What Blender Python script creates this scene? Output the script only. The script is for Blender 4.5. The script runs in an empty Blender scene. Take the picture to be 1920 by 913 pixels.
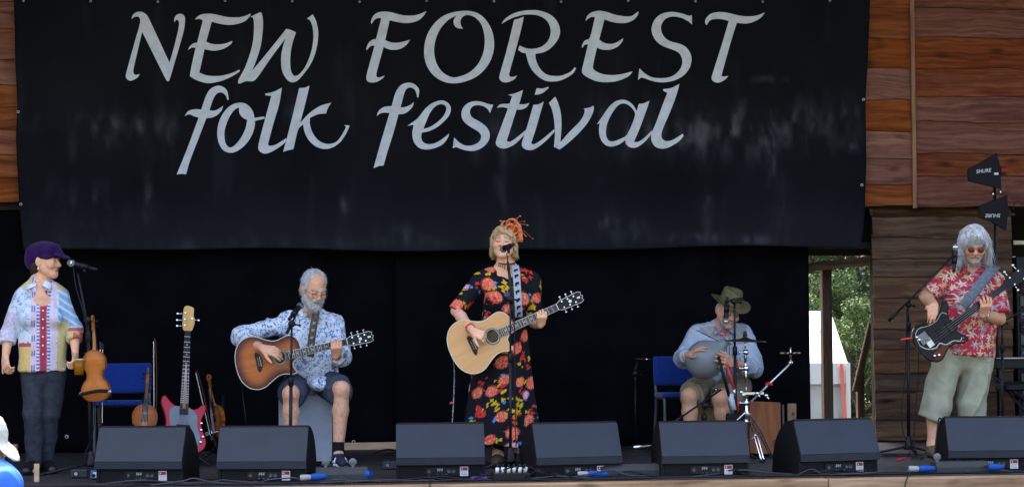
import bpy, math, random
import numpy as np
from mathutils import Vector, Matrix
from mathutils.geometry import delaunay_2d_cdt
random.seed(7); RNG = np.random.default_rng(7)
SC = bpy.context.scene
COL = SC.collection
R = math.radians

# ------------------------------------------------------------------ camera, sky, sun, exposure
# stage frame: X along the stage to the right, Y away from the audience, Z up, stage floor at z = 0
FPX = 3975.0; IW, IH = 1920.0, 913.0
YAW, PITCH, ROLL = R(6.0), math.atan((616 - 456.5) / FPX), R(0.45)
CAM = np.array([-15 * math.sin(YAW), -15 * math.cos(YAW), 0.98])
_r0 = np.array([math.cos(YAW), -math.sin(YAW), 0.0]); _h = np.array([math.sin(YAW), math.cos(YAW), 0.0])
_f = _h * math.cos(PITCH) + np.array([0, 0, 1.0]) * math.sin(PITCH)
_u0 = np.cross(_r0, _f)
_r = _r0 * math.cos(ROLL) - _u0 * math.sin(ROLL); _u = _u0 * math.cos(ROLL) + _r0 * math.sin(ROLL)
cd = bpy.data.cameras.new('camera'); cam = bpy.data.objects.new('camera', cd); COL.objects.link(cam)
cd.sensor_width = 36.0; cd.lens = 36.0 * FPX / IW; cd.clip_start = 0.5; cd.clip_end = 2000
cam.matrix_world = Matrix([[_r[i], _u[i], -_f[i], CAM[i]] for i in range(3)] + [[0, 0, 0, 1]])
SC.camera = cam

SUN_EL, SUN_AZ = R(58), R(28)          # sun behind the stage, a little to the left: the roof keeps the stage in shade
sun_dir = Vector((-math.sin(SUN_AZ) * math.cos(SUN_EL), math.cos(SUN_AZ) * math.cos(SUN_EL), math.sin(SUN_EL)))
W = bpy.data.worlds.new('World'); SC.world = W; W.use_nodes = True
wn = W.node_tree.nodes; wl = W.node_tree.links
sky = wn.new('ShaderNodeTexSky'); sky.sky_type = 'NISHITA'; sky.sun_disc = False
sky.sun_elevation = SUN_EL; sky.sun_rotation = -SUN_AZ; sky.air_density = 0.8; sky.dust_density = 8.0; sky.ozone_density = 1.0
wn['Background'].inputs['Strength'].default_value = 0.15
wl.new(sky.outputs['Color'], wn['Background'].inputs['Color'])
sl = bpy.data.lights.new('sun', 'SUN'); sl.energy = 2.0; sl.angle = R(2); sl.color = (1.0, 0.95, 0.88)
so = bpy.data.objects.new('sun', sl); COL.objects.link(so)
so.rotation_euler = (-sun_dir).to_track_quat('-Z', 'Y').to_euler(); so.location = (0, 20, 30)
vs = SC.view_settings; vs.view_transform = 'Standard'; vs.look = 'None'; vs.gamma = 1.0; vs.use_curve_mapping = False
vs.exposure = 3.1
SC.cycles.max_bounces = 7; SC.cycles.diffuse_bounces = 4; SC.cycles.glossy_bounces = 3
SC.cycles.transmission_bounces = 6; SC.cycles.transparent_max_bounces = 8
SC.cycles.use_denoising = True

# ------------------------------------------------------------------ a photo pixel is a direction; the floor or a stage plane gives the distance
def ray(x, y): return _f + _r * (x - 960) / FPX + _u * (456.5 - y) / FPX
def fl(x, y, z=0.0):
    d = ray(x, y); return CAM + d * (z - CAM[2]) / d[2]
def oy(x, y, Y):
    d = ray(x, y); return CAM + d * (Y - CAM[1]) / d[1]
def V(*a): return np.array(a, float)
def unit(v):
    v = np.asarray(v, float); return v / (np.linalg.norm(v) + 1e-12)
def S(r, g, b):
    return tuple(((c / 255) / 12.92 if c / 255 <= 0.04045 else ((c / 255 + 0.055) / 1.055) ** 2.4) for c in (r, g, b))

# ------------------------------------------------------------------ numpy noise
def vnoise(P, scale, seed=0):
    P = np.asarray(P, float) * scale + seed * 17.31
    i = np.floor(P).astype(np.int64); f = P - i; f = f * f * (3 - 2 * f)
    def hsh(a, b, c):
        n = (a * 374761393 + b * 668265263 + c * 2147483647 * 3 + seed * 1442695) & 0xffffffff
        n = ((n ^ (n >> 13)) * 1274126177) & 0xffffffff
        return ((n ^ (n >> 16)) & 0xffff) / 65535.0
    out = 0
    for dx in (0, 1):
        for dy in (0, 1):
            for dz in (0, 1):
                w = (f[:, 0] if dx else 1 - f[:, 0]) * (f[:, 1] if dy else 1 - f[:, 1]) * (f[:, 2] if dz else 1 - f[:, 2])
                out = out + w * hsh(i[:, 0] + dx, i[:, 1] + dy, i[:, 2] + dz)
    return out
def fbm(P, scale, seed=0, n=3):
    return sum(vnoise(P, scale * 2 ** k, seed + k) * 0.5 ** (k + 1) for k in range(n)) / (1 - 0.5 ** n)
def sstep(a, b, x):
    t = np.clip((x - a) / (b - a + 1e-12), 0, 1); return t * t * (3 - 2 * t)

# ------------------------------------------------------------------ materials
MATS = {}
def _new(name):
    m = bpy.data.materials.new(name); m.use_nodes = True
    return m, m.node_tree.nodes, m.node_tree.links, m.node_tree.nodes['Principled BSDF']
def _inp(b, **k):
    for kk, v in k.items():
        if kk in b.inputs: b.inputs[kk].default_value = v
def mat(name, col=(0.5, 0.5, 0.5), rough=0.55, metal=0.0, spec=0.18, var=0.0, vscale=12, bump=0.0, bscale=80, attr=False,
        coat=0.0, trans=0.0, sheen=0.0, rvar=0.0, sss=0.0, stretch=None, ior=1.45):
    """Principled with optional noise variation, fine relief and a painted colour attribute."""
    if name in MATS: return MATS[name]
    m, n, l, b = _new(name); MATS[name] = m
    _inp(b, **{'Base Color': (*col, 1), 'Roughness': rough, 'Metallic': metal, 'Specular IOR Level': spec, 'Coat Weight': coat,
               'Coat Roughness': 0.12, 'Transmission Weight': trans, 'Sheen Weight': sheen, 'Subsurface Weight': sss, 'IOR': ior})
    if sss: b.inputs['Subsurface Radius'].default_value = (0.012, 0.005, 0.003); b.inputs['Subsurface Scale'].default_value = 1.0
    src = None
    if attr:
        a = n.new('ShaderNodeAttribute'); a.attribute_name = 'paint'; src = a.outputs['Color']
    tc = n.new('ShaderNodeTexCoord'); vec = tc.outputs['Object']
    if stretch:
        mp = n.new('ShaderNodeMapping'); mp.inputs['Scale'].default_value = stretch; l.new(vec, mp.inputs['Vector']); vec = mp.outputs['Vector']
    if var > 0:
        t = n.new('ShaderNodeTexNoise'); t.inputs['Scale'].default_value = vscale; t.inputs['Detail'].default_value = 5; l.new(vec, t.inputs['Vector'])
        mr = n.new('ShaderNodeMapRange'); mr.inputs['From Min'].default_value = 0.3; mr.inputs['From Max'].default_value = 0.7
        mr.inputs['To Min'].default_value = 1 - var; mr.inputs['To Max'].default_value = 1 + var; l.new(t.outputs['Fac'], mr.inputs['Value'])
        mx = n.new('ShaderNodeMix'); mx.data_type = 'RGBA'; mx.blend_type = 'MULTIPLY'; mx.inputs['Factor'].default_value = 1.0
        if src: l.new(src, mx.inputs['A'])
        else: mx.inputs['A'].default_value = (*col, 1)
        l.new(mr.outputs['Result'], mx.inputs['B']); src = mx.outputs['Result']
        if rvar:
            m2 = n.new('ShaderNodeMapRange'); m2.inputs['To Min'].default_value = rough - rvar; m2.inputs['To Max'].default_value = rough + rvar
            l.new(t.outputs['Fac'], m2.inputs['Value']); l.new(m2.outputs['Result'], b.inputs['Roughness'])
    if src: l.new(src, b.inputs['Base Color'])
    if bump > 0:
        t2 = n.new('ShaderNodeTexNoise'); t2.inputs['Scale'].default_value = bscale; t2.inputs['Detail'].default_value = 4; l.new(vec, t2.inputs['Vector'])
        bp = n.new('ShaderNodeBump'); bp.inputs['Strength'].default_value = bump; bp.inputs['Distance'].default_value = 0.02
        l.new(t2.outputs['Fac'], bp.inputs['Height']); l.new(bp.outputs['Normal'], b.inputs['Normal'])
    return m
def wood(name, c0, c1, c2, rough=0.6, gscale=(1.2, 22, 22), knots=True, coat=0.0, rand=0.35, bump=0.25, spec=0.12, ramp_p=(0.3, 0.5, 0.72)):
    """Grain stretched along the object's X axis, knots, and a shade of its own for every board."""
    if name in MATS: return MATS[name]
    m, n, l, b = _new(name); MATS[name] = m
    _inp(b, **{'Roughness': rough, 'Coat Weight': coat, 'Coat Roughness': 0.15, 'Specular IOR Level': spec})
    tc = n.new('ShaderNodeTexCoord'); oi = n.new('ShaderNodeObjectInfo')
    ad = n.new('ShaderNodeVectorMath'); ad.operation = 'ADD'; l.new(tc.outputs['Object'], ad.inputs[0])
    cx = n.new('ShaderNodeCombineXYZ'); ml = n.new('ShaderNodeMath'); ml.operation = 'MULTIPLY'; ml.inputs[1].default_value = 91.7
    l.new(oi.outputs['Random'], ml.inputs[0]); l.new(ml.outputs[0], cx.inputs['X']); l.new(ml.outputs[0], cx.inputs['Y']); l.new(cx.outputs[0], ad.inputs[1])
    warp = n.new('ShaderNodeTexNoise'); warp.inputs['Scale'].default_value = 2.2; l.new(ad.outputs[0], warp.inputs['Vector'])
    wv = n.new('ShaderNodeVectorMath'); wv.operation = 'MULTIPLY_ADD'; wv.inputs[1].default_value = (0.10, 0.10, 0.10); l.new(warp.outputs['Color'], wv.inputs[0]); l.new(ad.outputs[0], wv.inputs[2])
    mp = n.new('ShaderNodeMapping'); mp.inputs['Scale'].default_value = gscale; l.new(wv.outputs[0], mp.inputs['Vector'])
    g = n.new('ShaderNodeTexNoise'); g.inputs['Scale'].default_value = 1.0; g.inputs['Detail'].default_value = 7; g.inputs['Roughness'].default_value = 0.62; l.new(mp.outputs[0], g.inputs['Vector'])
    cr = n.new('ShaderNodeValToRGB'); e = cr.color_ramp.elements
    e[0].position = ramp_p[0]; e[0].color = (*c0, 1); e[1].position = ramp_p[2]; e[1].color = (*c2, 1); k = e.new(ramp_p[1]); k.color = (*c1, 1)
    l.new(g.outputs['Fac'], cr.inputs['Fac']); src = cr.outputs['Color']
    if knots:
        mk = n.new('ShaderNodeMapping'); mk.inputs['Scale'].default_value = (2.4, 6.5, 6.5); l.new(wv.outputs[0], mk.inputs['Vector'])
        vo = n.new('ShaderNodeTexVoronoi'); vo.inputs['Scale'].default_value = 1.0; l.new(mk.outputs[0], vo.inputs['Vector'])
        mr = n.new('ShaderNodeMapRange'); mr.inputs['From Min'].default_value = 0.05; mr.inputs['From Max'].default_value = 0.24
        mr.inputs['To Min'].default_value = 0.35; mr.inputs['To Max'].default_value = 1.0; l.new(vo.outputs['Distance'], mr.inputs['Value'])
        mx = n.new('ShaderNodeMix'); mx.data_type = 'RGBA'; mx.blend_type = 'MULTIPLY'; mx.inputs['Factor'].default_value = 1.0
        l.new(src, mx.inputs['A']); l.new(mr.outputs['Result'], mx.inputs['B']); src = mx.outputs['Result']
    hs = n.new('ShaderNodeHueSaturation'); l.new(src, hs.inputs['Color'])
    mr = n.new('ShaderNodeMapRange'); mr.inputs['To Min'].default_value = 1 - rand; mr.inputs['To Max'].default_value = 1 + rand
    l.new(oi.outputs['Random'], mr.inputs['Value']); l.new(mr.outputs['Result'], hs.inputs['Value'])
    m3 = n.new('ShaderNodeMath'); m3.operation = 'PINGPONG'; m3.inputs[1].default_value = 0.11; l.new(oi.outputs['Random'], m3.inputs[0])
    m4 = n.new('ShaderNodeMapRange'); m4.inputs['From Max'].default_value = 0.11; m4.inputs['To Min'].default_value = 0.8; m4.inputs['To Max'].default_value = 1.1
    l.new(m3.outputs[0], m4.inputs['Value']); l.new(m4.outputs['Result'], hs.inputs['Saturation'])
    l.new(hs.outputs['Color'], b.inputs['Base Color'])
    bp = n.new('ShaderNodeBump'); bp.inputs['Strength'].default_value = bump; bp.inputs['Distance'].default_value = 0.01
    l.new(g.outputs['Fac'], bp.inputs['Height']); l.new(bp.outputs['Normal'], b.inputs['Normal'])
    return m

# ------------------------------------------------------------------ objects
def base_of(parent):
    o = np.zeros(3)
    while parent is not None:
        o = o + np.array(parent.location); parent = parent.parent
    return o
def link(name, me, m=None, parent=None):
    o = bpy.data.objects.new(name, me); COL.objects.link(o)
    if m is not None and me is not None: me.materials.append(m)
    if parent is not None: o.parent = parent
    return o
def thing(name, label, cat, loc=(0, 0, 0), group=None, mtx=None):
    o = bpy.data.objects.new(name, None); COL.objects.link(o); o.empty_display_size = 0.1
    if mtx is not None: o.matrix_world = mtx
    else: o.location = tuple(float(c) for c in loc)
    return tag(o, label, cat, group)
def tag(o, label=None, cat=None, group=None, kind=None):
    if label: o['label'] = label
    if cat: o['category'] = cat
    if group: o['group'] = group
    if kind: o['kind'] = kind
    return o
def mesh_np(verts, faces, paint=None, smooth=True):
    """numpy verts (n,3), faces (m,3 or 4)."""
    me = bpy.data.meshes.new('mesh'); verts = np.asarray(verts, np.float32); faces = np.asarray(faces, np.int32)
    k = faces.shape[1]
    me.vertices.add(len(verts)); me.vertices.foreach_set('co', verts.ravel())
    me.loops.add(faces.size); me.loops.foreach_set('vertex_index', faces.ravel())
    me.polygons.add(len(faces)); me.polygons.foreach_set('loop_start', np.arange(0, faces.size, k, dtype=np.int32))
    me.polygons.foreach_set('use_smooth', np.full(len(faces), smooth, dtype=bool))
    me.update(calc_edges=True)
    if paint is not None:
        a = me.attributes.new('paint', 'FLOAT_COLOR', 'POINT')
        c = np.ones((len(verts), 4), np.float32); c[:, :3] = paint; a.data.foreach_set('color', c.ravel())
    return me
def smooth_poly(pts, closed=True, n=4, sharp=50):
    """Catmull-Rom through the points; corners sharper than `sharp` degrees stay corners."""
    P = [np.array(p, float) for p in pts]; N = len(P); out = []
    def corner(i):
        if not closed and i in (0, N - 1): return True
        a = P[i] - P[i - 1]; b = P[(i + 1) % N] - P[i]
        c = np.dot(a, b) / (np.linalg.norm(a) * np.linalg.norm(b) + 1e-12)
        return c < math.cos(R(sharp))
    cs = [corner(i) for i in range(N)]
    for i in range(N if closed else N - 1):
        p1, p2 = P[i], P[(i + 1) % N]
        t1 = (p2 - p1) if cs[i] else (p2 - P[i - 1]) * 0.5
        t2 = (p2 - p1) if cs[(i + 1) % N] else (P[(i + 2) % N] - p1) * 0.5
        L = np.linalg.norm(p2 - p1)
        for t in (t1, t2):
            q = np.linalg.norm(t)
            if q > 1.3 * L: t *= 1.3 * L / q
        for k in range(n):
            s = k / n; s2 = s * s; s3 = s2 * s
            out.append((2 * s3 - 3 * s2 + 1) * p1 + (s3 - 2 * s2 + s) * t1 + (-2 * s3 + 3 * s2) * p2 + (s3 - s2) * t2)
    if not closed: out.append(P[-1])
    return out
def inside(poly, q):
    x, y = q[:, 0], q[:, 1]; r = np.zeros(len(q), bool); j = len(poly) - 1
    for i in range(len(poly)):
        xi, yi = poly[i]; xj, yj = poly[j]
        c = ((yi > y) != (yj > y)) & (x < (xj - xi) * (y - yi) / (yj - yi + 1e-15) + xi); r ^= c; j = i
    return r
def edge_dist(poly, q):
    P = np.array(poly); A = P; B = np.roll(P, -1, 0); d = np.full(len(q), 1e9)
    for a, b in zip(A, B):
        ab = b - a; t = np.clip(((q - a) @ ab) / (ab @ ab + 1e-15), 0, 1); d = np.minimum(d, np.linalg.norm(q - (a + t[:, None] * ab), axis=1))
    return d
def fill(loops, step):
    """Triangulate an area bounded by loops (even-odd) with inner grid points: verts2d, tris."""
    pts, edges = [], []
    for lp in loops:
        s = len(pts); pts += [tuple(map(float, p)) for p in lp]; edges += [(s + i, s + (i + 1) % len(lp)) for i in range(len(lp))]
    A = np.array(pts); lo, hi = A.min(0), A.max(0)
    gx, gy = np.meshgrid(np.arange(lo[0] + step / 2, hi[0], step), np.arange(lo[1] + step / 2, hi[1], step)); q = np.stack([gx.ravel(), gy.ravel()], 1)
    m = np.zeros(len(q), bool); d = np.full(len(q), 1e9)
    for lp in loops: m ^= inside(lp, q); d = np.minimum(d, edge_dist(lp, q))
    q = q[m & (d > step * 0.45)]; pts += [tuple(p) for p in q]
    vs_, _, fs, *_ = delaunay_2d_cdt([Vector(p) for p in pts], edges, [], 0, 1e-7)
    v = np.array([tuple(p) for p in vs_]); f = np.array([tuple(x) for x in fs if len(x) == 3])
    c = v[f].mean(1); m = np.zeros(len(c), bool)
    for lp in loops: m ^= inside(lp, c)
    return v, f[m]

class MB:
    """Collects simple solids; build() links them as one mesh object."""
    def __init__(s, M=None): s.v = []; s.f = []; s.sm = []; s.M = M
    def _add(s, v, f, smooth):
        o = len(s.v); s.v += [tuple(map(float, p)) for p in v]; s.f += [tuple(o + i for i in q) for q in f]; s.sm += [smooth] * len(f); return s
    def box(s, c, size, rot=None, ch=0.0):
        c = np.array(c, float); h = np.array(size, float) / 2; Rm = np.array(rot) if rot is not None else np.eye(3)
        ch = min(ch, h.min() * 0.45)
        if ch <= 0:
            v = [V(x, y, z) * h for x in (-1, 1) for y in (-1, 1) for z in (-1, 1)]
            f = [(0, 1, 3, 2), (4, 6, 7, 5), (0, 4, 5, 1), (2, 3, 7, 6), (0, 2, 6, 4), (1, 5, 7, 3)]
            return s._add([c + Rm @ p for p in v], f, False)
        v = []; idx = {}
        for sx in (-1, 1):
            for sy in (-1, 1):
                for sz in (-1, 1):
                    for a in range(3):
                        p = V(sx, sy, sz) * h
                        for b in range(3):
                            if b != a: p[b] -= ch * (sx, sy, sz)[b]
                        idx[(sx, sy, sz, a)] = len(v); v.append(p)
        f = []
        for a in range(3):
            b, c2 = (a + 1) % 3, (a + 2) % 3
            for sg in (-1, 1):
                q = []
                for t in ((-1, -1), (1, -1), (1, 1), (-1, 1)):
                    k = [0, 0, 0]; k[a] = sg; k[b] = t[0]; k[c2] = t[1]; q.append(idx[(*k, a)])
                f.append(tuple(q if sg > 0 else q[::-1]))
            for t1 in (-1, 1):
                for t2 in (-1, 1):
                    k1 = [0, 0, 0]; k2 = [0, 0, 0]; k1[a] = -1; k2[a] = 1
                    for k in (k1, k2): k[b] = t1; k[c2] = t2
                    q = [idx[(*k1, b)], idx[(*k2, b)], idx[(*k2, c2)], idx[(*k1, c2)]]
                    f.append(tuple(q if t1 * t2 < 0 else q[::-1]))
        for sx in (-1, 1):
            for sy in (-1, 1):
                for sz in (-1, 1):
                    q = [idx[(sx, sy, sz, a)] for a in range(3)]; f.append(tuple(q if sx * sy * sz > 0 else q[::-1]))
        return s._add([c + Rm @ p for p in v], f, False)
    def tube(s, pts, r, n=8, cap=True, smooth=True):
        P = [np.array(p, float) for p in pts]; N = len(P); rr = [r] * N if np.isscalar(r) else list(r)
        t0 = unit(P[1] - P[0]); a = unit(np.cross(t0, V(0, 0, 1) if abs(t0[2]) < 0.9 else V(1, 0, 0))); v = []
        for i in range(N):
            t = unit(P[min(i + 1, N - 1)] - P[max(i - 1, 0)]); a = unit(a - t * np.dot(a, t)); b = np.cross(t, a)
            for k in range(n):
                w = 2 * math.pi * k / n; v.append(P[i] + rr[i] * (a * math.cos(w) + b * math.sin(w)))
        f = [(i * n + k, i * n + (k + 1) % n, (i + 1) * n + (k + 1) % n, (i + 1) * n + k) for i in range(N - 1) for k in range(n)]
        s._add(v, f, smooth)
        if cap:
            o = len(s.v) - len(v); s.f.append(tuple(o + k for k in range(n))[::-1]); s.f.append(tuple(o + (N - 1) * n + k for k in range(n))); s.sm += [False, False]
        return s
    def lathe(s, prof, c=(0, 0, 0), axis=(0, 0, 1), n=20, smooth=True, arc=None):
        """prof: (radius, height) along the axis."""
        c = np.array(c, float); ax = unit(axis); a = unit(np.cross(ax, V(0, 1, 0) if abs(ax[1]) < 0.9 else V(1, 0, 0))); b = np.cross(ax, a); v = []
        for (r, h) in prof:
            for k in range(n):
                w = 2 * math.pi * k / n; v.append(c + ax * h + max(r, 1e-4) * (a * math.cos(w) + b * math.sin(w)))
        N = len(prof)
        f = [(i * n + k, i * n + (k + 1) % n, (i + 1) * n + (k + 1) % n, (i + 1) * n + k) for i in range(N - 1) for k in range(n)]
        return s._add(v, f, smooth)
    def cyl(s, a, b, r, n=12): return s.tube([a, b], r, n)
    def ball(s, c, r, n=10, sc=(1, 1, 1)):
        v = []; m = n // 2 + 1
        for i in range(m + 1):
            t = math.pi * i / m
            for k in range(n):
                w = 2 * math.pi * k / n; v.append(np.array(c) + r * V(math.sin(t) * math.cos(w) * sc[0], math.sin(t) * math.sin(w) * sc[1], math.cos(t) * sc[2]))
        f = [(i * n + k, (i + 1) * n + k, (i + 1) * n + (k + 1) % n, i * n + (k + 1) % n) for i in range(m) for k in range(n)]
        return s._add(v, f, True)
    def prism(s, poly, z0, z1, frame=None, ch=0.0):
        """2D outline (counter-clockwise) extruded z0..z1; frame maps local (x,y,z) to the mesh."""
        P = [V(p[0], p[1], 0) for p in poly]; N = len(P)
        rings = [(z0, 0.0), (z1, 0.0)]
        if ch > 0: rings = [(z0, ch), (z0 + ch, 0), (z1 - ch, 0), (z1, ch)]
        v = []
        ar = sum(P[i][0] * P[(i + 1) % N][1] - P[(i + 1) % N][0] * P[i][1] for i in range(N)); sg = 1 if ar > 0 else -1
        nrm = []
        for i in range(N):
            t = unit(P[(i + 1) % N] - P[i - 1]); nrm.append(V(t[1], -t[0], 0) * sg)
        for (z, off) in rings:
            for i in range(N):
                q = P[i] - nrm[i] * off; v.append(V(q[0], q[1], z))
        f = []
        for k in range(len(rings) - 1):
            for i in range(N):
                j = (i + 1) % N; q = (k * N + i, k * N + j, (k + 1) * N + j, (k + 1) * N + i); f.append(q if sg > 0 else q[::-1])
        top = tuple((len(rings) - 1) * N + i for i in range(N)); bot = tuple(range(N))
        if frame is not None: v = [np.array((Matrix(frame) @ Vector(p))[:3]) for p in v]
        s._add(v, f, False)
        o = len(s.v) - len(v); s.f.append(tuple(o + i for i in (top if sg > 0 else top[::-1]))); s.f.append(tuple(o + i for i in (bot[::-1] if sg > 0 else bot))); s.sm += [False, False]
        return s
    def build(s, name, m, parent=None, local=False, autosmooth=None):
        v = np.array(s.v)
        if s.M is not None:
            Mx = np.array(s.M); v = v @ Mx[:3, :3].T + Mx[:3, 3]
        if parent is not None and not local: v = v - base_of(parent)
        me = bpy.data.meshes.new('mesh'); me.from_pydata(v.tolist(), [], s.f)
        me.polygons.foreach_set('use_smooth', s.sm); me.update()
        return link(name, me, m, parent)
def struct(o): o['kind'] = 'structure'; return o
def rotz(a): return np.array(Matrix.Rotation(a, 3, 'Z'))
def rot(axis, a): return np.array(Matrix.Rotation(a, 3, axis))
def bez(pts, n=10): return smooth_poly(pts, False, n, 180)
# ------------------------------------------------------------------ the setting
ZG = -1.05
YB, YC, YW = 2.46, 2.66, 2.56        # banner, curtain, upper timber wall (stage Y)
g = MB(); g.box((0, 60, ZG - 0.05), (900, 900, 0.1)); struct(g.build('ground', mat('grass', (0.075, 0.075, 0.045), 0.9, var=0.5, vscale=3, bump=0.6, bscale=40)))
m_floor = mat('stage_black', (0.034, 0.031, 0.031), 0.6, var=0.45, vscale=5, bump=0.25, bscale=60, rvar=0.12, spec=0.2, stretch=(0.6, 6, 6))
b = MB(); yy = -1.29; k = 0
while yy < 3.3:
    x0 = -7.5
    while x0 < 8:
        L = 3.6 if k % 2 else 3.0; x1 = min(x0 + L, 8)
        b.box(((x0 + x1) / 2, yy + 0.07, -0.02 + random.uniform(-.0012, .0012)), (x1 - x0 - 0.004, 0.136, 0.04), ch=0.003); x0 = x1
    yy += 0.14; k += 1
struct(b.build('stage_floor', m_floor))
b = MB(); b.box((0.25, 1.0, -0.565), (15.2, 4.4, 0.95)); struct(b.build('stage_base', mat('stage_dark', (0.02, 0.018, 0.016), 0.9)))
m_edge = wood('edge_timber', S(96, 74, 54), S(140, 110, 82), S(170, 140, 106), 0.75, (1.0, 16, 16), rand=0.1)
t = thing('stage_edge_beam', 'long pale brown timber beam along the front lip of the stage', 'beam', (0, -1.36, -0.12))
for (x0, x1) in ((-7.5, -2.6), (-2.595, 1.9), (1.905, 7.9)):
    b = MB(); b.box(((x0 + x1) / 2, -1.36, -0.12), (x1 - x0, 0.12, 0.225), ch=0.008); b.build('board', m_edge, t)
# roof over the stage and unseen side walls added to keep the light coming from the open front
b = MB(); fr = np.array(Matrix.Rotation(R(4), 3, 'X')); b.box((0.25, 1.9, 4.07), (16.0, 6.9, 0.12), rot('X', R(-15)))
struct(b.build('roof', wood('roof_boards', (0.03, 0.02, 0.013), (0.05, 0.034, 0.022), (0.07, 0.05, 0.03), 0.8)))
for x, nme in ((-7.45, 'unseen_wall_left'), (7.95, 'unseen_wall_right')):
    b = MB(); b.box((x, 1.0, 1.55), (0.1, 4.4, 5.2)); struct(b.build(nme, wood('side_wood', (0.05, 0.03, 0.018), (0.08, 0.05, 0.03), (0.11, 0.07, 0.04), 0.8)))

m_up = wood('cedar_cladding', S(72, 36, 20), S(112, 58, 33), S(140, 84, 52), 0.75, (0.9, 26, 26), rand=0.06, bump=0.4)
m_up2 = wood('honey_cladding', S(84, 43, 24), S(122, 68, 40), S(146, 92, 58), 0.75, (0.9, 26, 26), rand=0.08, bump=0.4)
m_low = wood('weathered_cladding', S(48, 33, 23), S(84, 60, 42), S(112, 84, 60), 0.85, (0.9, 20, 20), rand=0.18, bump=0.5)
m_bat = wood('batten_wood', S(100, 62, 38), S(140, 92, 58), S(160, 112, 74), 0.7, (20, 20, 1.2), knots=False, rand=0.1)
def plank(parent, x0, x1, z0, z1, Y, m, seed, wav=0.010, name='plank'):
    """A waney-edged board, feathered lap: the bottom edge stands proud of the board below and wanders."""
    n = max(8, int((x1 - x0) / 0.05)); xs = np.linspace(x0, x1, n + 1); rs = np.random.default_rng(seed)
    q = np.stack([xs * 1.0, xs * 0 + seed * 3.7, xs * 0], 1)
    lo = z0 + wav * 3.2 * (vnoise(q, 2.2, seed) - 0.5) + wav * 1.0 * (vnoise(q, 9, seed + 5) - 0.5)
    hi = np.full_like(xs, z1 + 0.05)
    c = np.array([(x0 + x1) / 2, Y, (z0 + z1) / 2]); v = []; f = []
    for i in range(n + 1):
        v += [(xs[i], Y - 0.034, lo[i] + 0.004), (xs[i], Y - 0.036, lo[i] + 0.016), (xs[i], Y - 0.008, hi[i]), (xs[i], Y + 0.004, hi[i]), (xs[i], Y - 0.010, lo[i])]
    for i in range(n):
        a, d = i * 5, (i + 1) * 5
        for k in range(5): f.append((a + k, d + k, d + (k + 1) % 5, a + (k + 1) % 5))
    f.append(tuple(range(4, -1, -1))); f.append(tuple(n * 5 + k for k in range(5)))
    me = bpy.data.meshes.new('mesh'); me.from_pydata((np.array(v) - c).tolist(), [], [q[::-1] for q in f]); me.update()
    o = link(name, me, m, parent); o.location = tuple(c - base_of(parent)); return o
def zat(y, px, Y): return oy(px, y, Y)[2]
def seams(ys, px, Y): return [zat(y, px, Y) for y in ys]
t = thing('cladding_wall', 'reddish brown waney-edge timber wall above the stage to the right of the banner', 'wall', (4.4, YW, 2.0))
xb = oy(1708, 200, YW)[0]
for k, (zs, x0, x1) in enumerate(((seams([389, 347, 299, 248, 189, 129, 73, 16, -60, -130], 1665, YW), 2.75, xb), (seams([389, 331, 290, 230, 182, 131, 71, 18, -50, -120], 1800, YW), xb + 0.002, 6.6))):
    for i in range(len(zs) - 1): plank(t, x0, x1, zs[i], zs[i + 1], YW, (m_up2, m_up)[k], 10 + 20 * k + i, 0.012)
b = MB(); b.box((xb + 0.008, YW - 0.046, (zs[0] + 4.1) / 2), (0.036, 0.022, 4.1 - zs[0] + 0.02), ch=0.004); b.build('batten', m_bat, t)
t2 = thing('cladding_wall', 'orange brown timber cladding peeping out left of the black banner', 'wall', (-5, YW, 2.0))
zs = seams([381, 335, 290, 243, 205, 160, 110, 58, 5, -60, -130], 10, YW)
for i in range(len(zs) - 1): plank(t2, -6.6, -3.3, zs[i], zs[i + 1], YW, m_up2, 60 + i, 0.012)
b = MB(); b.box((0.2, YW + 0.10, 3.05), (14.5, 0.1, 2.15)); struct(b.build('wall_backing', mat('stage_dark')))
# lower right wall
YL = 2.70
t3 = thing('cladding_wall', 'dark weathered timber plank wall behind the bass player', 'wall', (4.0, YL, 0.0))
xl = oy(1637, 650, YL)[0]; xr = oy(1898, 650, YL)[0]
zs = [0.0] + seams([821, 789, 736, 698, 654, 617, 561, 516, 485, 447, 406, 385], 1700, YL)
for i in range(len(zs) - 1): plank(t3, xl + random.uniform(-.004, .006), xr + random.uniform(-.006, .004), zs[i], zs[i + 1], YL, m_low, 90 + i, 0.012)
b = MB(); b.box(((xl + xr) / 2, YL + 0.06, 1.0), (xr - xl - 0.02, 0.07, 2.0)); b.build('stud_frame', mat('stage_dark'), t3)
# dark panels standing in for the darkness in the opening beside that wall
b = MB(); b.box((xr + 1.6, YL + 1.3, 1.0), (3.6, 0.08, 2.1)); b.box((xr - 0.05, YL + 0.7, 1.0), (0.06, 1.2, 2.1)); struct(b.build('opening_dark_panel', mat('stage_dark')))
p0 = oy(1900, 455, YL + 0.25); b = MB(); b.box((p0[0] + 0.5, YL + 0.25, p0[2]), (1.0, 0.03, 0.035), ch=0.004)
tag(b.build('shelf_board', mat('pale_board', S(226, 212, 170), 0.6, var=0.1)), 'pale horizontal board in the dark opening at the right edge', 'board')

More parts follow.
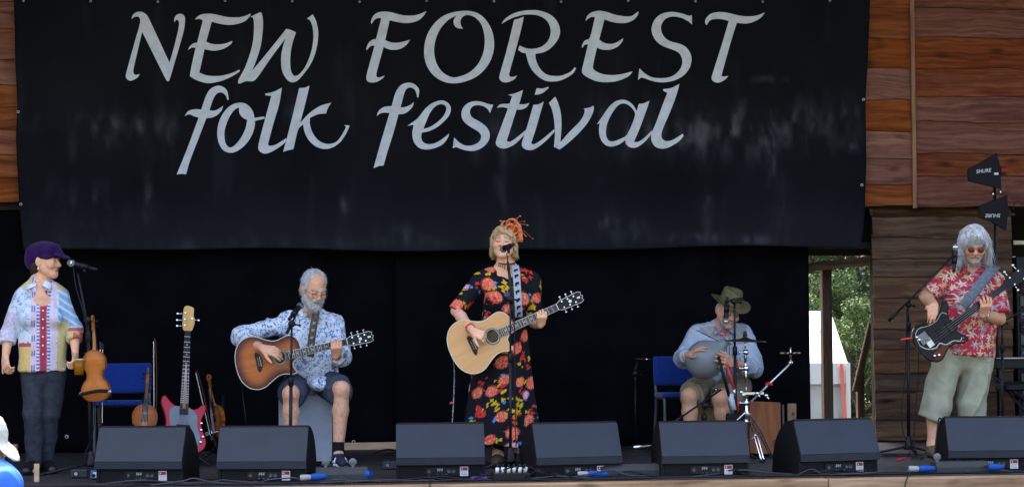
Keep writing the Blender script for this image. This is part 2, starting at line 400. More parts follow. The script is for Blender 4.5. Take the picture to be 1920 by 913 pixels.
# ------------------------------------------------------------------ black back curtain with eyelets
m_blk = mat('black_drape', (0.0034, 0.0035, 0.0044), 0.95, spec=0.03, var=0.3, vscale=3, bump=0.15, bscale=300)
xc = oy(1521, 700, YC)[0]
def drape(x0, x1, z0, z1, Y, name, parent, seed, amp=0.045):
    nx, nz = int((x1 - x0) / 0.03), 24; xs = np.linspace(x0, x1, nx); zz = np.linspace(z0, z1, nz); X, Z = np.meshgrid(xs, zz, indexing='ij')
    P = np.stack([X.ravel(), Z.ravel() * 0.12, X.ravel() * 0], 1)
    D = Y + amp * (vnoise(P, 3.0, seed) - 0.5) * 2 + amp * 0.4 * np.sin(X.ravel() * 11 + seed)
    v = np.stack([X.ravel(), D, Z.ravel()], 1); i = np.arange(nx * nz).reshape(nx, nz)
    f = np.stack([i[:-1, :-1].ravel(), i[1:, :-1].ravel(), i[1:, 1:].ravel(), i[:-1, 1:].ravel()], 1)
    o = link(name, mesh_np(v - base_of(parent), f), m_blk, parent); md = o.modifiers.new('thick', 'SOLIDIFY'); md.thickness = 0.004; return o
t = thing('back_curtain', 'plain black stage curtain hanging behind the band below the banner', 'curtain', (0, YC, 0))
drape(-6.5, -0.62, 0.004, 2.12, YC + 0.02, 'curtain_panel', t, 3); drape(-0.7, 2.05, 0.004, 2.12, YC, 'curtain_panel', t, 4); drape(1.98, xc, 0.004, 2.12, YC + 0.03, 'curtain_panel', t, 5, 0.05)
b = MB(); b.box(((-6.5 + xc) / 2, YC + 0.12, 1.05), (xc + 6.5 - .03, 0.06, 2.1)); struct(b.build('curtain_light_block', mat('stage_dark')))  # unseen panel added behind the curtain to stop sunlight leaking under it
m_ring = mat('eyelet_metal', (0.45, 0.44, 0.43), 0.4, 0.6)
def eyelet(p, parent, r=0.011):
    b = MB(); n = 14; b.lathe([(r * 0.62, 0), (r * 0.62, 0.004), (r, 0.005), (r * 1.25, 0.002), (r * 1.25, 0), (r * 0.62, 0)], p, (0, -1, 0), n); return b.build('eyelet', m_ring, parent)
for (x, y) in ((125, 818), (193, 816), (388, 813), (663, 828)): eyelet(oy(x, y, YC - 0.035), t, 0.013)
m_sole = wood('pale_timber', S(150, 118, 82), S(188, 150, 106), S(205, 172, 130), 0.7, (1.2, 18, 18), rand=0.08)
p = fl(640, 848); q = fl(748, 846); b = MB(); b.box(((p[0] + q[0]) / 2, 2.52, 0.03), (q[0] - p[0], 0.06, 0.06), ch=0.005)
tag(b.build('timber_batten', m_sole), 'pale timber batten on the floor behind the seated guitarist', 'timber')
p = fl(48, 846); b = MB(); b.box((p[0], 2.2, 0.055), (0.055, 0.1, 0.09), ch=0.004); b.box((p[0] - .35, 2.25, 0.012), (0.7, 0.03, 0.02), ch=0.002)
tag(b.build('timber_block', m_sole), 'small wooden block on the floor behind the woman in purple cap', 'timber')
p = fl(69, 903); b = MB(); b.box((p[0], p[1], 0.06), (0.034, 0.022, 0.12), ch=0.003)
tag(b.build('timber_peg', m_sole), 'short upright wooden peg at the stage edge in front of black boots', 'timber')

# ------------------------------------------------------------------ banner: dusty black cloth with hand-painted lettering
def bw(x, z):
    q = np.stack([np.asarray(x, float).ravel() * 0.6, np.asarray(z, float).ravel() * 0.22, np.asarray(x, float).ravel() * 0], 1)
    return YB + 0.030 * (vnoise(q, 2.0, 2) - 0.5) + 0.010 * (vnoise(q, 7.0, 8) - 0.5) - 0.015 * (np.asarray(z).ravel() < 1.75) * (1.75 - np.asarray(z).ravel())
tban = thing('stage_banner', 'wide black cloth banner lettered NEW FOREST folk festival in pale grey', 'banner', (-0.2, YB, 1.63))
edge_l = [(26, -12), (29, 120), (33, 200), (30, 260), (36, 385), (44, 470)]; edge_r = [(1631, -6), (1627, 100), (1622, 185), (1624, 300), (1621, 400), (1614, 464)]
nz, nx = 110, 330
EL = np.array([oy(x, y, YB)[[0, 2]] for x, y in edge_l]); ER = np.array([oy(x, y, YB)[[0, 2]] for x, y in edge_r])
tv = np.linspace(0, 1, nz); tu = np.linspace(0, 1, nx)
def along(E, t): 
    s = np.linspace(0, 1, len(E)); return np.stack([np.interp(t, s, E[:, 0]), np.interp(t, s, E[:, 1])], 1)
def eparam(E): return (E[0, 1] - E[:, 1]) / (E[0, 1] - E[-1, 1])
A = np.stack([np.interp(tv, eparam(EL), EL[:, 0]), EL[0, 1] + (EL[-1, 1] - EL[0, 1]) * tv], 1); B = np.stack([np.interp(tv, eparam(ER), ER[:, 0]), ER[0, 1] + (ER[-1, 1] - ER[0, 1]) * tv], 1)
G = A[None] * (1 - tu)[:, None, None] + B[None] * tu[:, None, None]
sag = (0.012 * np.sin(tu * 9) + 0.008 * np.sin(tu * 23 + 1))[:, None] * tv[None, :] ** 3; G[:, :, 1] += sag
X, Z = G[:, :, 0].ravel(), G[:, :, 1].ravel(); v = np.stack([X, bw(X, Z), Z], 1); i = np.arange(nx * nz).reshape(nx, nz)
f = np.stack([i[:-1, :-1].ravel(), i[:-1, 1:].ravel(), i[1:, 1:].ravel(), i[1:, :-1].ravel()], 1)
# dust, drips and smears with shapes of their own
q2 = np.stack([X, Z, X * 0], 1); qs = np.stack([X * 1.0, Z * 0.16, X * 0], 1)
st = 0.07 * fbm(q2, 1.6, 21) + 0.05 * sstep(0.6, 0.85, fbm(qs, 9, 31)) + 0.05 * (Z < 2.2) * sstep(2.2, 1.7, Z)
wr = np.zeros_like(X)
def blob(px, py, rx, ry, a, warm, soft=1.0):
    global st, wr
    c = oy(px, py, YB); d = ((X - c[0]) / (rx / 233.)) ** 2 + ((Z - c[2]) / (ry / 233.)) ** 2
    k = np.exp(-d * soft) * a * 0.6 * (0.08 + 1.8 * sstep(0.45, 0.75, fbm(q2 * V(1, .4, 1) + px, 11, 5, 4)) * (0.4 + 1.2 * fbm(q2 * V(1, .4, 1), 26, 9))); st = st + k; wr = np.maximum(wr, k * warm)
for a in ((190, 235, 110, 18, .45, 1), (180, 275, 40, 26, .35, 1), (320, 240, 14, 50, .4, 1), (278, 380, 8, 60, .45, 1.2), (1400, 240, 160, 45, .55, .6), (1300, 250, 34, 40, .5, .5), (1595, 215, 12, 26, .7, .1), (1598, 270, 16, 12, .75, .1),
          (1455, 330, 12, 110, .45, 1), (1325, 350, 10, 90, .25, 1), (1180, 240, 70, 50, .32, .4), (930, 260, 40, 40, .35, .3), (940, 300, 12, 90, .25, .8), (540, 230, 14, 60, .3, .4), (458, 438, 10, 10, .5, 0), (645, 385, 8, 14, .4, 0),
          (1130, 420, 80, 22, .3, .1), (1380, 450, 60, 10, .5, 0), (1270, 445, 90, 9, .4, 0), (150, 400, 60, 60, .18, .1), (1450, 150, 40, 6, .3, .9), (1120, 340, 8, 8, .4, 0), (380, 460, 300, 12, .10, 0), (900, 455, 500, 10, .08, 0), (760, 440, 60, 20, .2, 0)): blob(*a)
st = np.clip(st, 0, 1)[:, None]; wr = np.clip(wr * 1.6, 0, 1)[:, None]
basec = np.array((0.0050, 0.0053, 0.0068)); dust = (1 - wr) * np.array((0.10, 0.105, 0.125)) + wr * np.array((0.13, 0.095, 0.075))
pc = basec * (1 - st) + dust * st
o = link('cloth', mesh_np(v - base_of(tban), f, pc), mat('banner_cloth', (0.01, 0.01, 0.013), 0.95, spec=0.02, attr=True, var=0.12, vscale=90, bump=0.12, bscale=220), tban)
md = o.modifiers.new('thick', 'SOLIDIFY'); md.thickness = 0.004; md.offset = -1
for k in range(13): eyelet(oy(44 + k * 126, 2 + (k % 3), YB - 0.03), tban, 0.008)
for (x, y) in ((34, 210), (39, 383), (1619, 187), (1616, 347)): eyelet(oy(x, y, YB - 0.03), tban, 0.010)
def hem(pts):
    b = MB(); P = [oy(x, y, YB) for x, y in pts]; b.tube([V(p[0], bw([p[0]], [p[2]])[0] - 0.004, p[2]) for p in P], 0.003, 5); return b
# letters: outlines (zoomed pixels) > photo pixels; area filled and laid on the cloth
def Z1(x0, y0, s, loops): return [[(x0 + p[0] / s, y0 + p[1] / s) for p in lp] for lp in loops]
LT = []
LT += [('N', Z1(220, 10, 4.8, [[(128, 128), (140, 92), (170, 68), (208, 62), (240, 72), (268, 95), (290, 135), (470, 520), (500, 420), (548, 230), (556, 165), (548, 138), (532, 136), (514, 158), (512, 130), (530, 95), (565, 80), (596, 92), (610, 125), (600, 225), (560, 370), (510, 540), (468, 680), (456, 688), (442, 678), (330, 455), (224, 243), (145, 580), (148, 615), (165, 630), (203, 622), (180, 655), (125, 682), (92, 672), (77, 645), (82, 610), (150, 360), (205, 165), (202, 120), (180, 106), (150, 112)]]))]
LT += [('E', Z1(220, 10, 4.8, [[(700, 132), (718, 108), (760, 85), (830, 79), (900, 90), (990, 110), (1090, 112), (1150, 100), (1196, 78), (1200, 88), (1170, 130), (1120, 160), (1050, 178), (980, 180), (900, 165), (850, 150), (800, 330), (850, 350), (920, 355), (980, 345), (1034, 324), (1030, 345), (985, 380), (930, 403), (860, 412), (785, 397), (738, 608), (800, 632), (890, 640), (980, 628), (1050, 605), (1098, 582), (1104, 596), (1050, 632), (960, 675), (850, 702), (780, 698), (700, 670), (652, 640), (670, 540), (705, 385), (670, 385), (636, 404), (655, 370), (690, 344), (718, 340), (770, 140), (740, 126)]]))]
LT += [('W', Z1(220, 10, 4.8, [[(1198, 108), (1235, 90), (1285, 66), (1298, 75), (1310, 130), (1310, 220), (1290, 370), (1250, 500), (1212, 592), (1300, 490), (1430, 330), (1520, 216), (1560, 226), (1608, 248), (1580, 330), (1560, 430), (1556, 540), (1568, 610), (1592, 640), (1630, 630), (1690, 560), (1740, 440), (1762, 330), (1762, 230), (1740, 150), (1708, 124), (1758, 86), (1790, 150), (1808, 240), (1805, 320), (1780, 440), (1730, 550), (1640, 665), (1595, 694), (1550, 690), (1510, 650), (1480, 580), (1474, 470), (1490, 380), (1514, 302), (1380, 480), (1240, 676), (1160, 685), (1100, 708), (1085, 700), (1092, 670), (1150, 560), (1200, 420), (1225, 300), (1230, 170), (1222, 116)]]))]
LT += [('F', Z1(670, 10, 4.8, [[(128, 174), (122, 150), (140, 105), (180, 72), (240, 62), (310, 70), (400, 94), (480, 98), (550, 88), (620, 56), (600, 95), (550, 140), (480, 162), (400, 163), (290, 140), (250, 318), (300, 338), (360, 342), (420, 330), (476, 314), (440, 362), (390, 395), (330, 406), (280, 400), (236, 380), (180, 580), (170, 635), (182, 654), (210, 650), (246, 636), (225, 665), (170, 694), (115, 698), (85, 678), (82, 640), (110, 530), (155, 368), (120, 372), (84, 410), (80, 395), (100, 345), (135, 315), (168, 308), (215, 122), (180, 122), (150, 140)]]))]
LT += [('O', Z1(670, 10, 4.8, [[(990, 54), (1080, 75), (1150, 130), (1205, 220), (1230, 330), (1220, 440), (1170, 550), (1080, 640), (970, 690), (870, 706), (780, 692), (690, 640), (625, 550), (600, 440), (612, 320), (660, 210), (750, 115), (860, 68)], [(890, 98), (868, 135), (868, 175), (895, 208), (950, 216), (930, 180), (930, 135), (955, 103), (1000, 92), (1060, 115), (1110, 170), (1138, 250), (1146, 340), (1130, 440), (1080, 540), (1000, 612), (900, 650), (830, 645), (760, 600), (710, 520), (690, 420), (705, 310), (750, 210), (820, 135)]]))]
LT += [('R', Z1(670, 10, 4.8, [[(1296, 172), (1330, 125), (1400, 80), (1480, 56), (1570, 48), (1660, 58), (1750, 100), (1805, 165), (1824, 240), (1805, 310), (1750, 380), (1680, 425), (1602, 440), (1605, 490), (1640, 570), (1700, 625), (1780, 640), (1850, 632), (1920, 600), (1955, 560), (1970, 572), (1930, 625), (1840, 675), (1760, 690), (1680, 678), (1600, 620), (1545, 540), (1515, 436), (1480, 428), (1445, 405), (1460, 366), (1510, 388), (1570, 396), (1650, 380), (1710, 330), (1738, 260), (1730, 190), (1690, 130), (1620, 95), (1540, 88), (1470, 96), (1380, 125)]]))]
LT += [('R', Z1(670, 10, 4.8, [[(1410, 136), (1450, 125), (1497, 106), (1480, 190), (1440, 350), (1365, 620), (1372, 644), (1400, 648), (1437, 634), (1410, 670), (1350, 697), (1300, 690), (1277, 660), (1285, 610), (1340, 420)]]))]
LT += [('E', Z1(1060, 10, 4.8, [[(180, 145), (195, 105), (230, 70), (300, 52), (370, 62), (450, 88), (540, 103), (600, 98), (640, 70), (658, 58), (655, 85), (620, 130), (560, 158), (500, 163), (430, 155), (352, 130), (305, 312), (350, 340), (410, 350), (465, 335), (522, 298), (515, 325), (480, 368), (420, 398), (370, 404), (320, 398), (285, 382), (248, 560), (275, 595), (340, 622), (420, 630), (500, 622), (608, 596), (570, 640), (480, 680), (380, 694), (280, 685), (190, 645), (150, 605), (160, 540), (205, 355), (175, 358), (150, 390), (150, 365), (175, 320), (220, 298), (268, 108), (225, 112)]]))]
LT += [('S', Z1(1060, 10, 4.8, [[(1138, 92), (1140, 178), (1100, 145), (1040, 115), (970, 104), (910, 120), (870, 165), (862, 220), (885, 280), (940, 325), (1030, 350), (1090, 385), (1128, 445), (1134, 510), (1110, 580), (1050, 645), (960, 685), (870, 696), (790, 685), (690, 652), (655, 674), (668, 568), (710, 610), (780, 650), (870, 658), (950, 645), (1010, 605), (1046, 550), (1052, 500), (1030, 440), (980, 408), (880, 370), (815, 320), (780, 250), (780, 190), (810, 125), (870, 78), (960, 62), (1050, 78), (1110, 98)]]))]
LT += [('T', Z1(1060, 10, 4.8, [[(1272, 184), (1256, 155), (1270, 115), (1310, 80), (1380, 65), (1460, 72), (1560, 96), (1650, 104), (1730, 94), (1794, 68), (1760, 115), (1700, 150), (1630, 168), (1542, 162), (1480, 360), (1404, 635), (1420, 645), (1466, 638), (1440, 668), (1390, 697), (1345, 695), (1315, 665), (1330, 600), (1400, 380), (1470, 145), (1400, 128), (1330, 130), (1290, 150)]]))]
z = (320, 140, 4.565)
LT += [('f', Z1(*z, [[(52, 855), (140, 640), (240, 370), (200, 358), (160, 342), (120, 356), (150, 315), (205, 298), (262, 302), (300, 190), (340, 125), (400, 97), (450, 108), (485, 145), (498, 218), (485, 218), (470, 180), (435, 155), (395, 165), (365, 210), (332, 306), (375, 310), (420, 290), (450, 268), (435, 310), (395, 350), (350, 370), (305, 375), (230, 570), (165, 740), (132, 855), (100, 850)]]))]
LT += [('o', Z1(*z, [[(600, 242), (655, 258), (700, 310), (718, 372), (800, 360), (808, 378), (722, 398), (720, 440), (695, 520), (640, 600), (570, 655), (510, 670), (450, 648), (410, 580), (398, 490), (420, 390), (470, 305), (535, 255)], [(585, 282), (540, 310), (495, 380), (462, 480), (465, 570), (485, 612), (515, 625), (550, 605), (600, 545), (640, 465), (656, 390), (620, 372), (590, 335)]]))]
LT += [('l', Z1(*z, [[(808, 165), (880, 150), (952, 114), (930, 250), (880, 420), (832, 600), (850, 612), (905, 598), (990, 545), (985, 575), (930, 622), (850, 668), (795, 676), (755, 650), (752, 600), (790, 450), (862, 185), (812, 180)]]))]
LT += [('k', Z1(*z, [[(1100, 118), (1145, 115), (1188, 98), (1150, 260), (1108, 415), (1190, 330), (1280, 270), (1374, 243), (1345, 290), (1330, 334), (1260, 342), (1192, 372), (1192, 430), (1215, 500), (1260, 560), (1320, 592), (1390, 590), (1440, 555), (1490, 475), (1500, 450), (1486, 434), (1532, 438), (1500, 510), (1450, 580), (1380, 628), (1310, 638), (1240, 615), (1180, 560), (1145, 490), (1134, 428), (1092, 470), (1050, 640), (1000, 650), (962, 664), (1020, 450)]]))]
z = (690, 140, 5.072)
LT += [('f', Z1(*z, [[(52, 892), (120, 650), (205, 368), (150, 365), (112, 375), (82, 398), (100, 350), (150, 312), (225, 302), (260, 180), (310, 105), (380, 80), (440, 95), (485, 145), (478, 222), (466, 215), (455, 165), (425, 132), (380, 130), (350, 165), (308, 315), (350, 312), (400, 292), (435, 265), (425, 305), (385, 350), (340, 375), (290, 380), (240, 560), (180, 750), (148, 866), (100, 872)]]))]
LT += [('e', Z1(*z, [[(372, 490), (470, 420), (540, 330), (610, 275), (690, 248), (750, 265), (785, 310), (780, 370), (740, 430), (660, 500), (580, 540), (512, 553), (505, 600), (525, 645), (575, 664), (640, 652), (710, 612), (770, 562), (760, 600), (710, 665), (620, 705), (540, 714), (480, 695), (435, 640), (420, 560), (435, 480)], [(525, 520), (590, 500), (670, 445), (725, 385), (745, 325), (725, 292), (690, 285), (640, 305), (585, 375)]]))]
LT += [('s', Z1(*z, [[(1190, 290), (1160, 368), (1130, 325), (1080, 298), (1020, 295), (980, 320), (968, 365), (990, 410), (1060, 450), (1125, 500), (1155, 560), (1148, 625), (1100, 685), (1030, 722), (960, 728), (890, 712), (840, 692), (805, 702), (818, 600), (870, 650), (930, 678), (1000, 672), (1055, 640), (1075, 595), (1055, 550), (990, 510), (920, 460), (888, 400), (895, 335), (940, 280), (1010, 256), (1080, 262), (1140, 282)]]))]
LT += [('t', Z1(*z, [[(1330, 196), (1400, 180), (1472, 150), (1455, 220), (1435, 285), (1490, 285), (1535, 270), (1510, 310), (1460, 335), (1412, 335), (1360, 500), (1318, 630), (1345, 642), (1400, 610), (1510, 520), (1505, 552), (1400, 660), (1320, 700), (1270, 703), (1225, 680), (1215, 640), (1250, 540), (1330, 325), (1280, 312), (1225, 318), (1260, 285), (1345, 280), (1370, 210)]]))]
z = (990, 140, 5.072)
LT += [('i', Z1(*z, [[(50, 290), (100, 285), (150, 258), (125, 340), (70, 530), (28, 655), (55, 665), (130, 620), (250, 520), (248, 548), (160, 640), (60, 712), (-10, 718), (-55, 690), (-58, 645), (-20, 530), (10, 430)]])),
       ('i', Z1(*z, [[(82, 132), (140, 135), (190, 118), (196, 130), (150, 170), (105, 190), (63, 194)]]))]
LT += [('v', Z1(*z, [[(196, 272), (230, 240), (258, 212), (285, 270), (310, 360), (318, 480), (308, 645), (400, 540), (490, 450), (530, 385), (540, 335), (528, 325), (575, 318), (626, 298), (622, 350), (580, 440), (500, 540), (390, 645), (300, 714), (246, 690), (255, 560), (245, 420), (225, 330)]]))]
LT += [('a', Z1(*z, [[(655, 475), (700, 410), (770, 310), (830, 258), (890, 240), (950, 252), (1000, 290), (1035, 348), (1055, 280), (1100, 275), (1156, 250), (1125, 345), (1060, 520), (1008, 640), (1050, 640), (1110, 600), (1180, 530), (1178, 560), (1110, 640), (1040, 690), (980, 695), (935, 665), (925, 625), (860, 668), (790, 685), (730, 665), (690, 610), (675, 540), (682, 462)], [(1020, 385), (990, 320), (945, 285), (900, 276), (850, 300), (790, 385), (750, 480), (742, 570), (765, 625), (810, 636), (870, 615), (945, 568)]]))]
LT += [('l', Z1(*z, [[(1284, 140), (1360, 130), (1440, 90), (1410, 200), (1350, 360), (1285, 510), (1268, 580), (1285, 620), (1325, 634), (1380, 620), (1470, 565), (1480, 585), (1430, 640), (1340, 692), (1270, 705), (1210, 685), (1175, 630), (1175, 560), (1210, 480), (1280, 290), (1325, 175), (1290, 158)]]))]
m_let = mat('banner_paint', (0.54, 0.56, 0.59), 0.8, spec=0.08, var=0.10, vscale=14, bump=0.1, bscale=120)
for ch, loops in LT:
    L2 = [[tuple(oy(p[0], p[1], YB)[[0, 2]]) for p in smooth_poly(lp, True, 3, 58)] for lp in loops]
    v2, f2 = fill(L2, 0.035)
    v3 = np.stack([v2[:, 0], bw(v2[:, 0], v2[:, 1]) - 0.006, v2[:, 1]], 1)
    n = np.cross(v3[f2[:, 1]] - v3[f2[:, 0]], v3[f2[:, 2]] - v3[f2[:, 0]]); f2[n[:, 1] > 0] = f2[n[:, 1] > 0][:, ::-1]
    link('letter', mesh_np(v3 - base_of(tban), f2), m_let, tban)
# ------------------------------------------------------------------ bodies and clothes: smooth-blended volumes meshed with surface nets
class SDF:
    def __init__(s, lo, hi, h=0.005):
        s.h = h; s.lo = np.array(lo, float); n = np.ceil((np.array(hi) - s.lo) / h).astype(int) + 1
        s.ax = [s.lo[i] + np.arange(n[i]) * h for i in range(3)]; s.D = np.full(n, 1.0, np.float32)
    def win(s, lo, hi):
        sl, g = [], []
        for i in range(3):
            a = int(max(0, math.floor((lo[i] - s.lo[i]) / s.h))); b = int(min(len(s.ax[i]), math.ceil((hi[i] - s.lo[i]) / s.h) + 1))
            if b <= a: return None, None
            sl.append(slice(a, b)); g.append(s.ax[i][a:b].astype(np.float32))
        return tuple(sl), np.meshgrid(*g, indexing='ij')
    def comb(s, lo, hi, fn, k=0.02, op='u', pad=0.03):
        sl, g = s.win(np.array(lo) - pad - k, np.array(hi) + pad + k)
        if sl is None: return s
        d = fn(*g); o = s.D[sl]
        if op == 'u': h = np.clip(0.5 + 0.5 * (o - d) / k, 0, 1); r = o * (1 - h) + d * h - k * h * (1 - h)
        else: d = -d; h = np.clip(0.5 + 0.5 * (d - o) / k, 0, 1); r = o * (1 - h) + d * h + k * h * (1 - h)
        s.D[sl] = r; return s
    def cone(s, a, b, ra, rb, k=0.02, op='u', flat=None, cut=False, cut0=False):
        """tapered capsule; flat = (direction, factor) squashes it along a direction; cut = flat end at b."""
        a = np.array(a, np.float32); b = np.array(b, np.float32); ba = b - a; L2 = float(ba @ ba) + 1e-9; m = max(ra, rb); L = math.sqrt(L2)
        fd, ff = (unit(flat[0]), flat[1]) if flat else (None, 1)
        def fn(X, Y, Z):
            x, y, z = X - a[0], Y - a[1], Z - a[2]
            if flat:
                q = (x * fd[0] + y * fd[1] + z * fd[2]) ; t = np.clip((x * ba[0] + y * ba[1] + z * ba[2]) / L2, 0, 1)
                q = q - t * float(ba @ fd); w = q * (1 / ff - 1); x = x + w * fd[0]; y = y + w * fd[1]; z = z + w * fd[2]
            t = (x * ba[0] + y * ba[1] + z * ba[2]) / L2; tc = np.clip(t, 0, 1)
            d = np.sqrt((x - tc * ba[0]) ** 2 + (y - tc * ba[1]) ** 2 + (z - tc * ba[2]) ** 2) - (ra + (rb - ra) * tc)
            if flat and ff < 1: d = d * (0.5 + 0.5 * ff)
            if cut: d = np.maximum(d, (t - 1) * L)
            if cut0: d = np.maximum(d, -t * L)
            return d
        return s.comb(np.minimum(a, b) - m, np.maximum(a, b) + m, fn, k, op)
    def ell(s, c, rad, Rm=None, k=0.02, op='u'):
        c = np.array(c, float); rad = np.array(rad, float); Rm = np.eye(3) if Rm is None else np.array(Rm); m = rad.max()
        def fn(X, Y, Z):
            x, y, z = X - c[0], Y - c[1], Z - c[2]
            p = [(Rm[0, i] * x + Rm[1, i] * y + Rm[2, i] * z) for i in range(3)]
            k0 = np.sqrt((p[0] / rad[0]) ** 2 + (p[1] / rad[1]) ** 2 + (p[2] / rad[2]) ** 2) + 1e-9
            k1 = np.sqrt((p[0] / rad[0] ** 2) ** 2 + (p[1] / rad[1] ** 2) ** 2 + (p[2] / rad[2] ** 2) ** 2) + 1e-9
            return k0 * (k0 - 1) / k1
        return s.comb(c - m, c + m, fn, k, op)
    def box(s, c, half, Rm=None, k=0.01, op='u', r=0.005):
        c = np.array(c, float); half = np.array(half, float); Rm = np.eye(3) if Rm is None else np.array(Rm); m = np.linalg.norm(half)
        def fn(X, Y, Z):
            x, y, z = X - c[0], Y - c[1], Z - c[2]
            p = [np.abs(Rm[0, i] * x + Rm[1, i] * y + Rm[2, i] * z) - half[i] + r for i in range(3)]
            return np.sqrt(sum(np.maximum(q, 0) ** 2 for q in p)) + np.minimum(np.maximum(np.maximum(p[0], p[1]), p[2]), 0) - r
        return s.comb(c - m, c + m, fn, k, op)
    def mesh(s):
        D = s.D; ins = D < 0; c = np.zeros(tuple(n - 1 for n in D.shape), np.int8)
        for dx in (0, 1):
            for dy in (0, 1):
                for dz in (0, 1): c += ins[dx:D.shape[0] - 1 + dx, dy:D.shape[1] - 1 + dy, dz:D.shape[2] - 1 + dz]
        I = np.argwhere((c > 0) & (c < 8)); idx = np.full(c.shape, -1, np.int32); idx[I[:, 0], I[:, 1], I[:, 2]] = np.arange(len(I))
        acc = np.zeros((len(I), 3)); cnt = np.zeros(len(I))
        for a in range(3):
            o1, o2 = [i for i in range(3) if i != a]
            for u in (0, 1):
                for w in (0, 1):
                    p = I.copy(); p[:, o1] += u; p[:, o2] += w; q = p.copy(); q[:, a] += 1
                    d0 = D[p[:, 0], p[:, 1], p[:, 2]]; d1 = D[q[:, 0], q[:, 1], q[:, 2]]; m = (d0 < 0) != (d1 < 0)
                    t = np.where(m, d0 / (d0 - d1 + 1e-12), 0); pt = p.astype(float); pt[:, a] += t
                    acc[m] += pt[m]; cnt[m] += 1
        v = s.lo + s.h * acc / np.maximum(cnt, 1)[:, None]; F = []
        for a in range(3):
            o1, o2 = (a + 1) % 3, (a + 2) % 3
            s0 = [slice(None)] * 3; s1 = [slice(None)] * 3; s0[a] = slice(0, D.shape[a] - 1); s1[a] = slice(1, None)
            e0 = ins[tuple(s0)]; e1 = ins[tuple(s1)]; E_ = np.argwhere(e0 != e1)
            E_ = E_[(E_[:, o1] > 0) & (E_[:, o2] > 0) & (E_[:, o1] < D.shape[o1] - 1) & (E_[:, o2] < D.shape[o2] - 1)]
            sg = e0[E_[:, 0], E_[:, 1], E_[:, 2]]; quad = []
            for (u, w) in ((-1, -1), (0, -1), (0, 0), (-1, 0)):
                p = E_.copy(); p[:, o1] += u; p[:, o2] += w; quad.append(idx[p[:, 0], p[:, 1], p[:, 2]])
            q = np.stack(quad, 1); q[~sg] = q[~sg][:, ::-1]; F.append(q)
        return v, np.concatenate(F)
def vnormals(v, f):
    n = np.cross(v[f[:, 2]] - v[f[:, 0]], v[f[:, 3]] - v[f[:, 1]]) if f.shape[1] == 4 else np.cross(v[f[:, 1]] - v[f[:, 0]], v[f[:, 2]] - v[f[:, 0]])
    N = np.zeros_like(v)
    for k in range(f.shape[1]): np.add.at(N, f[:, k], n)
    return N / (np.linalg.norm(N, axis=1)[:, None] + 1e-12)
def relax(v, f, it=1, lam=0.5):
    e = np.concatenate([f[:, [0, 1]], f[:, [1, 2]], f[:, [2, 3]], f[:, [3, 0]]])
    for _ in range(it):
        a = np.zeros_like(v); c = np.zeros(len(v))
        for i, j in ((0, 1), (1, 0)):
            for ax in range(3): a[:, ax] += np.bincount(e[:, i], v[e[:, j], ax], len(v))
            c += np.bincount(e[:, i], minlength=len(v))
        v = v * (1 - lam) + lam * a / np.maximum(c, 1)[:, None]
    return v
def sdf_obj(name, sd, m, parent, paint=None, disp=None, it=1):
    v, f = sd.mesh(); v = relax(v, f, it)
    N = vnormals(v, f)
    pc = paint(v, N) if paint else None
    if disp: v = v + N * disp(v, N)[:, None]
    return link(name, mesh_np(v - base_of(parent), f, pc), m, parent)
def wrinkles(amp=0.006, s=9, seed=0, stretch=(1, 1, 1), second=0.5):
    """Cloth creases: warped ridge noise at three scales, the widest one running diagonally."""
    def fn(v, N):
        q = v * np.array(stretch); w = q + 0.05 * (np.stack([vnoise(q, 6, seed + 3), vnoise(q, 6, seed + 4), vnoise(q, 6, seed + 5)], 1) - .5)
        rd = lambda p, k, e: (1 - np.abs(2 * vnoise(p, k, seed + int(k)) - 1)) ** e
        D1 = np.stack([w[:, 0] * .8 + w[:, 2] * .6, w[:, 1], (w[:, 2] * .8 - w[:, 0] * .6) * .35], 1); D2 = np.stack([w[:, 0] * .8 - w[:, 2] * .6, w[:, 1], (w[:, 2] * .8 + w[:, 0] * .6) * .35], 1)
        m = sstep(.35, .65, vnoise(q, 3.1, seed + 8))
        a = rd(D1, s * 1.2, 3) * m + rd(D2, s * 1.2, 3) * (1 - m)
        return amp * 2.1 * (a - .3) + amp * .7 * (rd(w, s, 2) - .4) + amp * second * .7 * (rd(w, s * 2.6, 2) - .4)
    return fn
def pelt(name, hair, m, parent, n, length, r, seed, paint, lift=.25, noise=.22, down=(0, 0, -1), keep=None, nseg=4):
    """Fine locks combed over a hair volume: each leaves a surface point and follows the surface downwards."""
    me = hair.data; v = np.zeros(len(me.vertices) * 3, np.float32); me.vertices.foreach_get('co', v); v = v.reshape(-1, 3).astype(float) + base_of(hair.parent)
    nr = np.zeros(len(v) * 3, np.float32); me.vertices.foreach_get('normal', nr); nr = nr.reshape(-1, 3).astype(float); rs = np.random.default_rng(seed); ids = np.arange(len(v))
    if keep is not None: ids = ids[keep(v, nr)]
    k = rs.choice(ids, n); dn = np.array(down, float); d = dn - nr[k] * (nr[k] @ dn)[:, None]; d /= np.linalg.norm(d, axis=1)[:, None] + 1e-6
    d = d + nr[k] * lift + rs.normal(0, noise, (n, 3)); roots = v[k] - nr[k] * .002
    return strands(name, m, parent, roots, d, rs.uniform(.6, 1.2, n) * length, nseg, r, .25, seed, .05, .10, None, paint)

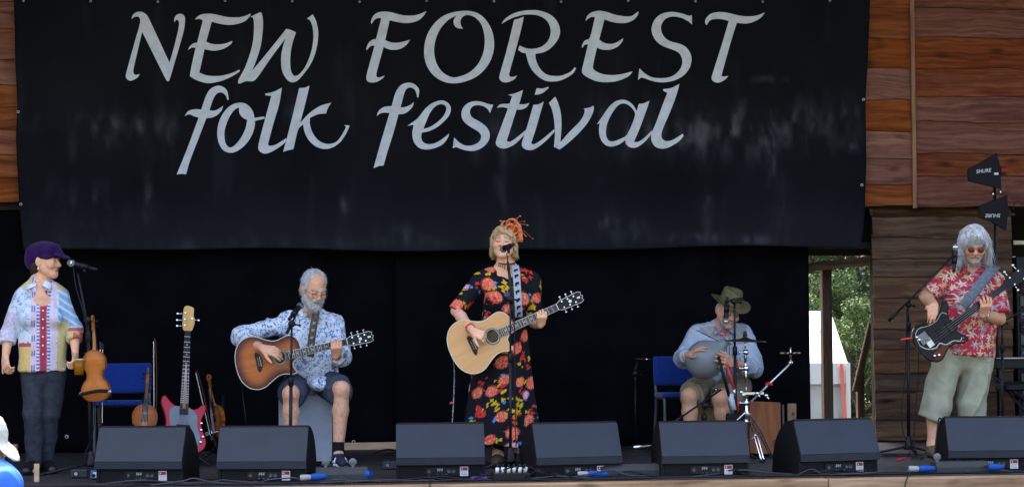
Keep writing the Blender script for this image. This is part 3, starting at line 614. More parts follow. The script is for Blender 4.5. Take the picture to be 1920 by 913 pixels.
# ------------------------------------------------------------------ anatomy
SKIN = mat('skin', (0.5, 0.3, 0.22), 0.5, spec=0.22, attr=True, var=0.10, vscale=40, bump=0.08, bscale=240, sss=0.08)
def Rhead(yaw, pitch, roll=0): return rot('Z', R(yaw)) @ rot('X', R(pitch)) @ rot('Y', R(roll))
def head(sd, c, Rm, sc=1.0, nose=1.0, jaw=1.0, beard=0.0, mouth=0.0):
    c = np.array(c, float); T = lambda x, y, z: c + Rm @ (V(x, y, z) * sc)
    sd.ell(T(0, .016, .032), V(.075, .096, .086) * sc, Rm, .02)
    sd.ell(T(0, -.022, -.035), V(.063 * jaw, .070, .078) * sc, Rm, .03)
    for x in (-1, 1):
        sd.cone(T(x * .052 * jaw, .005, -.052), T(x * .016, -.062, -.094), .022 * sc, .022 * sc, .025)
        sd.cone(T(x * .042, -.072, .020), T(x * .012, -.087, .018), .011 * sc, .010 * sc, .012)
        sd.ell(T(x * .040, -.064, -.030), V(.026, .024, .024) * sc, Rm, .02)
        sd.ell(T(x * .032, -.101, -.003), V(.017, .014, .011) * sc, Rm, .012, 's')
        sd.ell(T(x * .032, -.078, -.002), V(.0145, .0135, .013) * sc, Rm, .004)
        sd.ell(T(x * .078, .014, -.012), V(.011, .021, .031) * sc, Rm @ rot('X', R(-12)) @ rot('Z', R(-x * 24)), .008)
        sd.ell(T(x * .0125, -.098, -.036), V(.009, .011, .008) * sc, Rm, .008)
    sd.cone(T(0, -.084, .010), T(0, -.110, -.030), .009 * sc, .0125 * sc * nose, .012)
    sd.ell(T(0, -.070, -.098), V(.022, .020, .020) * sc, Rm, .02)
    sd.cone(T(-.017, -.084, -.062 + mouth * .003), T(.017, -.084, -.062 + mouth * .003), .0065 * sc, .0065 * sc, .006)
    sd.cone(T(-.014, -.084, -.072 - mouth * .006), T(.014, -.084, -.072 - mouth * .006), .0075 * sc, .0075 * sc, .006)
    if mouth: sd.ell(T(0, -.094, -.066), V(.014, .012, .003 + .004 * mouth) * sc, Rm, .004, 's')
def face_paint(c, Rm, sc, skin, lips, brow=None, beard=None, bz=-.045, eyes='closed', stubble=0, iris=(0.05, 0.07, 0.09)):
    """Colours of the head in its own frame: lips, brows, lashes, flush of nose and cheeks, beard, painted shade in creases."""
    skin = np.array(skin)
    def fn(v, N):
        q = (v - np.array(c)) @ Rm / sc; x, y, z = q.T; ax = np.abs(x); hd = (np.linalg.norm(q * V(1, .9, .85), axis=1) < .14)
        C = np.tile(skin, (len(v), 1)) * (0.94 + 0.12 * fbm(v, 25, 4))[:, None]
        def mix(mask, col): 
            nonlocal C
            C = C * (1 - mask[:, None]) + mask[:, None] * np.array(col)
        front = (y < -.03) & hd
        fl_ = front * (np.exp(-((ax - .042) ** 2 + (z + .028) ** 2) / .0006) * .35 + np.exp(-(x ** 2 + (z + .03) ** 2) / .0003) * .35)
        mix(np.clip(fl_, 0, .5), skin * V(1.08, .66, .60))
        mix(front * .75 * sstep(.0075, .004, np.abs(z + .067)) * sstep(.026, .019, ax) * (y < -.07), lips)
        mix(front * .8 * sstep(.0022, .0010, np.abs(z + .067 - 0.004 * (ax / .02) ** 2 * 0)) * sstep(.024, .018, ax) * (y < -.07), V(*lips) * .35)
        mix(front * .45 * sstep(.012, .004, np.abs(ax - .032)) * sstep(.014, .004, np.abs(z - .006)), skin * V(.55, .42, .40)); mix(front * .5 * sstep(.0030, .0012, np.abs(ax - (.018 + (-.03 - z) * .45))) * (z < -.03) * (z > -.062), skin * V(.55, .42, .38)); mix(front * .8 * sstep(.0045, .002, np.hypot(ax - .009, z + .043)), skin * .3)  # shade painted into eye sockets, nose-to-mouth folds and nostrils
        mix(hd * .35 * sstep(.55, .8, fbm(q * V(.4, 1, 1), 95, 3)), skin * V(.78, .62, .58))
        if brow is not None: mix(front * .9 * sstep(.008, .004, np.abs(z - .024 + .25 * (ax - .03) ** 2 / .03)) * (ax > .012) * (ax < .052), brow)
        if eyes == 'closed': mix(front * .95 * sstep(.0045, .002, np.abs(z + .007 + 6 * (ax - .032) ** 2)) * (np.abs(ax - .032) < .015), (0.06, 0.035, 0.03))
        else:
            e = np.sqrt((ax - .032) ** 2 / 1.9 + (z + .002) ** 2 * 2.2)
            mix(front * .9 * (e < .0095) , (0.06, 0.04, 0.035)); mix(front * .9 * (e < .0072), (0.5, 0.47, 0.45)); mix(front * .95 * (np.hypot(ax - .032, z + .002) < .005), iris)
        if beard is not None:
            bm = hd * sstep(bz + .012, bz - .008, z + .20 * (ax - .035) * (ax > .035)) * (y < .02) * (1 - .9 * sstep(.0075, .004, np.abs(z + .067)) * sstep(.024, .018, ax))
            mix(bm * (.75 + .25 * fbm(v, 120, 6)), beard)
        return C
    return fn
def limbs_arm(sd, sh, el, wr, g=1.0):
    sd.cone(sh, el, .047 * g, .038 * g, .02); m = np.array(el) * .7 + np.array(wr) * .3; sd.cone(el, m, .039 * g, .040 * g, .02); sd.cone(m, wr, .040 * g, .026 * g, .015)
def limbs_leg(sd, hip, kn, an, g=1.0):
    hip, kn, an = (np.array(p, float) for p in (hip, kn, an)); sd.cone(hip, kn, .082 * g, .055 * g, .03)
    back = unit(np.cross(unit(an - kn), V(1, 0, 0))); back = back if back[1] > 0 else -back
    m = kn * .66 + an * .34 + back * .012; sd.ell(kn + V(0, -.012, 0), V(.052, .05, .058) * g, None, .02); sd.cone(kn, m, .050 * g, .055 * g, .02); sd.cone(m, an, .055 * g, .034 * g, .02)
def foot(sd, an, d, L=.24):
    an = np.array(an, float); d = unit(d); h = an - V(0, 0, an[2] - .04) - d * .03; sd.cone(an, h, .034, .036, .02); sd.cone(h, h + d * (L - .06) - V(0, 0, .012), .036, .026, .02); sd.cone(an, h + d * .09, .032, .03, .03)
def hand(sd, wr, d, n, side, curl=(30, 30, 30, 30), sc=1.0, spread=5, thumb=(0.8, 0.6, -0.3), tcurl=20, h=None):
    """wrist, direction to the knuckles, back-of-hand normal; side=+1 puts the thumb towards cross(d, n)."""
    d = unit(d); n = unit(np.array(n, float) - d * np.dot(n, d)); s = np.cross(d, n) * side; wr = np.array(wr, float)
    offs = (.029, .010, -.010, -.028); lens = (.074, .082, .076, .060); tips = []
    for i in range(4):
        k = wr + (d * (.086 - .004 * abs(i - 1)) + s * offs[i]) * sc
        sd.cone(wr + (d * .012 + s * offs[i] * .55) * sc, k, .0145 * sc, .0115 * sc, .012)
        a = R(spread) * (1.5 - i); fd = unit(d * math.cos(a) + s * math.sin(a)); ang = 0; p = k
        c = curl[i] if np.ndim(curl[i]) else (curl[i],) * 3
        for j, fr_ in enumerate((.44, .31, .25)):
            ang += R(c[j]); q = p + (fd * math.cos(ang) - n * math.sin(ang)) * lens[i] * fr_ * sc
            sd.cone(p, q, (.0098 - j * .0008) * sc, (.0090 - j * .0008) * sc, .004); p = q
        tips.append(p)
    t0 = wr + (d * .022 + s * .022) * sc; td = unit(s * thumb[0] + d * thumb[1] + n * thumb[2]); t1 = t0 + td * .042 * sc; ax = unit(np.cross(td, n)) * side
    td2 = unit(td * math.cos(R(tcurl)) + d * math.sin(R(tcurl))); t2 = t1 + td2 * .030 * sc; t3 = t2 + unit(td2 + d * .25) * .024 * sc
    sd.cone(t0, t1, .0150 * sc, .0120 * sc, .012); sd.cone(t1, t2, .0115 * sc, .0102 * sc, .005); sd.cone(t2, t3, .0102 * sc, .0085 * sc, .004)
    return tips
def trapezius(sd, nb, shl, shr, r0=.055, r1=.05):
    for h in (shl, shr): sd.cone(np.array(nb) + V(0, .012, .0), np.array(h) + (np.array(nb) - np.array(h)) * .22 + V(0, .005, .012), r0, r1, .03)
def fret_hand(sd, wr, sc=1.0, curl=(52, 48, 35), spread=4):
    return hand(sd, wr, (.06, -.74, .67), (.05, -.67, -.74), 1, (curl,) * 4, sc, spread, (.15, .35, -.9), 0)
def bounds(pts, pad): P = np.array(pts); return P.min(0) - pad, P.max(0) + pad
def strands(name, m, parent, roots, dirs, length, n=7, r=0.0016, gravity=0.6, seed=0, spread=0.25, curl=0.0, collide=None, paint=None):
    """Locks of hair: thin tapered ribbons-in-the-round that leave along dirs and bend down."""
    rs = np.random.default_rng(seed); V_, F_, C_ = [], [], []
    for i, (p, d) in enumerate(zip(roots, dirs)):
        p = np.array(p, float); d = unit(np.array(d) + rs.normal(0, spread, 3)); L = (length[i] if np.ndim(length) else length) * rs.uniform(.75, 1.1); pts = [p]
        wv = rs.normal(0, 1, 3)
        for k in range(n):
            d = unit(d + V(0, 0, -gravity / n * 3) + wv * curl * math.sin(k * 1.3 + i)); q = pts[-1] + d * L / n
            if collide is not None:
                for (c, rad) in collide:
                    w = (q - c) / rad; l_ = np.linalg.norm(w)
                    if l_ < 1: q = c + w / l_ * rad
            pts.append(q)
        pts = np.array(pts); o = len(V_); t = unit(pts[-1] - pts[0]); a = unit(np.cross(t, rs.normal(0, 1, 3))); b_ = np.cross(t, a)
        col = paint(rs) if paint else (1, 1, 1)
        for k, q in enumerate(pts):
            rr = r * (1 - 0.75 * (k / n) ** 2)
            for w in range(3):
                th = 2.094 * w; V_.append(q + rr * (a * math.cos(th) + b_ * math.sin(th))); C_.append(col)
        for k in range(n):
            for w in range(3): F_.append((o + k * 3 + w, o + k * 3 + (w + 1) % 3, o + (k + 1) * 3 + (w + 1) % 3, o + (k + 1) * 3 + w))
    v = np.array(V_) - base_of(parent)
    return link(name, mesh_np(v, np.array(F_), np.array(C_) if paint else None), m, parent)
def shoe(parent, an, d, col_m, sole_m, L=.27, w=.046, hh=.075, name='shoe', h=.005, zf=0.0):
    """Shoe round a foot: upper and sole."""
    an = np.array(an, float); d = unit(V(d[0], d[1], 0)); s = V(-d[1], d[0], 0); heel = V(an[0], an[1], zf) - d * .055
    sd = SDF(*bounds([heel - d * .06, heel + d * (L + .03), an + V(0, 0, .05), heel - V(0, 0, .02)], .08), h)
    sd.cone(heel + d * .02 + V(0, 0, .045), heel + d * .10 + V(0, 0, .045), w * .80, w * .86, .02); sd.cone(heel + d * .10 + V(0, 0, .043), heel + d * (L - .05) + V(0, 0, .028), w * .86, w * .72, .03)
    sd.cone(heel + d * .035 + V(0, 0, .05), V(an[0], an[1], zf + hh) , w * .78, w * .86, .03, cut=True)
    sd.box(heel + d * .1 - V(0, 0, .1), (.4, .4, .112), None, .004, 's')
    up = sdf_obj(name, sd, col_m, parent)
    b_ = MB(); pr = []
    for i in range(20):
        a = 2 * math.pi * i / 20; x = math.cos(a); y = math.sin(a); ww = w * (1.0 if x > -.2 else .86); pr.append((L / 2 * x + L / 2 - .03, ww * y))
    fr_ = Matrix([[d[0], s[0], 0, heel[0]], [d[1], s[1], 0, heel[1]], [0, 0, 1, zf], [0, 0, 0, 1]])
    b_.prism(pr, 0.0, .022, fr_, ch=.003); b_.build('sole', sole_m, up); return up
# ------------------------------------------------------------------ people
def person(label, Y, px, group='band members on the stage'):
    p = fl(px[0], px[1]); return thing('person', label, 'person', (p[0], Y, 0), group)
m_denim = mat('dark_denim', (0.030, 0.034, 0.044), 0.85, var=0.25, vscale=30, bump=0.2, bscale=300)
m_blackleather = mat('black_leather', (0.008, 0.008, 0.010), 0.32, spec=0.4, bump=0.1, bscale=60)
m_sole_blk = mat('black_rubber', (0.012, 0.012, 0.013), 0.7)
m_hairdark = mat('dark_hair', (0.035, 0.022, 0.015), 0.5, bump=0.5, bscale=120)
m_silver = mat('silver', (0.8, 0.8, 0.8), 0.2, 1.0)
# --- woman in the purple cap
def woman_left():
    Y0 = 0.10; J = lambda x, y, d=0.0: oy(x, y, Y0 + d)
    o = person('woman in purple velvet cap, patchwork shirt and dark jeans, holding a beer cup', Y0, (78, 884))
    hc = J(86, 489, 0.0); Rm = Rhead(66, 2, 0); sc = 1.0
    nb = J(75, 531, .02); shl, shr = J(40, 559, .03), J(114, 557, .03); ell_, elr = J(17, 625, .05), J(139, 618, .03); wl_, wr_ = J(10, 668, -.02), J(141, 661, -.08)
    pel = J(82, 690, .02); hl, hr = J(62, 700, .02), J(101, 700, .02); kl, kr = J(62, 778, -.03), J(95, 776, .02); al, ar = J(64, 868, 0), J(86, 864, .10)
    sd = SDF(*bounds([hc + V(0, 0, .12), al, ar, ell_, wl_ - V(.05, .1, .1), wr_ + V(.06, -.1, -.1), hc - V(.12, .14, 0), hc + V(.12, .14, 0), al - V(0, .2, .06), pel + V(0, .16, 0), shr], .07), .005)
    head(sd, hc, Rm, sc, jaw=.92); sd.cone(hc + V(-.01, .02, -.06), nb, .050, .056, .02); sd.cone(nb, (shl + shr) / 2 - V(0, 0, .08), .06, .12, .05, flat=((0, 1, 0), .7))
    sd.cone((shl + shr) / 2 - V(0, 0, .08), pel, .14, .11, .05, flat=((0, 1, 0), .70)); sd.ell(nb + V(.01, -.024, -.11), (.060, .070, .10), None, .03); sd.cone(shl, shr, .05, .05, .03)
    limbs_arm(sd, shl, ell_, wl_, .92); limbs_arm(sd, shr, elr, wr_, .92); limbs_leg(sd, hl, kl, al, .78); limbs_leg(sd, hr, kr, ar, .78); foot(sd, al, (-.1, -1, 0), .2); foot(sd, ar, (.35, -1, 0), .2)
    hand(sd, wl_, J(12, 700, -.06) - wl_, (-.7, -.7, 0), 1, (35, 40, 42, 45), .95, 3, (.5, .8, -.2))
    hand(sd, wr_, V(.05, -.55, -1), (.9, -.2, .3), -1, (45, 48, 50, 50), .95, 3, (.8, .5, -.4))
    sdf_obj('body', sd, SKIN, o, face_paint(hc, Rm, sc, (0.707, 0.376, 0.233), (0.45, 0.17, 0.16), (0.16, 0.10, 0.07), eyes='open'))
    # shirt
    s = SDF(*bounds([nb + V(0, 0, .08), ell_ - V(.05, 0, .1), elr + V(.06, 0, -.1), pel - V(0, .2, .1), pel + V(0, .2, 0), wl_, wr_ + V(.03, -.02, 0)], .08), .005)
    ch = (shl + shr) / 2 - V(0, 0, .11); fy = ((0, 1, 0), .74)
    s.cone(shl + V(.035, 0, -.012), shr + V(-.035, 0, -.012), .060, .060, .03); trapezius(s, nb, shl, shr, .066, .056); s.cone(ch, (ch + pel) / 2, .150, .150, .05, flat=fy); s.cone((ch + pel) / 2, pel - V(.01, 0, .02), .152, .160, .05, flat=fy, cut=True)
    for x in (-1, 1): s.ell(ch + V(x * .075 + .01, -.085, -.03), (.075, .06, .075), None, .04)
    s.cone(nb + V(0, .015, .035), nb - V(0, 0, .05), .052, .085, .03)
    cl, cr = wl_ * .42 + ell_ * .58, wr_ * .50 + elr * .50
    s.cone(shl, ell_, .058, .056, .03); s.cone(ell_, cl, .055, .052, .02, cut=True); s.cone(shr, elr, .058, .054, .03); s.cone(elr, cr, .054, .050, .02, cut=True)
    for (c, w, e) in ((cl, wl_, ell_), (cr, wr_, elr)):
        dd = unit(w - e); s.cone(c - dd * .055, c - dd * .002, .057, .056, .006, cut=True, cut0=True)
    s.cone(nb + V(.010, -.085, .06), nb + V(.018, -.125, -.15), .105, .030, .008, 's', flat=((1, 0, 0), .48))
    cx0 = J(84, 600)[0]
    def paint(v, N):
        x = v[:, 0] - cx0 - .03 * (v[:, 2] - .8) * 0; z = v[:, 2]; n1 = fbm(v, 22, 3); n2 = fbm(v, 55, 8)
        C = np.tile(V(.56, .62, .70), (len(v), 1)); arm = (v[:, 0] < cx0 - .175) | (v[:, 0] > cx0 + .17)
        def put(m, c, a=1.0):
            nonlocal C
            m = np.asarray(m, float)[:, None] * a; C = C * (1 - m) + m * np.array(c)
        put((n1 > .52) & (n1 < .57), (.13, .20, .38), .75); put(n2 > .62, (.25, .33, .50), .6)
        put((x > .10) & (z > 1.02), (.16, .33, .52), .8); put((x > .10) & (np.abs(np.sin(x * 40 + z * 60)) > .85), (.6, .66, .7), .7)
        put((x > .09) & (x < .17) & (z < 1.05) & (n1 < .56), (.55, .42, .13), .85); put((x > .05) & (z > 1.27), (.52, .40, .14), .8); put((x < -.08) & (z > 1.29), (.60, .45, .14), .8)
        put((x < -.065) & (z < .885), (.60, .42, .13), .95); put((x < -.05) & (np.abs(z - .895) < .014), (.35, .05, .07), .95); put((x < -.045) & (x > -.078) & (z < .89), (.36, .05, .07), .95)
        put((x < -.05) & (np.abs(z - .93) < .022) & (np.sin(x * 190) > -.2), (.62, .60, .62), .9)
        put(np.abs(x) < .085, (.60, .47, .55), .9); put((np.abs(x + .068) < .016) & (np.sin(z * 62) > .25) & (np.abs(np.abs(x + .068) - .008) < .005), (.10, .14, .32), .9)
        put(np.abs(x) < .046, (.60, .62, .68)); put((np.abs(np.abs(x) - .036) < .011) & (np.sin(z * 260 + np.sign(x)) > -.1), (.07, .10, .36), .95)
        put((np.abs(x) < .024) & (z < nb[2] - .05), (.33, .035, .06)); put((np.abs(x) < .024) & (np.abs(x) > .020), (.45, .12, .14))
        put((v[:, 0] < cx0 - .20) & (z > .93) & (z < 1.12) & (n2 > .42), (.55, .42, .52), .8); put((v[:, 0] < cx0 - .17) & (z < .93), (.60, .66, .72), .9)
        put((v[:, 0] > cx0 + .17) & (z > .89) & (z < .99), (.58, .40, .12), .95); put((v[:, 0] > cx0 + .20) & (z > .86) & (z < .98) & (n1 > .45), (.42, .08, .09), .9); put((v[:, 0] > cx0 + .16) & (z < .88), (.50, .24, .27), .9); put((v[:, 0] > cx0 + .165) & (np.abs(z - 1.0) < .012), (.42, .06, .08), .9)
        return C
    m_sh = mat('patchwork_cotton', (.6, .6, .6), 0.8, attr=True, bump=0.15, bscale=200, var=0.06, vscale=60)
    so_ = sdf_obj('shirt', s, m_sh, o, paint, wrinkles(.007, 9, 2, (1, 1, .55)))
    b_ = MB()
    for y in (527, 545, 566, 584, 606, 625, 648, 668): pass
    for z in np.linspace(.83, 1.13, 6):
        bb = MB(); bb.ball((cx0 + .004, Y0 - .150 + .02 * abs(z - 1.05), z), .0065, 8, (1, .5, 1)); bb.build('button', mat('pearl_button', (.75, .72, .68), .3), so_)
    # collar wings
    for sx in (-1, 1):
        b_ = MB(); n0 = nb + V(sx * .052, -.02, .035); n1 = nb + V(sx * .02 + .006, -.088, -.015); n2 = nb + V(sx * .082, -.105, -.045); n3 = nb + V(sx * .088, -.02, .004); nn = nb + V(sx * .03, .062, .04); n4 = nb + V(sx * .05, .078, .01)
        b_._add([nn, n0, n1, n2, n3, n4], [(0, 1, 4, 5), (1, 2, 3, 4)] if sx > 0 else [(5, 4, 1, 0), (4, 3, 2, 1)], True)
        c_ = b_.build('collar', mat('collar_cotton', (.62, .66, .72), .8, var=.2, vscale=40), so_); c_.modifiers.new('t', 'SOLIDIFY').thickness = .006
    # jeans
    s = SDF(*bounds([pel + V(.0, .18, .06), pel - V(0, .18, 0), al - V(.02, .06, 0), ar + V(.02, .06, 0), hl - V(.1, 0, 0), hr + V(.1, 0, 0)], .06), .005)
    s.cone(pel + V(-.035, .005, -.01), pel + V(.035, .005, -.01), .115, .115, .04, flat=((0, 1, 0), .78)); s.ell(pel - V(0, -.005, .06), (.11, .092, .08), None, .04)
    for (h_, k_, a_) in ((hl, kl, al), (hr, kr, ar)):
        s.cone(h_ - V(0, 0, .03), k_, .086, .060, .02); s.cone(k_, (k_ + a_) / 2 + V(0, .015, 0), .058, .056, .02); s.cone((k_ + a_) / 2 + V(0, .015, 0), a_ + V(0, 0, -.02), .056, .043, .02, cut=True)
    sdf_obj('jeans', s, m_denim, o, None, wrinkles(.007, 8, 6, (1, 1, .9)))
    for a_, d in ((al, (-.25, -1, 0)), (ar, (.45, -1, 0))):
        sh_ = shoe(o, a_, d, m_blackleather, m_sole_blk, .25, .050, .15, 'boot')
        for k in range(4):
            b_ = MB(); dd = unit(d); c = V(a_[0], a_[1], .082 - .012 * k) + dd * (.035 + .018 * k); sdv = V(-dd[1], dd[0], 0); b_.tube([c - sdv * .02, c + V(0, 0, .006) , c + sdv * .02], .0028, 5); b_.build('lace', m_sole_blk, sh_)
    # cap: soft crown that sags back, peak to the front
    s = SDF(*bounds([hc - V(.15, .16, .06), hc + V(.17, .16, .19)], .02), .005); T = lambda x, y, z: hc + Rm @ V(x, y, z)
    s.ell(T(0, .020, .066), (.098, .118, .066), Rm @ rot('X', R(-6)), .02); s.ell(T(0, .088, .012), (.090, .062, .082), Rm, .03); s.cone(T(0, -.06, .085), T(0, -.125, .052), .055, .02, .03, flat=(Rm @ V(0, 0, 1), .5)); s.ell(T(0, -.008, .028), (.082, .100, .022), Rm, .01)
    s.ell(T(0, -.118, .040), (.066, .060, .010), Rm @ rot('X', R(20)), .014)
    s.ell(T(0, -.04, -.06), (.072, .105, .085), Rm, .006, 's')
    m_velvet = mat('purple_velvet', (.024, .007, .055), .9, spec=.05, sheen=.08, var=.3, vscale=18, bump=.2, bscale=60)
    sdf_obj('cap', s, m_velvet, o, None, wrinkles(.004, 16, 5))
    s = SDF(*bounds([hc - V(.12, .14, .11), hc + V(.12, .16, .1)], .02), .005)
    s.ell(T(0, .062, -.034), (.076, .056, .068), Rm, .02); s.ell(T(0, .085, -.085), (.03, .03, .05), Rm, .02); sdf_obj('hair', s, m_hairdark, o)
    for x in (-1, 1):
        b_ = MB(); e = T(x * .088, .008, -.046); b_.tube([e + V(0, 0, .012), e - V(0, 0, .004)], .0018, 5); b_.ball(e - V(0, 0, .012), .0065, 8, (.8, .8, 1.9)); b_.build('earring', m_silver, o)
    return o
woman_left()
# plastic beer cup in her hand
def beer_cup():
    Y = -0.02; top, bot = oy(148, 661, Y), oy(148, 704, Y); h = top[2] - bot[2]; c = V(bot[0], Y, bot[2])
    t = thing('beer_cup', 'clear plastic cup half full of amber beer in the left woman\'s hand', 'cup', c)
    b_ = MB(); b_.lathe([(.0, .001), (.032, 0), (.034, .004), (.044, h), (.0455, h + .002), (.0455, h - .003), (.0425, h - .004), (.0328, .006), (0, .005)], c, n=24); b_.build('cup_wall', mat('clear_plastic', (.85, .87, .88), .05, trans=1.0, ior=1.08, spec=.4), t)
    b_ = MB(); b_.lathe([(0, .0065), (.0315, .0065), (.0395, h * .68), (0, h * .68)], c, n=24); b_.build('beer', mat('beer', (.50, .19, .015), .2), t)
    b_ = MB(); b_.lathe([(0, h * .685), (.0397, h * .685), (.0402, h * .72), (0, h * .725)], c, n=24); b_.build('froth', mat('froth', (.75, .68, .52), .8), t)
beer_cup()
# --- singer in the floral dress
def flowers(v2, seed, base, density=1.0, big=.052, region=None):
    """Scattered blossoms on dark cloth: coral chrysanthemums, red sprays, yellow, blue, pink and green leaves. v2: metres across, up."""
    rs = np.random.default_rng(seed); C = np.tile(np.array(base), (len(v2), 1)); lo, hi = v2.min(0), v2.max(0); area = (hi - lo).prod()
    CO, RD, YE, BL, PI_, GR = (.62, .10, .055), (.50, .035, .03), (.52, .33, .02), (.03, .25, .60), (.60, .28, .33), (.03, .22, .10)
    def petals(c, r, n, depth, col, inner=None, ph=0, sharp=1.0):
        d = v2 - c; m = (np.abs(d[:, 0]) < r * 1.1) & (np.abs(d[:, 1]) < r * 1.1)
        if not m.any(): return
        q = d[m]; rad = np.hypot(q[:, 0], q[:, 1]) / r; an = np.arctan2(q[:, 1], q[:, 0]) + ph
        edge = 1 - depth * np.abs(np.sin(an * n / 2)) ** sharp; k = rad < edge; cc = C[m]; cc[k] = np.array(col) * (0.85 + .3 * rs.random())
        if inner is not None:
            t = k & (np.sin(an * n + rad * 14) * np.cos(rad * 30) > .35); cc[t] = inner
        C[m] = cc
    def leafy(c, col, n, r, sp):
        for _ in range(n): petals(np.array(c) + rs.normal(0, sp, 2), r * rs.uniform(.7, 1.2), rs.integers(2, 5), .55, col, None, rs.uniform(0, 6))
    N = int(area / .018 * density); pts = []
    for _ in range(N * 6):
        p = lo + rs.random(2) * (hi - lo)
        if all(np.hypot(*(p - q)) > .088 for q in pts): pts.append(p)
        if len(pts) >= N: break
    for p in pts:
        k = rs.random()
        
        if rs.random() < .6: leafy(p + rs.normal(0, .04, 2), YE, 3, .015, .014)
        if rs.random() < .6: leafy(p + rs.normal(0, .055, 2), BL, 2, .013, .008)
        if k < .55: petals(p, big * rs.uniform(.8, 1.05), 22, .28, CO, (.78, .33, .22), rs.uniform(0, 6)); leafy(p + rs.normal(0, .045, 2), RD, 4, .014, .016)
        elif k < .72: leafy(p, RD, 7, .022, .026)
        elif k < .84: petals(p, big * .8, 16, .4, PI_, (.68, .45, .45)); leafy(p + V(-.03, -.03), YE, 4, .02, .018)
        elif k < .93: leafy(p, GR, 5, .019, .018)
        else: leafy(p, YE, 6, .022, .024)
    return C
def singer():
    Y0 = 0.15; J = lambda x, y, d=0.0: oy(x, y, Y0 + d)
    o = person('woman singing at the centre microphone in a black floral dress with orange fascinator', Y0, (948, 874))
    hc = J(945, 455, -.02); Rm = Rhead(-14, -7, 2); sc = 1.02
    nb = J(949, 503, .03); shl, shr = J(899, 526, .03), J(1000, 526, .03); ell_, elr = J(856, 583, .0), J(1001, 604, .02)
    wl_, wr_ = J(886, 620, -.31), J(1013, 609, -.24)
    pel = J(945, 655, .04); waist = J(946, 578, .03); hl, hr = J(922, 665, .04), J(972, 665, .04); kl, kr = J(925, 770, .02), J(968, 770, .04); al, ar = J(934, 852, -.02), J(962, 850, .10)
    sd = SDF(*bounds([hc + V(0, 0, .13), al - V(0, .2, .07), ar, ell_, shr, wl_ - V(0, .06, .1), wr_ + V(.1, -.06, .1), pel + V(0, .16, 0)], .07), .005)
    head(sd, hc, Rm, sc, mouth=1.0); sd.cone(hc + V(0, .02, -.06), nb, .050, .058, .02); sd.cone(nb, (shl + shr) / 2 - V(0, 0, .10), .065, .135, .05, flat=((0, 1, 0), .7)); sd.cone((shl + shr) / 2 - V(0, 0, .1), pel, .13, .14, .05, flat=((0, 1, 0), .7))
    trapezius(sd, nb, shl, shr, .045, .042); sd.cone(shl + V(.03, 0, 0), shr - V(.03, 0, 0), .05, .05, .03); ch = (shl + shr) / 2 - V(0, 0, .14)
    for x in (-1, 1): sd.ell(ch + V(x * .07, -.085, 0), (.07, .062, .07), None, .03)
    limbs_arm(sd, shl, ell_, wl_, .98); limbs_arm(sd, shr, elr, wr_, .95); limbs_leg(sd, hl, kl, al, .95); limbs_leg(sd, hr, kr, ar, .95); foot(sd, al, (-.1, -1, 0), .2); foot(sd, ar, (.2, -1, 0), .2)
    hand(sd, wl_, J(918, 636, -.36) - wl_, (-.15, -.9, .45), 1, ((45, 30, 15), (55, 45, 20), (62, 50, 25), (68, 55, 25)), .95, 3, (.75, .75, -.35), 15)
    fret_hand(sd, wr_, .95)
    fp = face_paint(hc, Rm, sc, (0.730, 0.399, 0.252), (0.48, 0.17, 0.17), (0.30, 0.20, 0.12))
    sdf_obj('body', sd, SKIN, o, fp)
    # dress bodice and elbow sleeves
    s = SDF(*bounds([nb + V(0, 0, .06), ell_ - V(.06, .05, .04), elr + V(.08, 0, -.05), waist - V(0, .2, .1), waist + V(0, .2, 0), shr], .08), .005)
    s.cone(shl + V(.03, 0, -.012), shr + V(-.03, 0, -.012), .056, .056, .03); trapezius(s, nb - V(0, 0, .01), shl, shr, .050, .050); s.cone(ch + V(0, 0, .02), waist, .155, .140, .05, flat=((0, 1, 0), .78)); s.cone(waist, waist - V(0, 0, .10), .140, .155, .04, flat=((0, 1, 0), .8), cut=True)
    for x in (-1, 1): s.ell(ch + V(x * .075, -.092, -.01), (.082, .072, .080), None, .035)
    s.cone(shl, ell_ + (ell_ - shl) * .02, .058, .062, .03, cut=True); s.cone(shr, elr - (elr - shr) * .1, .058, .060, .03, cut=True)
    s.cone(nb + V(-.002, -.06, .05), nb + V(.006, -.17, -.15), .088, .020, .012, 's'); s.cone(nb + V(0, .0, .04), nb + V(0, -.10, .02), .080, .080, .012, 's')
    m_dr = mat('floral_viscose', (.02, .02, .02), .85, spec=.08, attr=True, bump=.12, bscale=160, var=.05, vscale=80)
    blk = (.010, .010, .013)
    def paint(v, N): return flowers(np.stack([v[:, 0] + .5 * v[:, 1] + 3.3, v[:, 2]], 1), 5, blk, 1.5)
    dr = sdf_obj('dress', s, m_dr, o, paint, wrinkles(.005, 9, 3, (1, 1, .6)))
    # lavender lace at the neckline
    s = SDF(*bounds([ch - V(.1, .2, .1), ch + V(.1, .0, .1)], .02), .005); s.ell(ch + V(.006, -.112, .040), (.058, .034, .032), None, .01); s.ell(ch + V(.006, -.115, .082), (.09, .06, .03), None, .008, 's'); sdf_obj('lace_trim', s, mat('lavender_lace', (.10, .07, .19), .9, var=.4, vscale=160), dr, None, wrinkles(.004, 60, 3))
    # long skirt: lofted with soft folds
    prof = [(572, 908, 988), (600, 900, 990), (640, 893, 993), (690, 884, 998), (740, 878, 1002), (790, 873, 1006), (836, 868, 1010)]
    nth, nzz = 300, 170; zz = []; cx = []; hw = []
    for (y, a, b_) in prof:
        pa, pb = J(a, y), J(b_, y); zz.append(pa[2]); cx.append((pa[0] + pb[0]) / 2); hw.append((pb[0] - pa[0]) / 2)
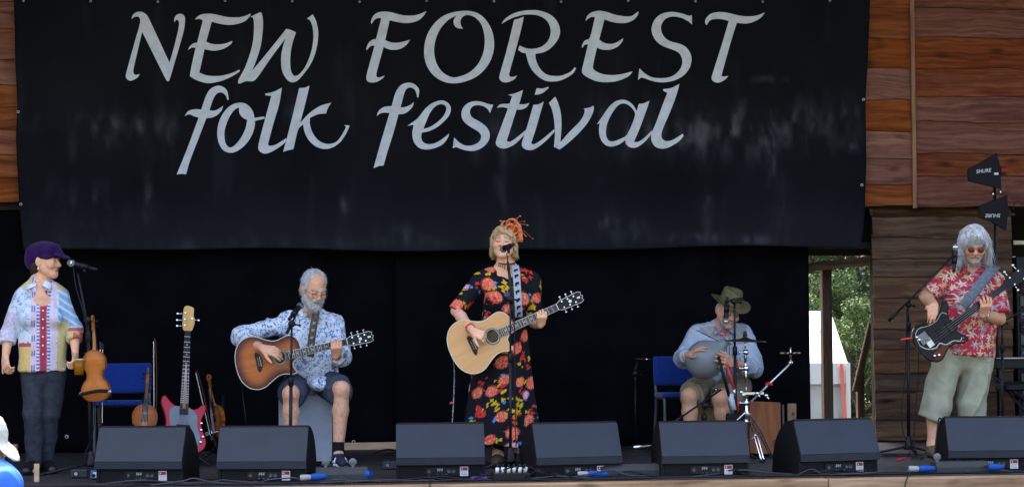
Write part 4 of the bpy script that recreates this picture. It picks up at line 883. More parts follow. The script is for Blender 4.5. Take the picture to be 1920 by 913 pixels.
    zz, cx, hw = map(np.array, (zz[::-1], cx[::-1], hw[::-1])); zl = np.linspace(zz[0], zz[-1], nzz); th = np.linspace(0, 2 * np.pi, nth, endpoint=False)
    TH, ZL = np.meshgrid(th, zl, indexing='ij'); CX = np.interp(zl, zz, cx)[None]; HW = np.interp(zl, zz, hw)[None]; dn = ((zl[-1] - zl) / (zl[-1] - zl[0]))[None]
    ph = TH + .25 * np.sin(2 * TH + 1) + .1 * dn * np.sin(5 * TH); fold = (np.sin(11 * ph) * .55 + np.sin(17 * ph + 2) * .3 + np.sin(6 * ph + 4) * .5)
    Rr = 1 + dn * .15 * fold * (0.35 + .65 * dn); X = CX + HW * Rr * np.cos(TH) * .97; Yv = Y0 + .03 + HW * .82 * Rr * np.sin(TH) - .01; Zv = ZL + 0.015 * dn ** 6 * np.sin(3 * TH + 1)
    v = np.stack([X.ravel(), Yv.ravel(), Zv.ravel()], 1); i = np.arange(nth * nzz).reshape(nth, nzz); j = np.roll(i, -1, 0)
    f = np.stack([i[:, :-1].ravel(), j[:, :-1].ravel(), j[:, 1:].ravel(), i[:, 1:].ravel()], 1)
    arc = (TH * (.16 + .05 * dn)).ravel()
    pc = flowers(np.stack([arc * 1.0 + .3, ZL.ravel()], 1), 31, blk, 1.15)
    sk = link('skirt', mesh_np(v - base_of(o), f, pc), m_dr, dr); sk.modifiers.new('t', 'SOLIDIFY').thickness = .004
    # button row, belt
    for z in np.linspace(waist[2] - .02, waist[2] + .11, 5):
        bb = MB(); bb.ball((waist[0] + .03, Y0 - .135, z), .007, 8, (1, .5, 1)); bb.build('button', mat('pearl_button'), dr)
    # choker of black beads
    T = lambda x, y, z: hc + Rm @ (V(x, y, z) * sc)
    c0 = nb + V(0, -.012, .040); ring = [c0 + V(.061 * math.cos(a), .058 * math.sin(a) - .005, .012 * math.sin(a)) for a in np.linspace(0, 2 * math.pi, 33)]
    b_ = MB(); b_.tube(ring, .0045, 6, cap=False)
    for a in np.linspace(math.pi * 1.12, math.pi * 1.88, 9):
        p = c0 + V(.063 * math.cos(a), .060 * math.sin(a) - .005, .012 * math.sin(a) - .006); L = .012 + .022 * math.exp(-((a - 1.5 * math.pi) / .5) ** 2); b_.tube([p, p - V(0, .004, L)], .0022, 5); b_.ball(p - V(0, .005, L), .0045, 6)
    b_.build('choker', mat('jet_bead', (.01, .01, .012), .25), o)
    # hair: blonde fringe and loose ends
    hb = mat('blonde_hair', (.40, .27, .13), .5, spec=.4, attr=True, bump=.4, bscale=150, stretch=(1, 1, .2))
    def hp(v, N): n = fbm(v * V(1, 1, .25), 60, 3)[:, None]; return V(.38, .24, .10) * (1 - n) + V(.66, .49, .28) * n
    s = SDF(*bounds([hc - V(.13, .14, .16), hc + V(.13, .16, .16)], .02), .005)
    s.ell(T(0, .022, .040), V(.085, .103, .088) * sc, Rm, .02); s.ell(T(0, .05, -.05), V(.075, .06, .07) * sc, Rm, .03)
    for x in (-1, 1): s.cone(T(x * .076, -.02, .03), T(x * .080, .015, -.085), .016, .014, .02)
    s.cone(T(-.02, -.085, .082), T(.058, -.062, .040), .010, .009, .02); s.cone(T(-.03, -.078, .085), T(-.066, -.05, .035), .010, .009, .02)
    s.ell(T(0, -.075, -.025), V(.060, .060, .078) * sc, Rm, .012, 's'); s.ell(T(-.0, -.105, .03), V(.045, .03, .022), Rm, .01, 's')
    hr_ = sdf_obj('hair', s, hb, o, hp, wrinkles(.004, 40, 4, (1, 1, .3)))
    rs = np.random.default_rng(5); roots, dirs, lens = [], [], []
    for _ in range(260):
        x = rs.choice([-1, 1]); roots.append(T(x * rs.uniform(.060, .088), rs.uniform(-.03, .06), rs.uniform(-.075, .0))); dirs.append(V(x * .4, .1, -1)); lens.append(rs.uniform(.02, .055))
    strands('hair_ends', hb, hr_, roots, dirs, lens, 5, .0022, .3, 2, .18, .08, None, lambda r_: tuple(V(.42, .30, .15) * r_.uniform(.6, 1.4)))
    pelt('hair_strands', hr_, hb, hr_, 2400, .034, .0013, 3, lambda r_: tuple(V(.54, .38, .185) * r_.uniform(.5, 1.45)))
    # fascinator: looped orange sinamay with curled quills
    mo = mat('orange_sinamay', (.72, .17, .035), .6, sheen=.3, var=.25, vscale=30, bump=.3, bscale=90); fc = T(.045, -.005, .115); fs = None
    b_ = MB(); b_.lathe([(0, .012), (.03, .010), (.042, 0), (.03, -.006), (0, -.008)], fc, unit(Rm @ V(.5, -.2, 1)), 16); fs = b_.build('fascinator', mo, o)
    for (cx_, cy_, cz_, r1, ax) in ((.0, -.025, .012, .034, (0, 1, .2)), (.032, -.02, -.01, .030, (.7, .8, 0)), (-.040, -.02, .004, .028, (-.4, 1, .1)), (.045, -.01, -.045, .032, (.9, .5, 0)), (.012, -.01, .026, .024, (.3, .6, .5)), (-.012, -.045, -.01, .022, (-.1, 1, .5)), (.05, -.02, -.082, .026, (1, .5, .1)), (.022, -.045, -.024, .024, (.4, 1, .3))):
        ax = unit(ax); a1 = unit(np.cross(ax, V(0, 0, 1))); a2 = np.cross(ax, a1); cc = fc + V(cx_, cy_, cz_); nn = 20; vv = []; ff = []
        for k in range(nn):
            w = 2 * math.pi * k / nn * 1.05
            for t_ in (-1, -.3, .3, 1): vv.append(cc + (r1 + .006 * t_ * t_) * (a1 * math.cos(w) + a2 * math.sin(w)) + ax * .018 * t_ * (1 + .3 * math.sin(w)))
        for k in range(nn - 1):
            for t_ in range(3): ff.append((k * 4 + t_, k * 4 + t_ + 1, (k + 1) * 4 + t_ + 1, (k + 1) * 4 + t_))
        lb = MB(); lb._add(vv, ff, True); lo_ = lb.build('loop', mo, fs); lo_.modifiers.new('t', 'SOLIDIFY').thickness = .003
    for (tip, col) in (((974, 405), 0), ((982, 415), 1), ((985, 442), 0), ((998, 447), 1), ((938, 414), 0), ((988, 422), 0), ((968, 409), 1)):
        tp = oy(tip[0], tip[1], Y0 - .05); mid = (fc + tp) / 2 + V(.012, 0, .012); qb = MB(); qb.tube(bez([fc, mid, tp, tp + V(.010, -.005, -.004)], 6), [.0016] * 13 + [.0045] * 5 + [.001], 5); qb.build('quill', mat('copper_quill', (.32, .10, .05), .5) if col else mo, fs)
    # boots
    for a_, d in ((al, (-.2, -1, 0)), (ar, (.3, -1, 0))): shoe(o, a_, d, mat('brown_suede', (.06, .035, .025), .8, var=.2), m_sole_blk, .25, .050, .22, 'boot')
    # red wristband
    d = unit(wl_ - ell_); c = wl_ - d * .05; b_ = MB(); b_.lathe([(.033, -.009), (.0345, -.009), (.0335, .009), (.032, .009), (.033, -.009)], c, d, 20); b_.build('wristband', mat('red_band', (.75, .06, .035), .5), o)
    return o
singer()
# --- seated guitarist
def guitarist():
    Y0 = 0.95; J = lambda x, y, d=0.0: oy(x, y, Y0 + d)
    o = person('white-bearded man seated in blue and white floral shirt and navy shorts playing guitar', Y0, (590, 856))
    hc = J(589, 541, -.16); Rm = Rhead(24, 24, 4); sc = 1.08
    nb = J(580, 588, -.03); shl, shr = J(534, 607, -.02), J(626, 606, -.02); ell_, elr = J(453, 630, -.14), J(641, 668, -.10); wl_, wr_ = J(492, 653, -.49), J(629, 667, -.42)
    pel = J(583, 718, .02); hl, hr = J(558, 722, -.02), J(610, 722, -.02); kl, kr = J(545, 738, -.42), J(641, 730, -.42); al, ar = J(546, 842, -.40), J(634, 842, -.44)
    al[2] = max(al[2], .09); ar[2] = .10
    sd = SDF(*bounds([hc + V(0, -.05, .14), al - V(0, .25, .11), ar - V(0, .25, .11), ell_, kl - V(.0, .05, 0), kr + V(.03, -.1, 0), pel + V(0, .18, 0), shr, wr_ + V(0, -.1, .08)], .07), .005)
    head(sd, hc, Rm, sc, jaw=1.05); sd.cone(hc + Rm @ V(0, .03, -.05), nb, .056, .064, .02); mid = (shl + shr) / 2 - V(0, 0, .12)
    sd.cone(nb, mid, .07, .15, .05, flat=((0, 1, 0), .7)); sd.cone(mid, pel, .15, .15, .05, flat=((0, 1, 0), .72)); sd.cone(shl + V(.03, 0, 0), shr - V(.03, 0, 0), .055, .055, .03)
    limbs_arm(sd, shl, ell_, wl_, 1.08); limbs_arm(sd, shr, elr, wr_, 1.05); limbs_leg(sd, hl, kl, al, 1.06); limbs_leg(sd, hr, kr, ar, 1.06); foot(sd, al, (0, -1, 0), .22); foot(sd, ar, (.1, -1, 0), .22)
    hand(sd, wl_, J(517, 659, -.54) - wl_, (-.1, -.85, .5), 1, ((28, 20, 12), (30, 25, 15), (35, 28, 15), (40, 30, 15)), 1.08, 3, (.7, .8, -.3), 12)
    fret_hand(sd, wr_, 1.08)
    fp0 = face_paint(hc, Rm, sc, (0.684, 0.359, 0.219), (0.42, 0.19, 0.17), (0.35, 0.30, 0.27), beard=(.60, .57, .53), bz=-.040)
    def fp(v, N):
        C = fp0(v, N); leg = (v[:, 2] < .55) & (fbm(v * V(1, 1, .35), 150, 2) > .60); C[leg] = C[leg] * .72 + V(.05, .03, .02) * .28; return C
    sdf_obj('body', sd, SKIN, o, fp)
    T = lambda x, y, z: hc + Rm @ (V(x, y, z) * sc)
    # beard and short white hair
    mh = mat('white_hair', (.55, .54, .54), .6, attr=True, bump=.5, bscale=180)
    hp = lambda v, N: V(.30, .295, .30) + .36 * fbm(v, 70, 3)[:, None] * V(1, 1, 1)
    s = SDF(*bounds([hc - V(.13, .17, .16), hc + V(.13, .16, .16)], .02), .004)
    s.ell(T(0, .026, .036), V(.083, .098, .092) * sc, Rm, .02); s.ell(T(0, .06, -.03), V(.072, .05, .06) * sc, Rm, .02); s.ell(T(0, -.075, .02), V(.085, .075, .115) * sc, Rm, .015, 's'); s.ell(T(0, -.02, .135), V(.042, .075, .03), Rm, .012, 's')
    for x in (-1, 1): s.ell(T(x * .076, -.012, -.01), V(.010, .012, .028) * sc, Rm, .01)
    hh = sdf_obj('hair', s, mh, o, hp, wrinkles(.003, 60, 4))
    pelt('hair_strands', hh, mh, hh, 1500, .022, .0012, 4, lambda r_: (r_.uniform(.28, .68),) * 3, .5, .35, (0, .6, -.6))
    s = SDF(*bounds([hc - V(.13, .18, .20), hc + V(.14, .14, .06)], .02), .004)
    for x in (-1, 1): s.cone(T(x * .070, -.005, -.035), T(x * .058, -.022, -.075), .012, .018, .02); s.cone(T(x * .058, -.022, -.075), T(x * .018, -.075, -.108), .019, .024, .02); s.cone(T(x * .030, -.088, -.056), T(x * .006, -.100, -.049), .007, .008, .008)
    s.ell(T(0, -.078, -.112), V(.030, .026, .028) * sc, Rm, .02)
    bd = sdf_obj('beard', s, mh, o, lambda v, N: V(.42, .40, .385) + .26 * fbm(v, 90, 3)[:, None], wrinkles(.004, 70, 8))
    pelt('beard_hairs', bd, mh, bd, 1300, .022, .0012, 6, lambda r_: (r_.uniform(.32, .72),) * 3, .6, .4)
    # glasses
    mg = mat('wire_frame', (.12, .11, .10), .3, .8); gl = MB(); zg = -.012; go_ = None
    b_ = MB(); b_.tube([T(-.010, -.112, zg + .004), T(0, -.116, zg + .007), T(.010, -.112, zg + .004)], .0016, 5); go_ = b_.build('glasses', mg, o)
    for x in (-1, 1):
        rb = MB(); rb.tube([T(x * .034 + .022 * math.cos(a), -.108 + .10 * abs(.022 * math.cos(a)) , zg + .014 * math.sin(a)) for a in np.linspace(0, 2 * math.pi, 21)], .0014, 5, cap=False); rb.build('rim', mg, go_)
        rb = MB(); rb.tube([T(x * .056, -.104, zg + .006), T(x * .079, -.05, zg + .012), T(x * .083, .012, zg + .012)], .0018, 5); rb.build('temple', mg, go_)
    # shirt
    s = SDF(*bounds([nb + V(0, 0, .07), ell_ - V(.03, .1, .04), elr + V(.06, -.3, -.06), pel - V(0, .36, .1), pel + V(0, .2, 0), shr], .09), .005)
    fy = ((0, 1, 0), .76); mid = (shl + shr) / 2 - V(0, 0, .13)
    s.cone(shl + V(.03, 0, -.012), shr + V(-.03, 0, -.012), .066, .066, .03); trapezius(s, nb, shl, shr, .070, .060); s.cone(mid, (mid + pel) / 2 - V(0, .02, 0), .180, .185, .05, flat=fy); s.cone((mid + pel) / 2 - V(0, .02, 0), pel + V(.01, -.02, .02), .185, .20, .05, flat=fy)
    s.cone(nb + V(0, .02, .03), nb - V(0, 0, .06), .060, .10, .04)
    tail = J(600, 722, -.30); s.cone(pel + V(.03, -.10, .05), tail, .11, .055, .04, flat=((0, .35, 1), .55)); s.cone(pel + V(.0, -.10, .04), J(604, 718, -.24), .10, .06, .04, flat=((0, .35, 1), .55))
    cl, cr = ell_ * .55 + wl_ * .45, elr * .28 + wr_ * .72
    s.cone(shl, ell_, .066, .068, .04); s.cone(ell_, cl, .072, .056, .02, cut=True); s.cone(shr, elr, .066, .066, .04); s.cone(elr, cr, .068, .054, .02, cut=True)
    for (c, w, e) in ((cl, wl_, ell_), (cr, wr_, elr)):
        dd = unit(w - e); s.cone(c - dd * .04, c - dd * .001, .060, .058, .006, cut=True, cut0=True)
    s.cone(nb + V(.02, -.07, .05), nb + V(.028, -.24, -.12), .080, .016, .012, 's')
    def paint(v, N):
        n = fbm(v, 52, 5, 2); m2 = vnoise(v, 150, 7); n3 = fbm(v, 16, 2); C = np.tile(V(.70, .73, .78), (len(v), 1))
        k = (n > .56) & (m2 > .42); C[k] = V(.15, .27, .48); k = (n > .50) & (m2 > .70); C[k] = V(.07, .13, .32); k = (n < .38) & (m2 > .62); C[k] = V(.22, .40, .58); k = (n3 > .6) & (m2 < .25); C[k] = V(.30, .22, .45); return C
    m_fs = mat('blue_floral_cotton', (.7, .7, .7), .8, attr=True, bump=.15, bscale=200)
    so_ = sdf_obj('shirt', s, m_fs, o, paint, wrinkles(.009, 9, 12, (1, 1, .8)))
    for sx in (-1, 1):
        b_ = MB(); nn = nb + V(sx * .03, .070, .055); n0 = nb + V(sx * .062, .0, .050); n1 = nb + V(sx * .026 + .015, -.105, -.005); n2 = nb + V(sx * .082 + .012, -.120, -.045); n3 = nb + V(sx * .100, -.01, .010); n4 = nb + V(sx * .05, .090, .02)
        b_._add([nn, n0, n1, n2, n3, n4], [(0, 1, 4, 5), (1, 2, 3, 4)] if sx > 0 else [(5, 4, 1, 0), (4, 3, 2, 1)], True); c_ = b_.build('collar', mat('collar_blue', (.50, .56, .66), .8, var=.5, vscale=60), so_); c_.modifiers.new('t', 'SOLIDIFY').thickness = .006
    # shorts
    m_nav = mat('navy_cotton', (.048, .058, .088), .85, var=.15, vscale=30, bump=.15, bscale=250)
    s = SDF(*bounds([pel + V(0, .2, .1), kl - V(.08, .05, .1), kr + V(.08, .0, .1), pel - V(.2, 0, .12), pel + V(.2, 0, 0)], .07), .005)
    s.ell(pel + V(0, 0, -.01), (.19, .15, .12), None, .04)
    for (h_, k_) in ((hl, kl), (hr, kr)):
        e = h_ + (k_ - h_) * .86; s.cone(h_, e, .112, .094, .03, cut=True)
        s.cone(h_ + (e - h_) * .6 - V(0, 0, .03), e - V(0, 0, .035), .07, .085, .03, cut=True)
    sdf_obj('shorts', s, m_nav, o, None, wrinkles(.007, 10, 4))
    mn = mat('navy_mesh', (.018, .026, .05), .7, var=.3, vscale=60)
    for a_, d in ((al, (-.1, -1, 0)), (ar, (.15, -1, 0))):
        s = SDF(*bounds([a_ - V(0, 0, .05), a_ + V(0, 0, .1)], .08), .005); s.cone(a_ + V(0, 0, .075), a_ - V(0, 0, .03), .044, .046, .01, cut0=True); sdf_obj('sock', s, mat('black_knit', (.01, .01, .012), .95), o)
        sh_ = shoe(o, a_, d, mn, mat('white_rubber', (.7, .7, .68), .6), .29, .049, .095, 'trainer'); dd = unit(V(*d)); sv = V(-dd[1], dd[0], 0); mw = mat('white_leather', (.75, .75, .76), .5)
        for x in (-1, 1):
            for k in range(3):
                p = V(a_[0], a_[1], .028) + dd * (.035 + .030 * k) + sv * x * .046; b_ = MB(); b_.tube([p + sv * x * .002 + dd * .012, p - sv * x * .012 + V(0, 0, .035) - dd * .005], .006, 5); b_.build('stripe', mw, sh_)
    b_ = MB(); d = unit(wr_ - elr); b_.lathe([(.031, -.006), (.033, -.006), (.033, .006), (.031, .006), (.031, -.006)], wr_ - d * .012, d, 18); b_.build('wristband', mat('red_band', (.75, .06, .035), .5), o)
    # guitar strap over the shoulder
    return o
guitarist()
def cajon(name, label, x0, x1, ytop, Yf, depth, m, extra=None, tilt=0):
    a, b_ = oy(x0, ytop, Yf), oy(x1, ytop, Yf); w = b_[0] - a[0]; h = a[2]; c = V((a[0] + b_[0]) / 2, Yf + depth / 2, 0)
    t = thing(name, label, 'stool', c)
    bb = MB(); bb.box(c + V(0, .006, h / 2 + .01), (w, depth - .012, h - .02), ch=.006); bb.build('case', m[0], t)
    bb = MB(); bb.box(c + V(0, -depth / 2 - .001, h / 2 + .008), (w + .004, .012, h - .018), ch=.004); bb.build('front_panel', m[1], t)
    for sx in (-1, 1):
        for sy in (-1, 1): bb = MB(); bb.cyl(c + V(sx * (w / 2 - .04), sy * (depth / 2 - .05), 0), c + V(sx * (w / 2 - .04), sy * (depth / 2 - .05), .021), .018, 10); bb.build('foot', m_sole_blk, t)
    for sx in (-1, 1):
        for z in np.linspace(.05, h - .04, 5): bb = MB(); bb.lathe([(0, .006), (.005, .005), (.006, 0)], c + V(sx * (w / 2 - .012), -depth / 2 - .007, z), (0, -1, 0), 8); bb.build('screw', m_silver, t)
    return t, c, w, h
m_gc = mat('grey_laminate', (.33, .36, .40), .45, var=.1, vscale=8, bump=.05)
cajon('cajon', 'grey panelled box drum the bearded guitarist sits on', 523, 622, 742, .80, .34, (mat('charcoal_case', (.02, .02, .022), .6), m_gc))
# --- percussionist in the felt hat
def percussionist():
    Y0 = 1.60; J = lambda x, y, d=0.0: oy(x, y, Y0 + d)
    o = person('seated man in olive felt hat and pale blue shirt playing a grey clay pot drum', Y0, (1345, 846))
    hc = J(1366, 583, -.12); Rm = Rhead(14, 20, 10); sc = 1.06
    nb = J(1352, 617, -.02); shl, shr = J(1304, 627, .0), J(1396, 627, .0); ell_, elr = J(1279, 672, -.02), J(1414, 690, -.10); wl_, wr_ = J(1289, 666, -.50), J(1374, 682, -.58)
    pel = J(1350, 722, .02); hl, hr = J(1322, 724, 0), J(1378, 724, 0); kl, kr = J(1292, 742, -.40), J(1350, 745, -.42); al, ar = J(1297, 838, -.40), J(1364, 838, -.38); al[2] = ar[2] = .09
    sd = SDF(*bounds([hc + V(0, 0, .13), al - V(0, .22, .09), ar, ell_, elr, kl - V(.02, .1, 0), pel + V(0, .18, 0), wl_ - V(.05, .1, 0)], .07), .005)
    head(sd, hc, Rm, sc); sd.cone(hc + Rm @ V(0, .03, -.05), nb, .056, .064, .02); mid = (shl + shr) / 2 - V(0, 0, .12)
    sd.cone(nb, mid, .07, .14, .05, flat=((0, 1, 0), .7)); sd.cone(mid, pel, .14, .15, .05, flat=((0, 1, 0), .72)); sd.cone(shl, shr, .055, .055, .03)
    limbs_arm(sd, shl, ell_, wl_, 1.05); limbs_arm(sd, shr, elr, wr_, 1.05); limbs_leg(sd, hl, kl, al, 1.08); limbs_leg(sd, hr, kr, ar, 1.08); foot(sd, al, (0, -1, 0), .22); foot(sd, ar, (.1, -1, 0), .22)
    hand(sd, wl_, J(1308, 653, -.56) - wl_, (-.25, -.35, .9), 1, (14, 12, 12, 14), 1.08, 6, (.8, .5, -.2))
    hand(sd, wr_, J(1354, 668, -.66) - wr_, (.25, -.95, .1), -1, (18, 16, 16, 20), 1.08, 8, (.6, .8, -.2))
    sdf_obj('body', sd, SKIN, o, face_paint(hc, Rm, sc, (0.593, 0.312, 0.184), (0.38, 0.16, 0.14), (0.30, 0.27, 0.25), beard=(.40, .30, .26), bz=-.075))
    T = lambda x, y, z: hc + Rm @ (V(x, y, z) * sc)
    s = SDF(*bounds([hc - V(.13, .14, .16), hc + V(.13, .16, .13)], .02), .005); s.ell(T(0, .05, -.01), V(.078, .066, .07) * sc, Rm, .02); s.ell(T(0, -.03, -.02), V(.07, .09, .1), Rm, .01, 's'); sdf_obj('hair', s, mat('white_hair'), o, lambda v, N: V(.26, .26, .265) + .3 * fbm(v, 70, 3)[:, None] * V(1, 1, 1))
    # hat: pinched crown, band and swept brim
    mf = mat('olive_felt', (.115, .105, .050), .95, spec=.05, var=.15, vscale=25, bump=.12, bscale=200); hz = .052
    n, v, f = 48, [], []; prof = [(.086, 0), (.087, .03), (.083, .065), (.078, .092), (.068, .104), (.045, .100), (.02, .092), (.002, .090)]
    for (r_, h_) in prof:
        for k in range(n):
            a = 2 * math.pi * k / n; pin = 1 - .16 * max(0, -math.sin(a)) * max(0, abs(math.cos(a)) * 1.4 - .2) * sstep(.04, .10, h_); v.append(T(r_ * .93 * math.cos(a) * pin, r_ * 1.12 * math.sin(a) * pin + .012, hz + h_ * (1 + .06 * math.sin(a)) + .012 * (h_ > .09) * abs(math.cos(a))))
    for i in range(len(prof) - 1):
        for k in range(n): f.append((i * n + k, i * n + (k + 1) % n, (i + 1) * n + (k + 1) % n, (i + 1) * n + k))
    hat = MB(); hat._add(v, f, True); ho = hat.build('hat', mf, o)
    v, f = [], []
    for (r_, dz) in ((.084, 0), (.105, -.004), (.130, -.004), (.152, .000), (.157, .003), (.152, -.004), (.130, -.009), (.105, -.009), (.084, -.006)):
        for k in range(n):
            a = 2 * math.pi * k / n; t_ = (r_ - .084) / .07; v.append(T(r_ * .95 * math.cos(a), r_ * 1.10 * math.sin(a) + .012, hz + .004 + dz + t_ * (.026 * abs(math.cos(a)) ** 2 - .020 * max(0, -math.sin(a)))))
    for i in range(8):
        for k in range(n): f.append((i * n + k, i * n + (k + 1) % n, (i + 1) * n + (k + 1) % n, (i + 1) * n + k))
    hb_ = MB(); hb_._add(v, f, True); hb_.build('brim', mf, ho)
    b_ = MB(); ring = [T(.0885 * .93 * math.cos(a), .0885 * 1.12 * math.sin(a) + .012, hz + .012) for a in np.linspace(0, 2 * math.pi, 41)]; b_.tube(ring, .0045, 6, cap=False); b_.build('hat_band', mat('tan_leather', (.22, .12, .05), .6), ho)
    b_ = MB(); b_.ball(T(-.075, -.06, hz + .028), .006, 8); b_.build('hat_pin', m_silver, ho)
    # shirt
    s = SDF(*bounds([nb + V(0, 0, .07), ell_ - V(.04, .3, .05), elr + V(.07, -.3, -.08), pel - V(0, .22, .05), pel + V(0, .2, 0), shr], .09), .005)
    fy = ((0, 1, 0), .76); mid = (shl + shr) / 2 - V(0, 0, .14)
    s.cone(shl + V(.03, 0, -.012), shr + V(-.03, 0, -.012), .066, .066, .03); trapezius(s, nb, shl, shr, .070, .060); s.cone(mid, pel + V(0, 0, .0), .185, .195, .05, flat=fy); s.cone(nb + V(0, .02, .03), nb - V(0, 0, .06), .060, .10, .04)
    cl, cr = ell_ * .25 + wl_ * .75, elr * .45 + wr_ * .55
    s.cone(shl, ell_, .066, .068, .04); s.cone(ell_, cl, .068, .052, .02, cut=True); s.cone(shr, elr, .066, .072, .04); s.cone(elr, cr, .072, .054, .02, cut=True)
    s.cone(nb + V(.01, -.07, .05), nb + V(.015, -.19, -.05), .072, .012, .012, 's')
    cx0 = nb[0] + .005; zy = nb[2] - .115
    def paint(v, N):
        x = v[:, 0] - cx0; z = v[:, 2] - nb[2]; C = np.tile(V(.37, .43, .50), (len(v), 1)); n1 = fbm(v, 60, 3); C *= (0.85 + .3 * n1)[:, None]; fr_ = v[:, 1] < Y0 - .04
        yoke = fr_ & (np.abs(x) < .19) & (z > -.10 + .55 * np.clip(-x - .0, -.2, .2) * (x < 0) - .02 - .45 * np.clip(x, 0, .2) * 0) & (z < .02); C[yoke] = (V(.27, .28, .25) * (0.8 + .5 * vnoise(v[yoke], 70, 4))[:, None])
        pan = fr_ & (x < -.02) & (x > -.20) & ~yoke & (z > -.30); C[pan] = V(.40, .47, .56); pk = pan & (x > -.12) & (np.sin(x * 500) > 0); C[pk] = V(.42, .38, .44)
        pip = fr_ & (x < .0) & (x > -.21) & (np.abs(z - (-.12 + .55 * -x)) < .005); C[pip] = V(.02, .04, .12)
        str_ = fr_ & (x > -.03) & (x < .085) & (z < -.035); C[str_ & (np.sin(x * 480) > 0)] = V(.45, .50, .56); C[str_ & (np.sin(x * 480) <= 0)] = V(.05, .07, .11)
        return C
    m_ps = mat('chambray_panels', (.4, .5, .6), .85, attr=True, bump=.15, bscale=200)
    so_ = sdf_obj('shirt', s, m_ps, o, paint, wrinkles(.008, 9, 22, (1, 1, .8)))
    for sx in (-1, 1):
        b_ = MB(); nn = nb + V(sx * .03, .070, .050); n0 = nb + V(sx * .062, .0, .050); n1 = nb + V(sx * .024 + .008, -.100, .0); n2 = nb + V(sx * .082 + .01, -.115, -.045); n3 = nb + V(sx * .100, -.01, .010); n4 = nb + V(sx * .05, .090, .02)
        b_._add([nn, n0, n1, n2, n3, n4], [(0, 1, 4, 5), (1, 2, 3, 4)] if sx > 0 else [(5, 4, 1, 0), (4, 3, 2, 1)], True); c_ = b_.build('collar', mat('collar_chambray', (.22, .31, .43), .85, var=.1), so_); c_.modifiers.new('t', 'SOLIDIFY').thickness = .006
    b_ = MB(); b_.tube(bez([nb + V(-.062, -.02, .045), nb + V(-.055, -.085, .0), nb + V(-.02, -.118, -.045), nb + V(.03, -.12, -.03), nb + V(.06, -.05, .03)], 6), .006, 6); b_.build('lanyard', mat('red_band'), o)
    # shorts
    s = SDF(*bounds([pel + V(0, .2, .1), kl - V(.1, .05, .12), kr + V(.12, 0, .12), pel - V(.2, 0, .12), pel + V(.22, 0, 0)], .07), .005); s.ell(pel + V(0, 0, -.01), (.19, .15, .12), None, .04)
    for (h_, k_) in ((hl, kl), (hr, kr)):
        e = h_ + (k_ - h_) * .84; s.cone(h_, e, .112, .096, .03, cut=True); s.cone(h_ + (e - h_) * .6 - V(0, 0, .03), e - V(0, 0, .04), .07, .085, .03, cut=True)
    s.cone(hr + V(.03, -.05, 0), kr + V(.085, .04, -.03), .09, .07, .03)
    sdf_obj('shorts', s, mat('khaki_cotton', (.20, .175, .115), .9, var=.15, vscale=20, bump=.15, bscale=250), o, None, wrinkles(.007, 10, 14))
    for a_, d in ((al, (-.1, -1, 0)), (ar, (.15, -1, 0))): shoe(o, a_, d, mat('brown_suede', (.06, .035, .025), .8), m_sole_blk, .28, .048, .09)
    b_ = MB(); d = unit(wr_ - elr); b_.lathe([(.033, -.012), (.0355, -.012), (.0345, .012), (.032, .012), (.033, -.012)], wr_ - d * .02, d, 18); b_.build('wristband', mat('red_band'), o)
    b_ = MB(); d = unit(wl_ - ell_); b_.lathe([(.034, -.010), (.037, -.010), (.036, .010), (.033, .010), (.034, -.010)], wl_ - d * .006, d, 18); b_.build('watch', m_silver, o)
percussionist()
m_oak = wood('varnished_box', S(120, 82, 46), S(170, 122, 72), S(196, 150, 96), .45, (12, 12, 1.0), knots=False, rand=.1)
cajon('box_stool', 'wooden box seat with coloured stripes under the man in olive hat', 1318, 1396, 744, 1.50, .32, (m_oak, wood('striped_box', S(90, 66, 40), S(176, 136, 70), S(60, 72, 84), .5, (26, 2, .3), knots=False, rand=.05)))
# --- grey udu drum on his lap
def udu():
    Y = 1.12; c = oy(1322, 674, Y); tip = oy(1360, 640, Y - .02)
    t = thing('udu_drum', 'smooth grey clay pot drum with flared neck on the hatted man\'s lap', 'drum', c - V(0, 0, .15))
    ax = unit(tip - c + V(0, -.03, 0)); r_ = .150
    prof = [(0, -r_ * 1.02), (.05, -r_ * .98), (.10, -r_ * .80), (.138, -r_ * .45), (.150, 0), (.142, .05), (.120, .092), (.088, .125), (.060, .150), (.043, .172), (.036, .194), (.034, .212), (.038, .224), (.045, .230), (.043, .233), (.034, .228), (.028, .20), (.028, .17)]
    b_ = MB(); b_.lathe(prof, c, ax, 40); b_.build('pot', mat('grey_clay', (.20, .212, .214), .36, spec=.3, var=.06, vscale=10, bump=.03, bscale=30), t)
    b_ = MB(); b_.lathe([(.0345, .2285), (.046, .2345), (.044, .2375), (.034, .2325), (.0345, .2285)], c, ax, 32); b_.build('rim', mat('pale_clay', (.42, .40, .34), .6), t)
udu()
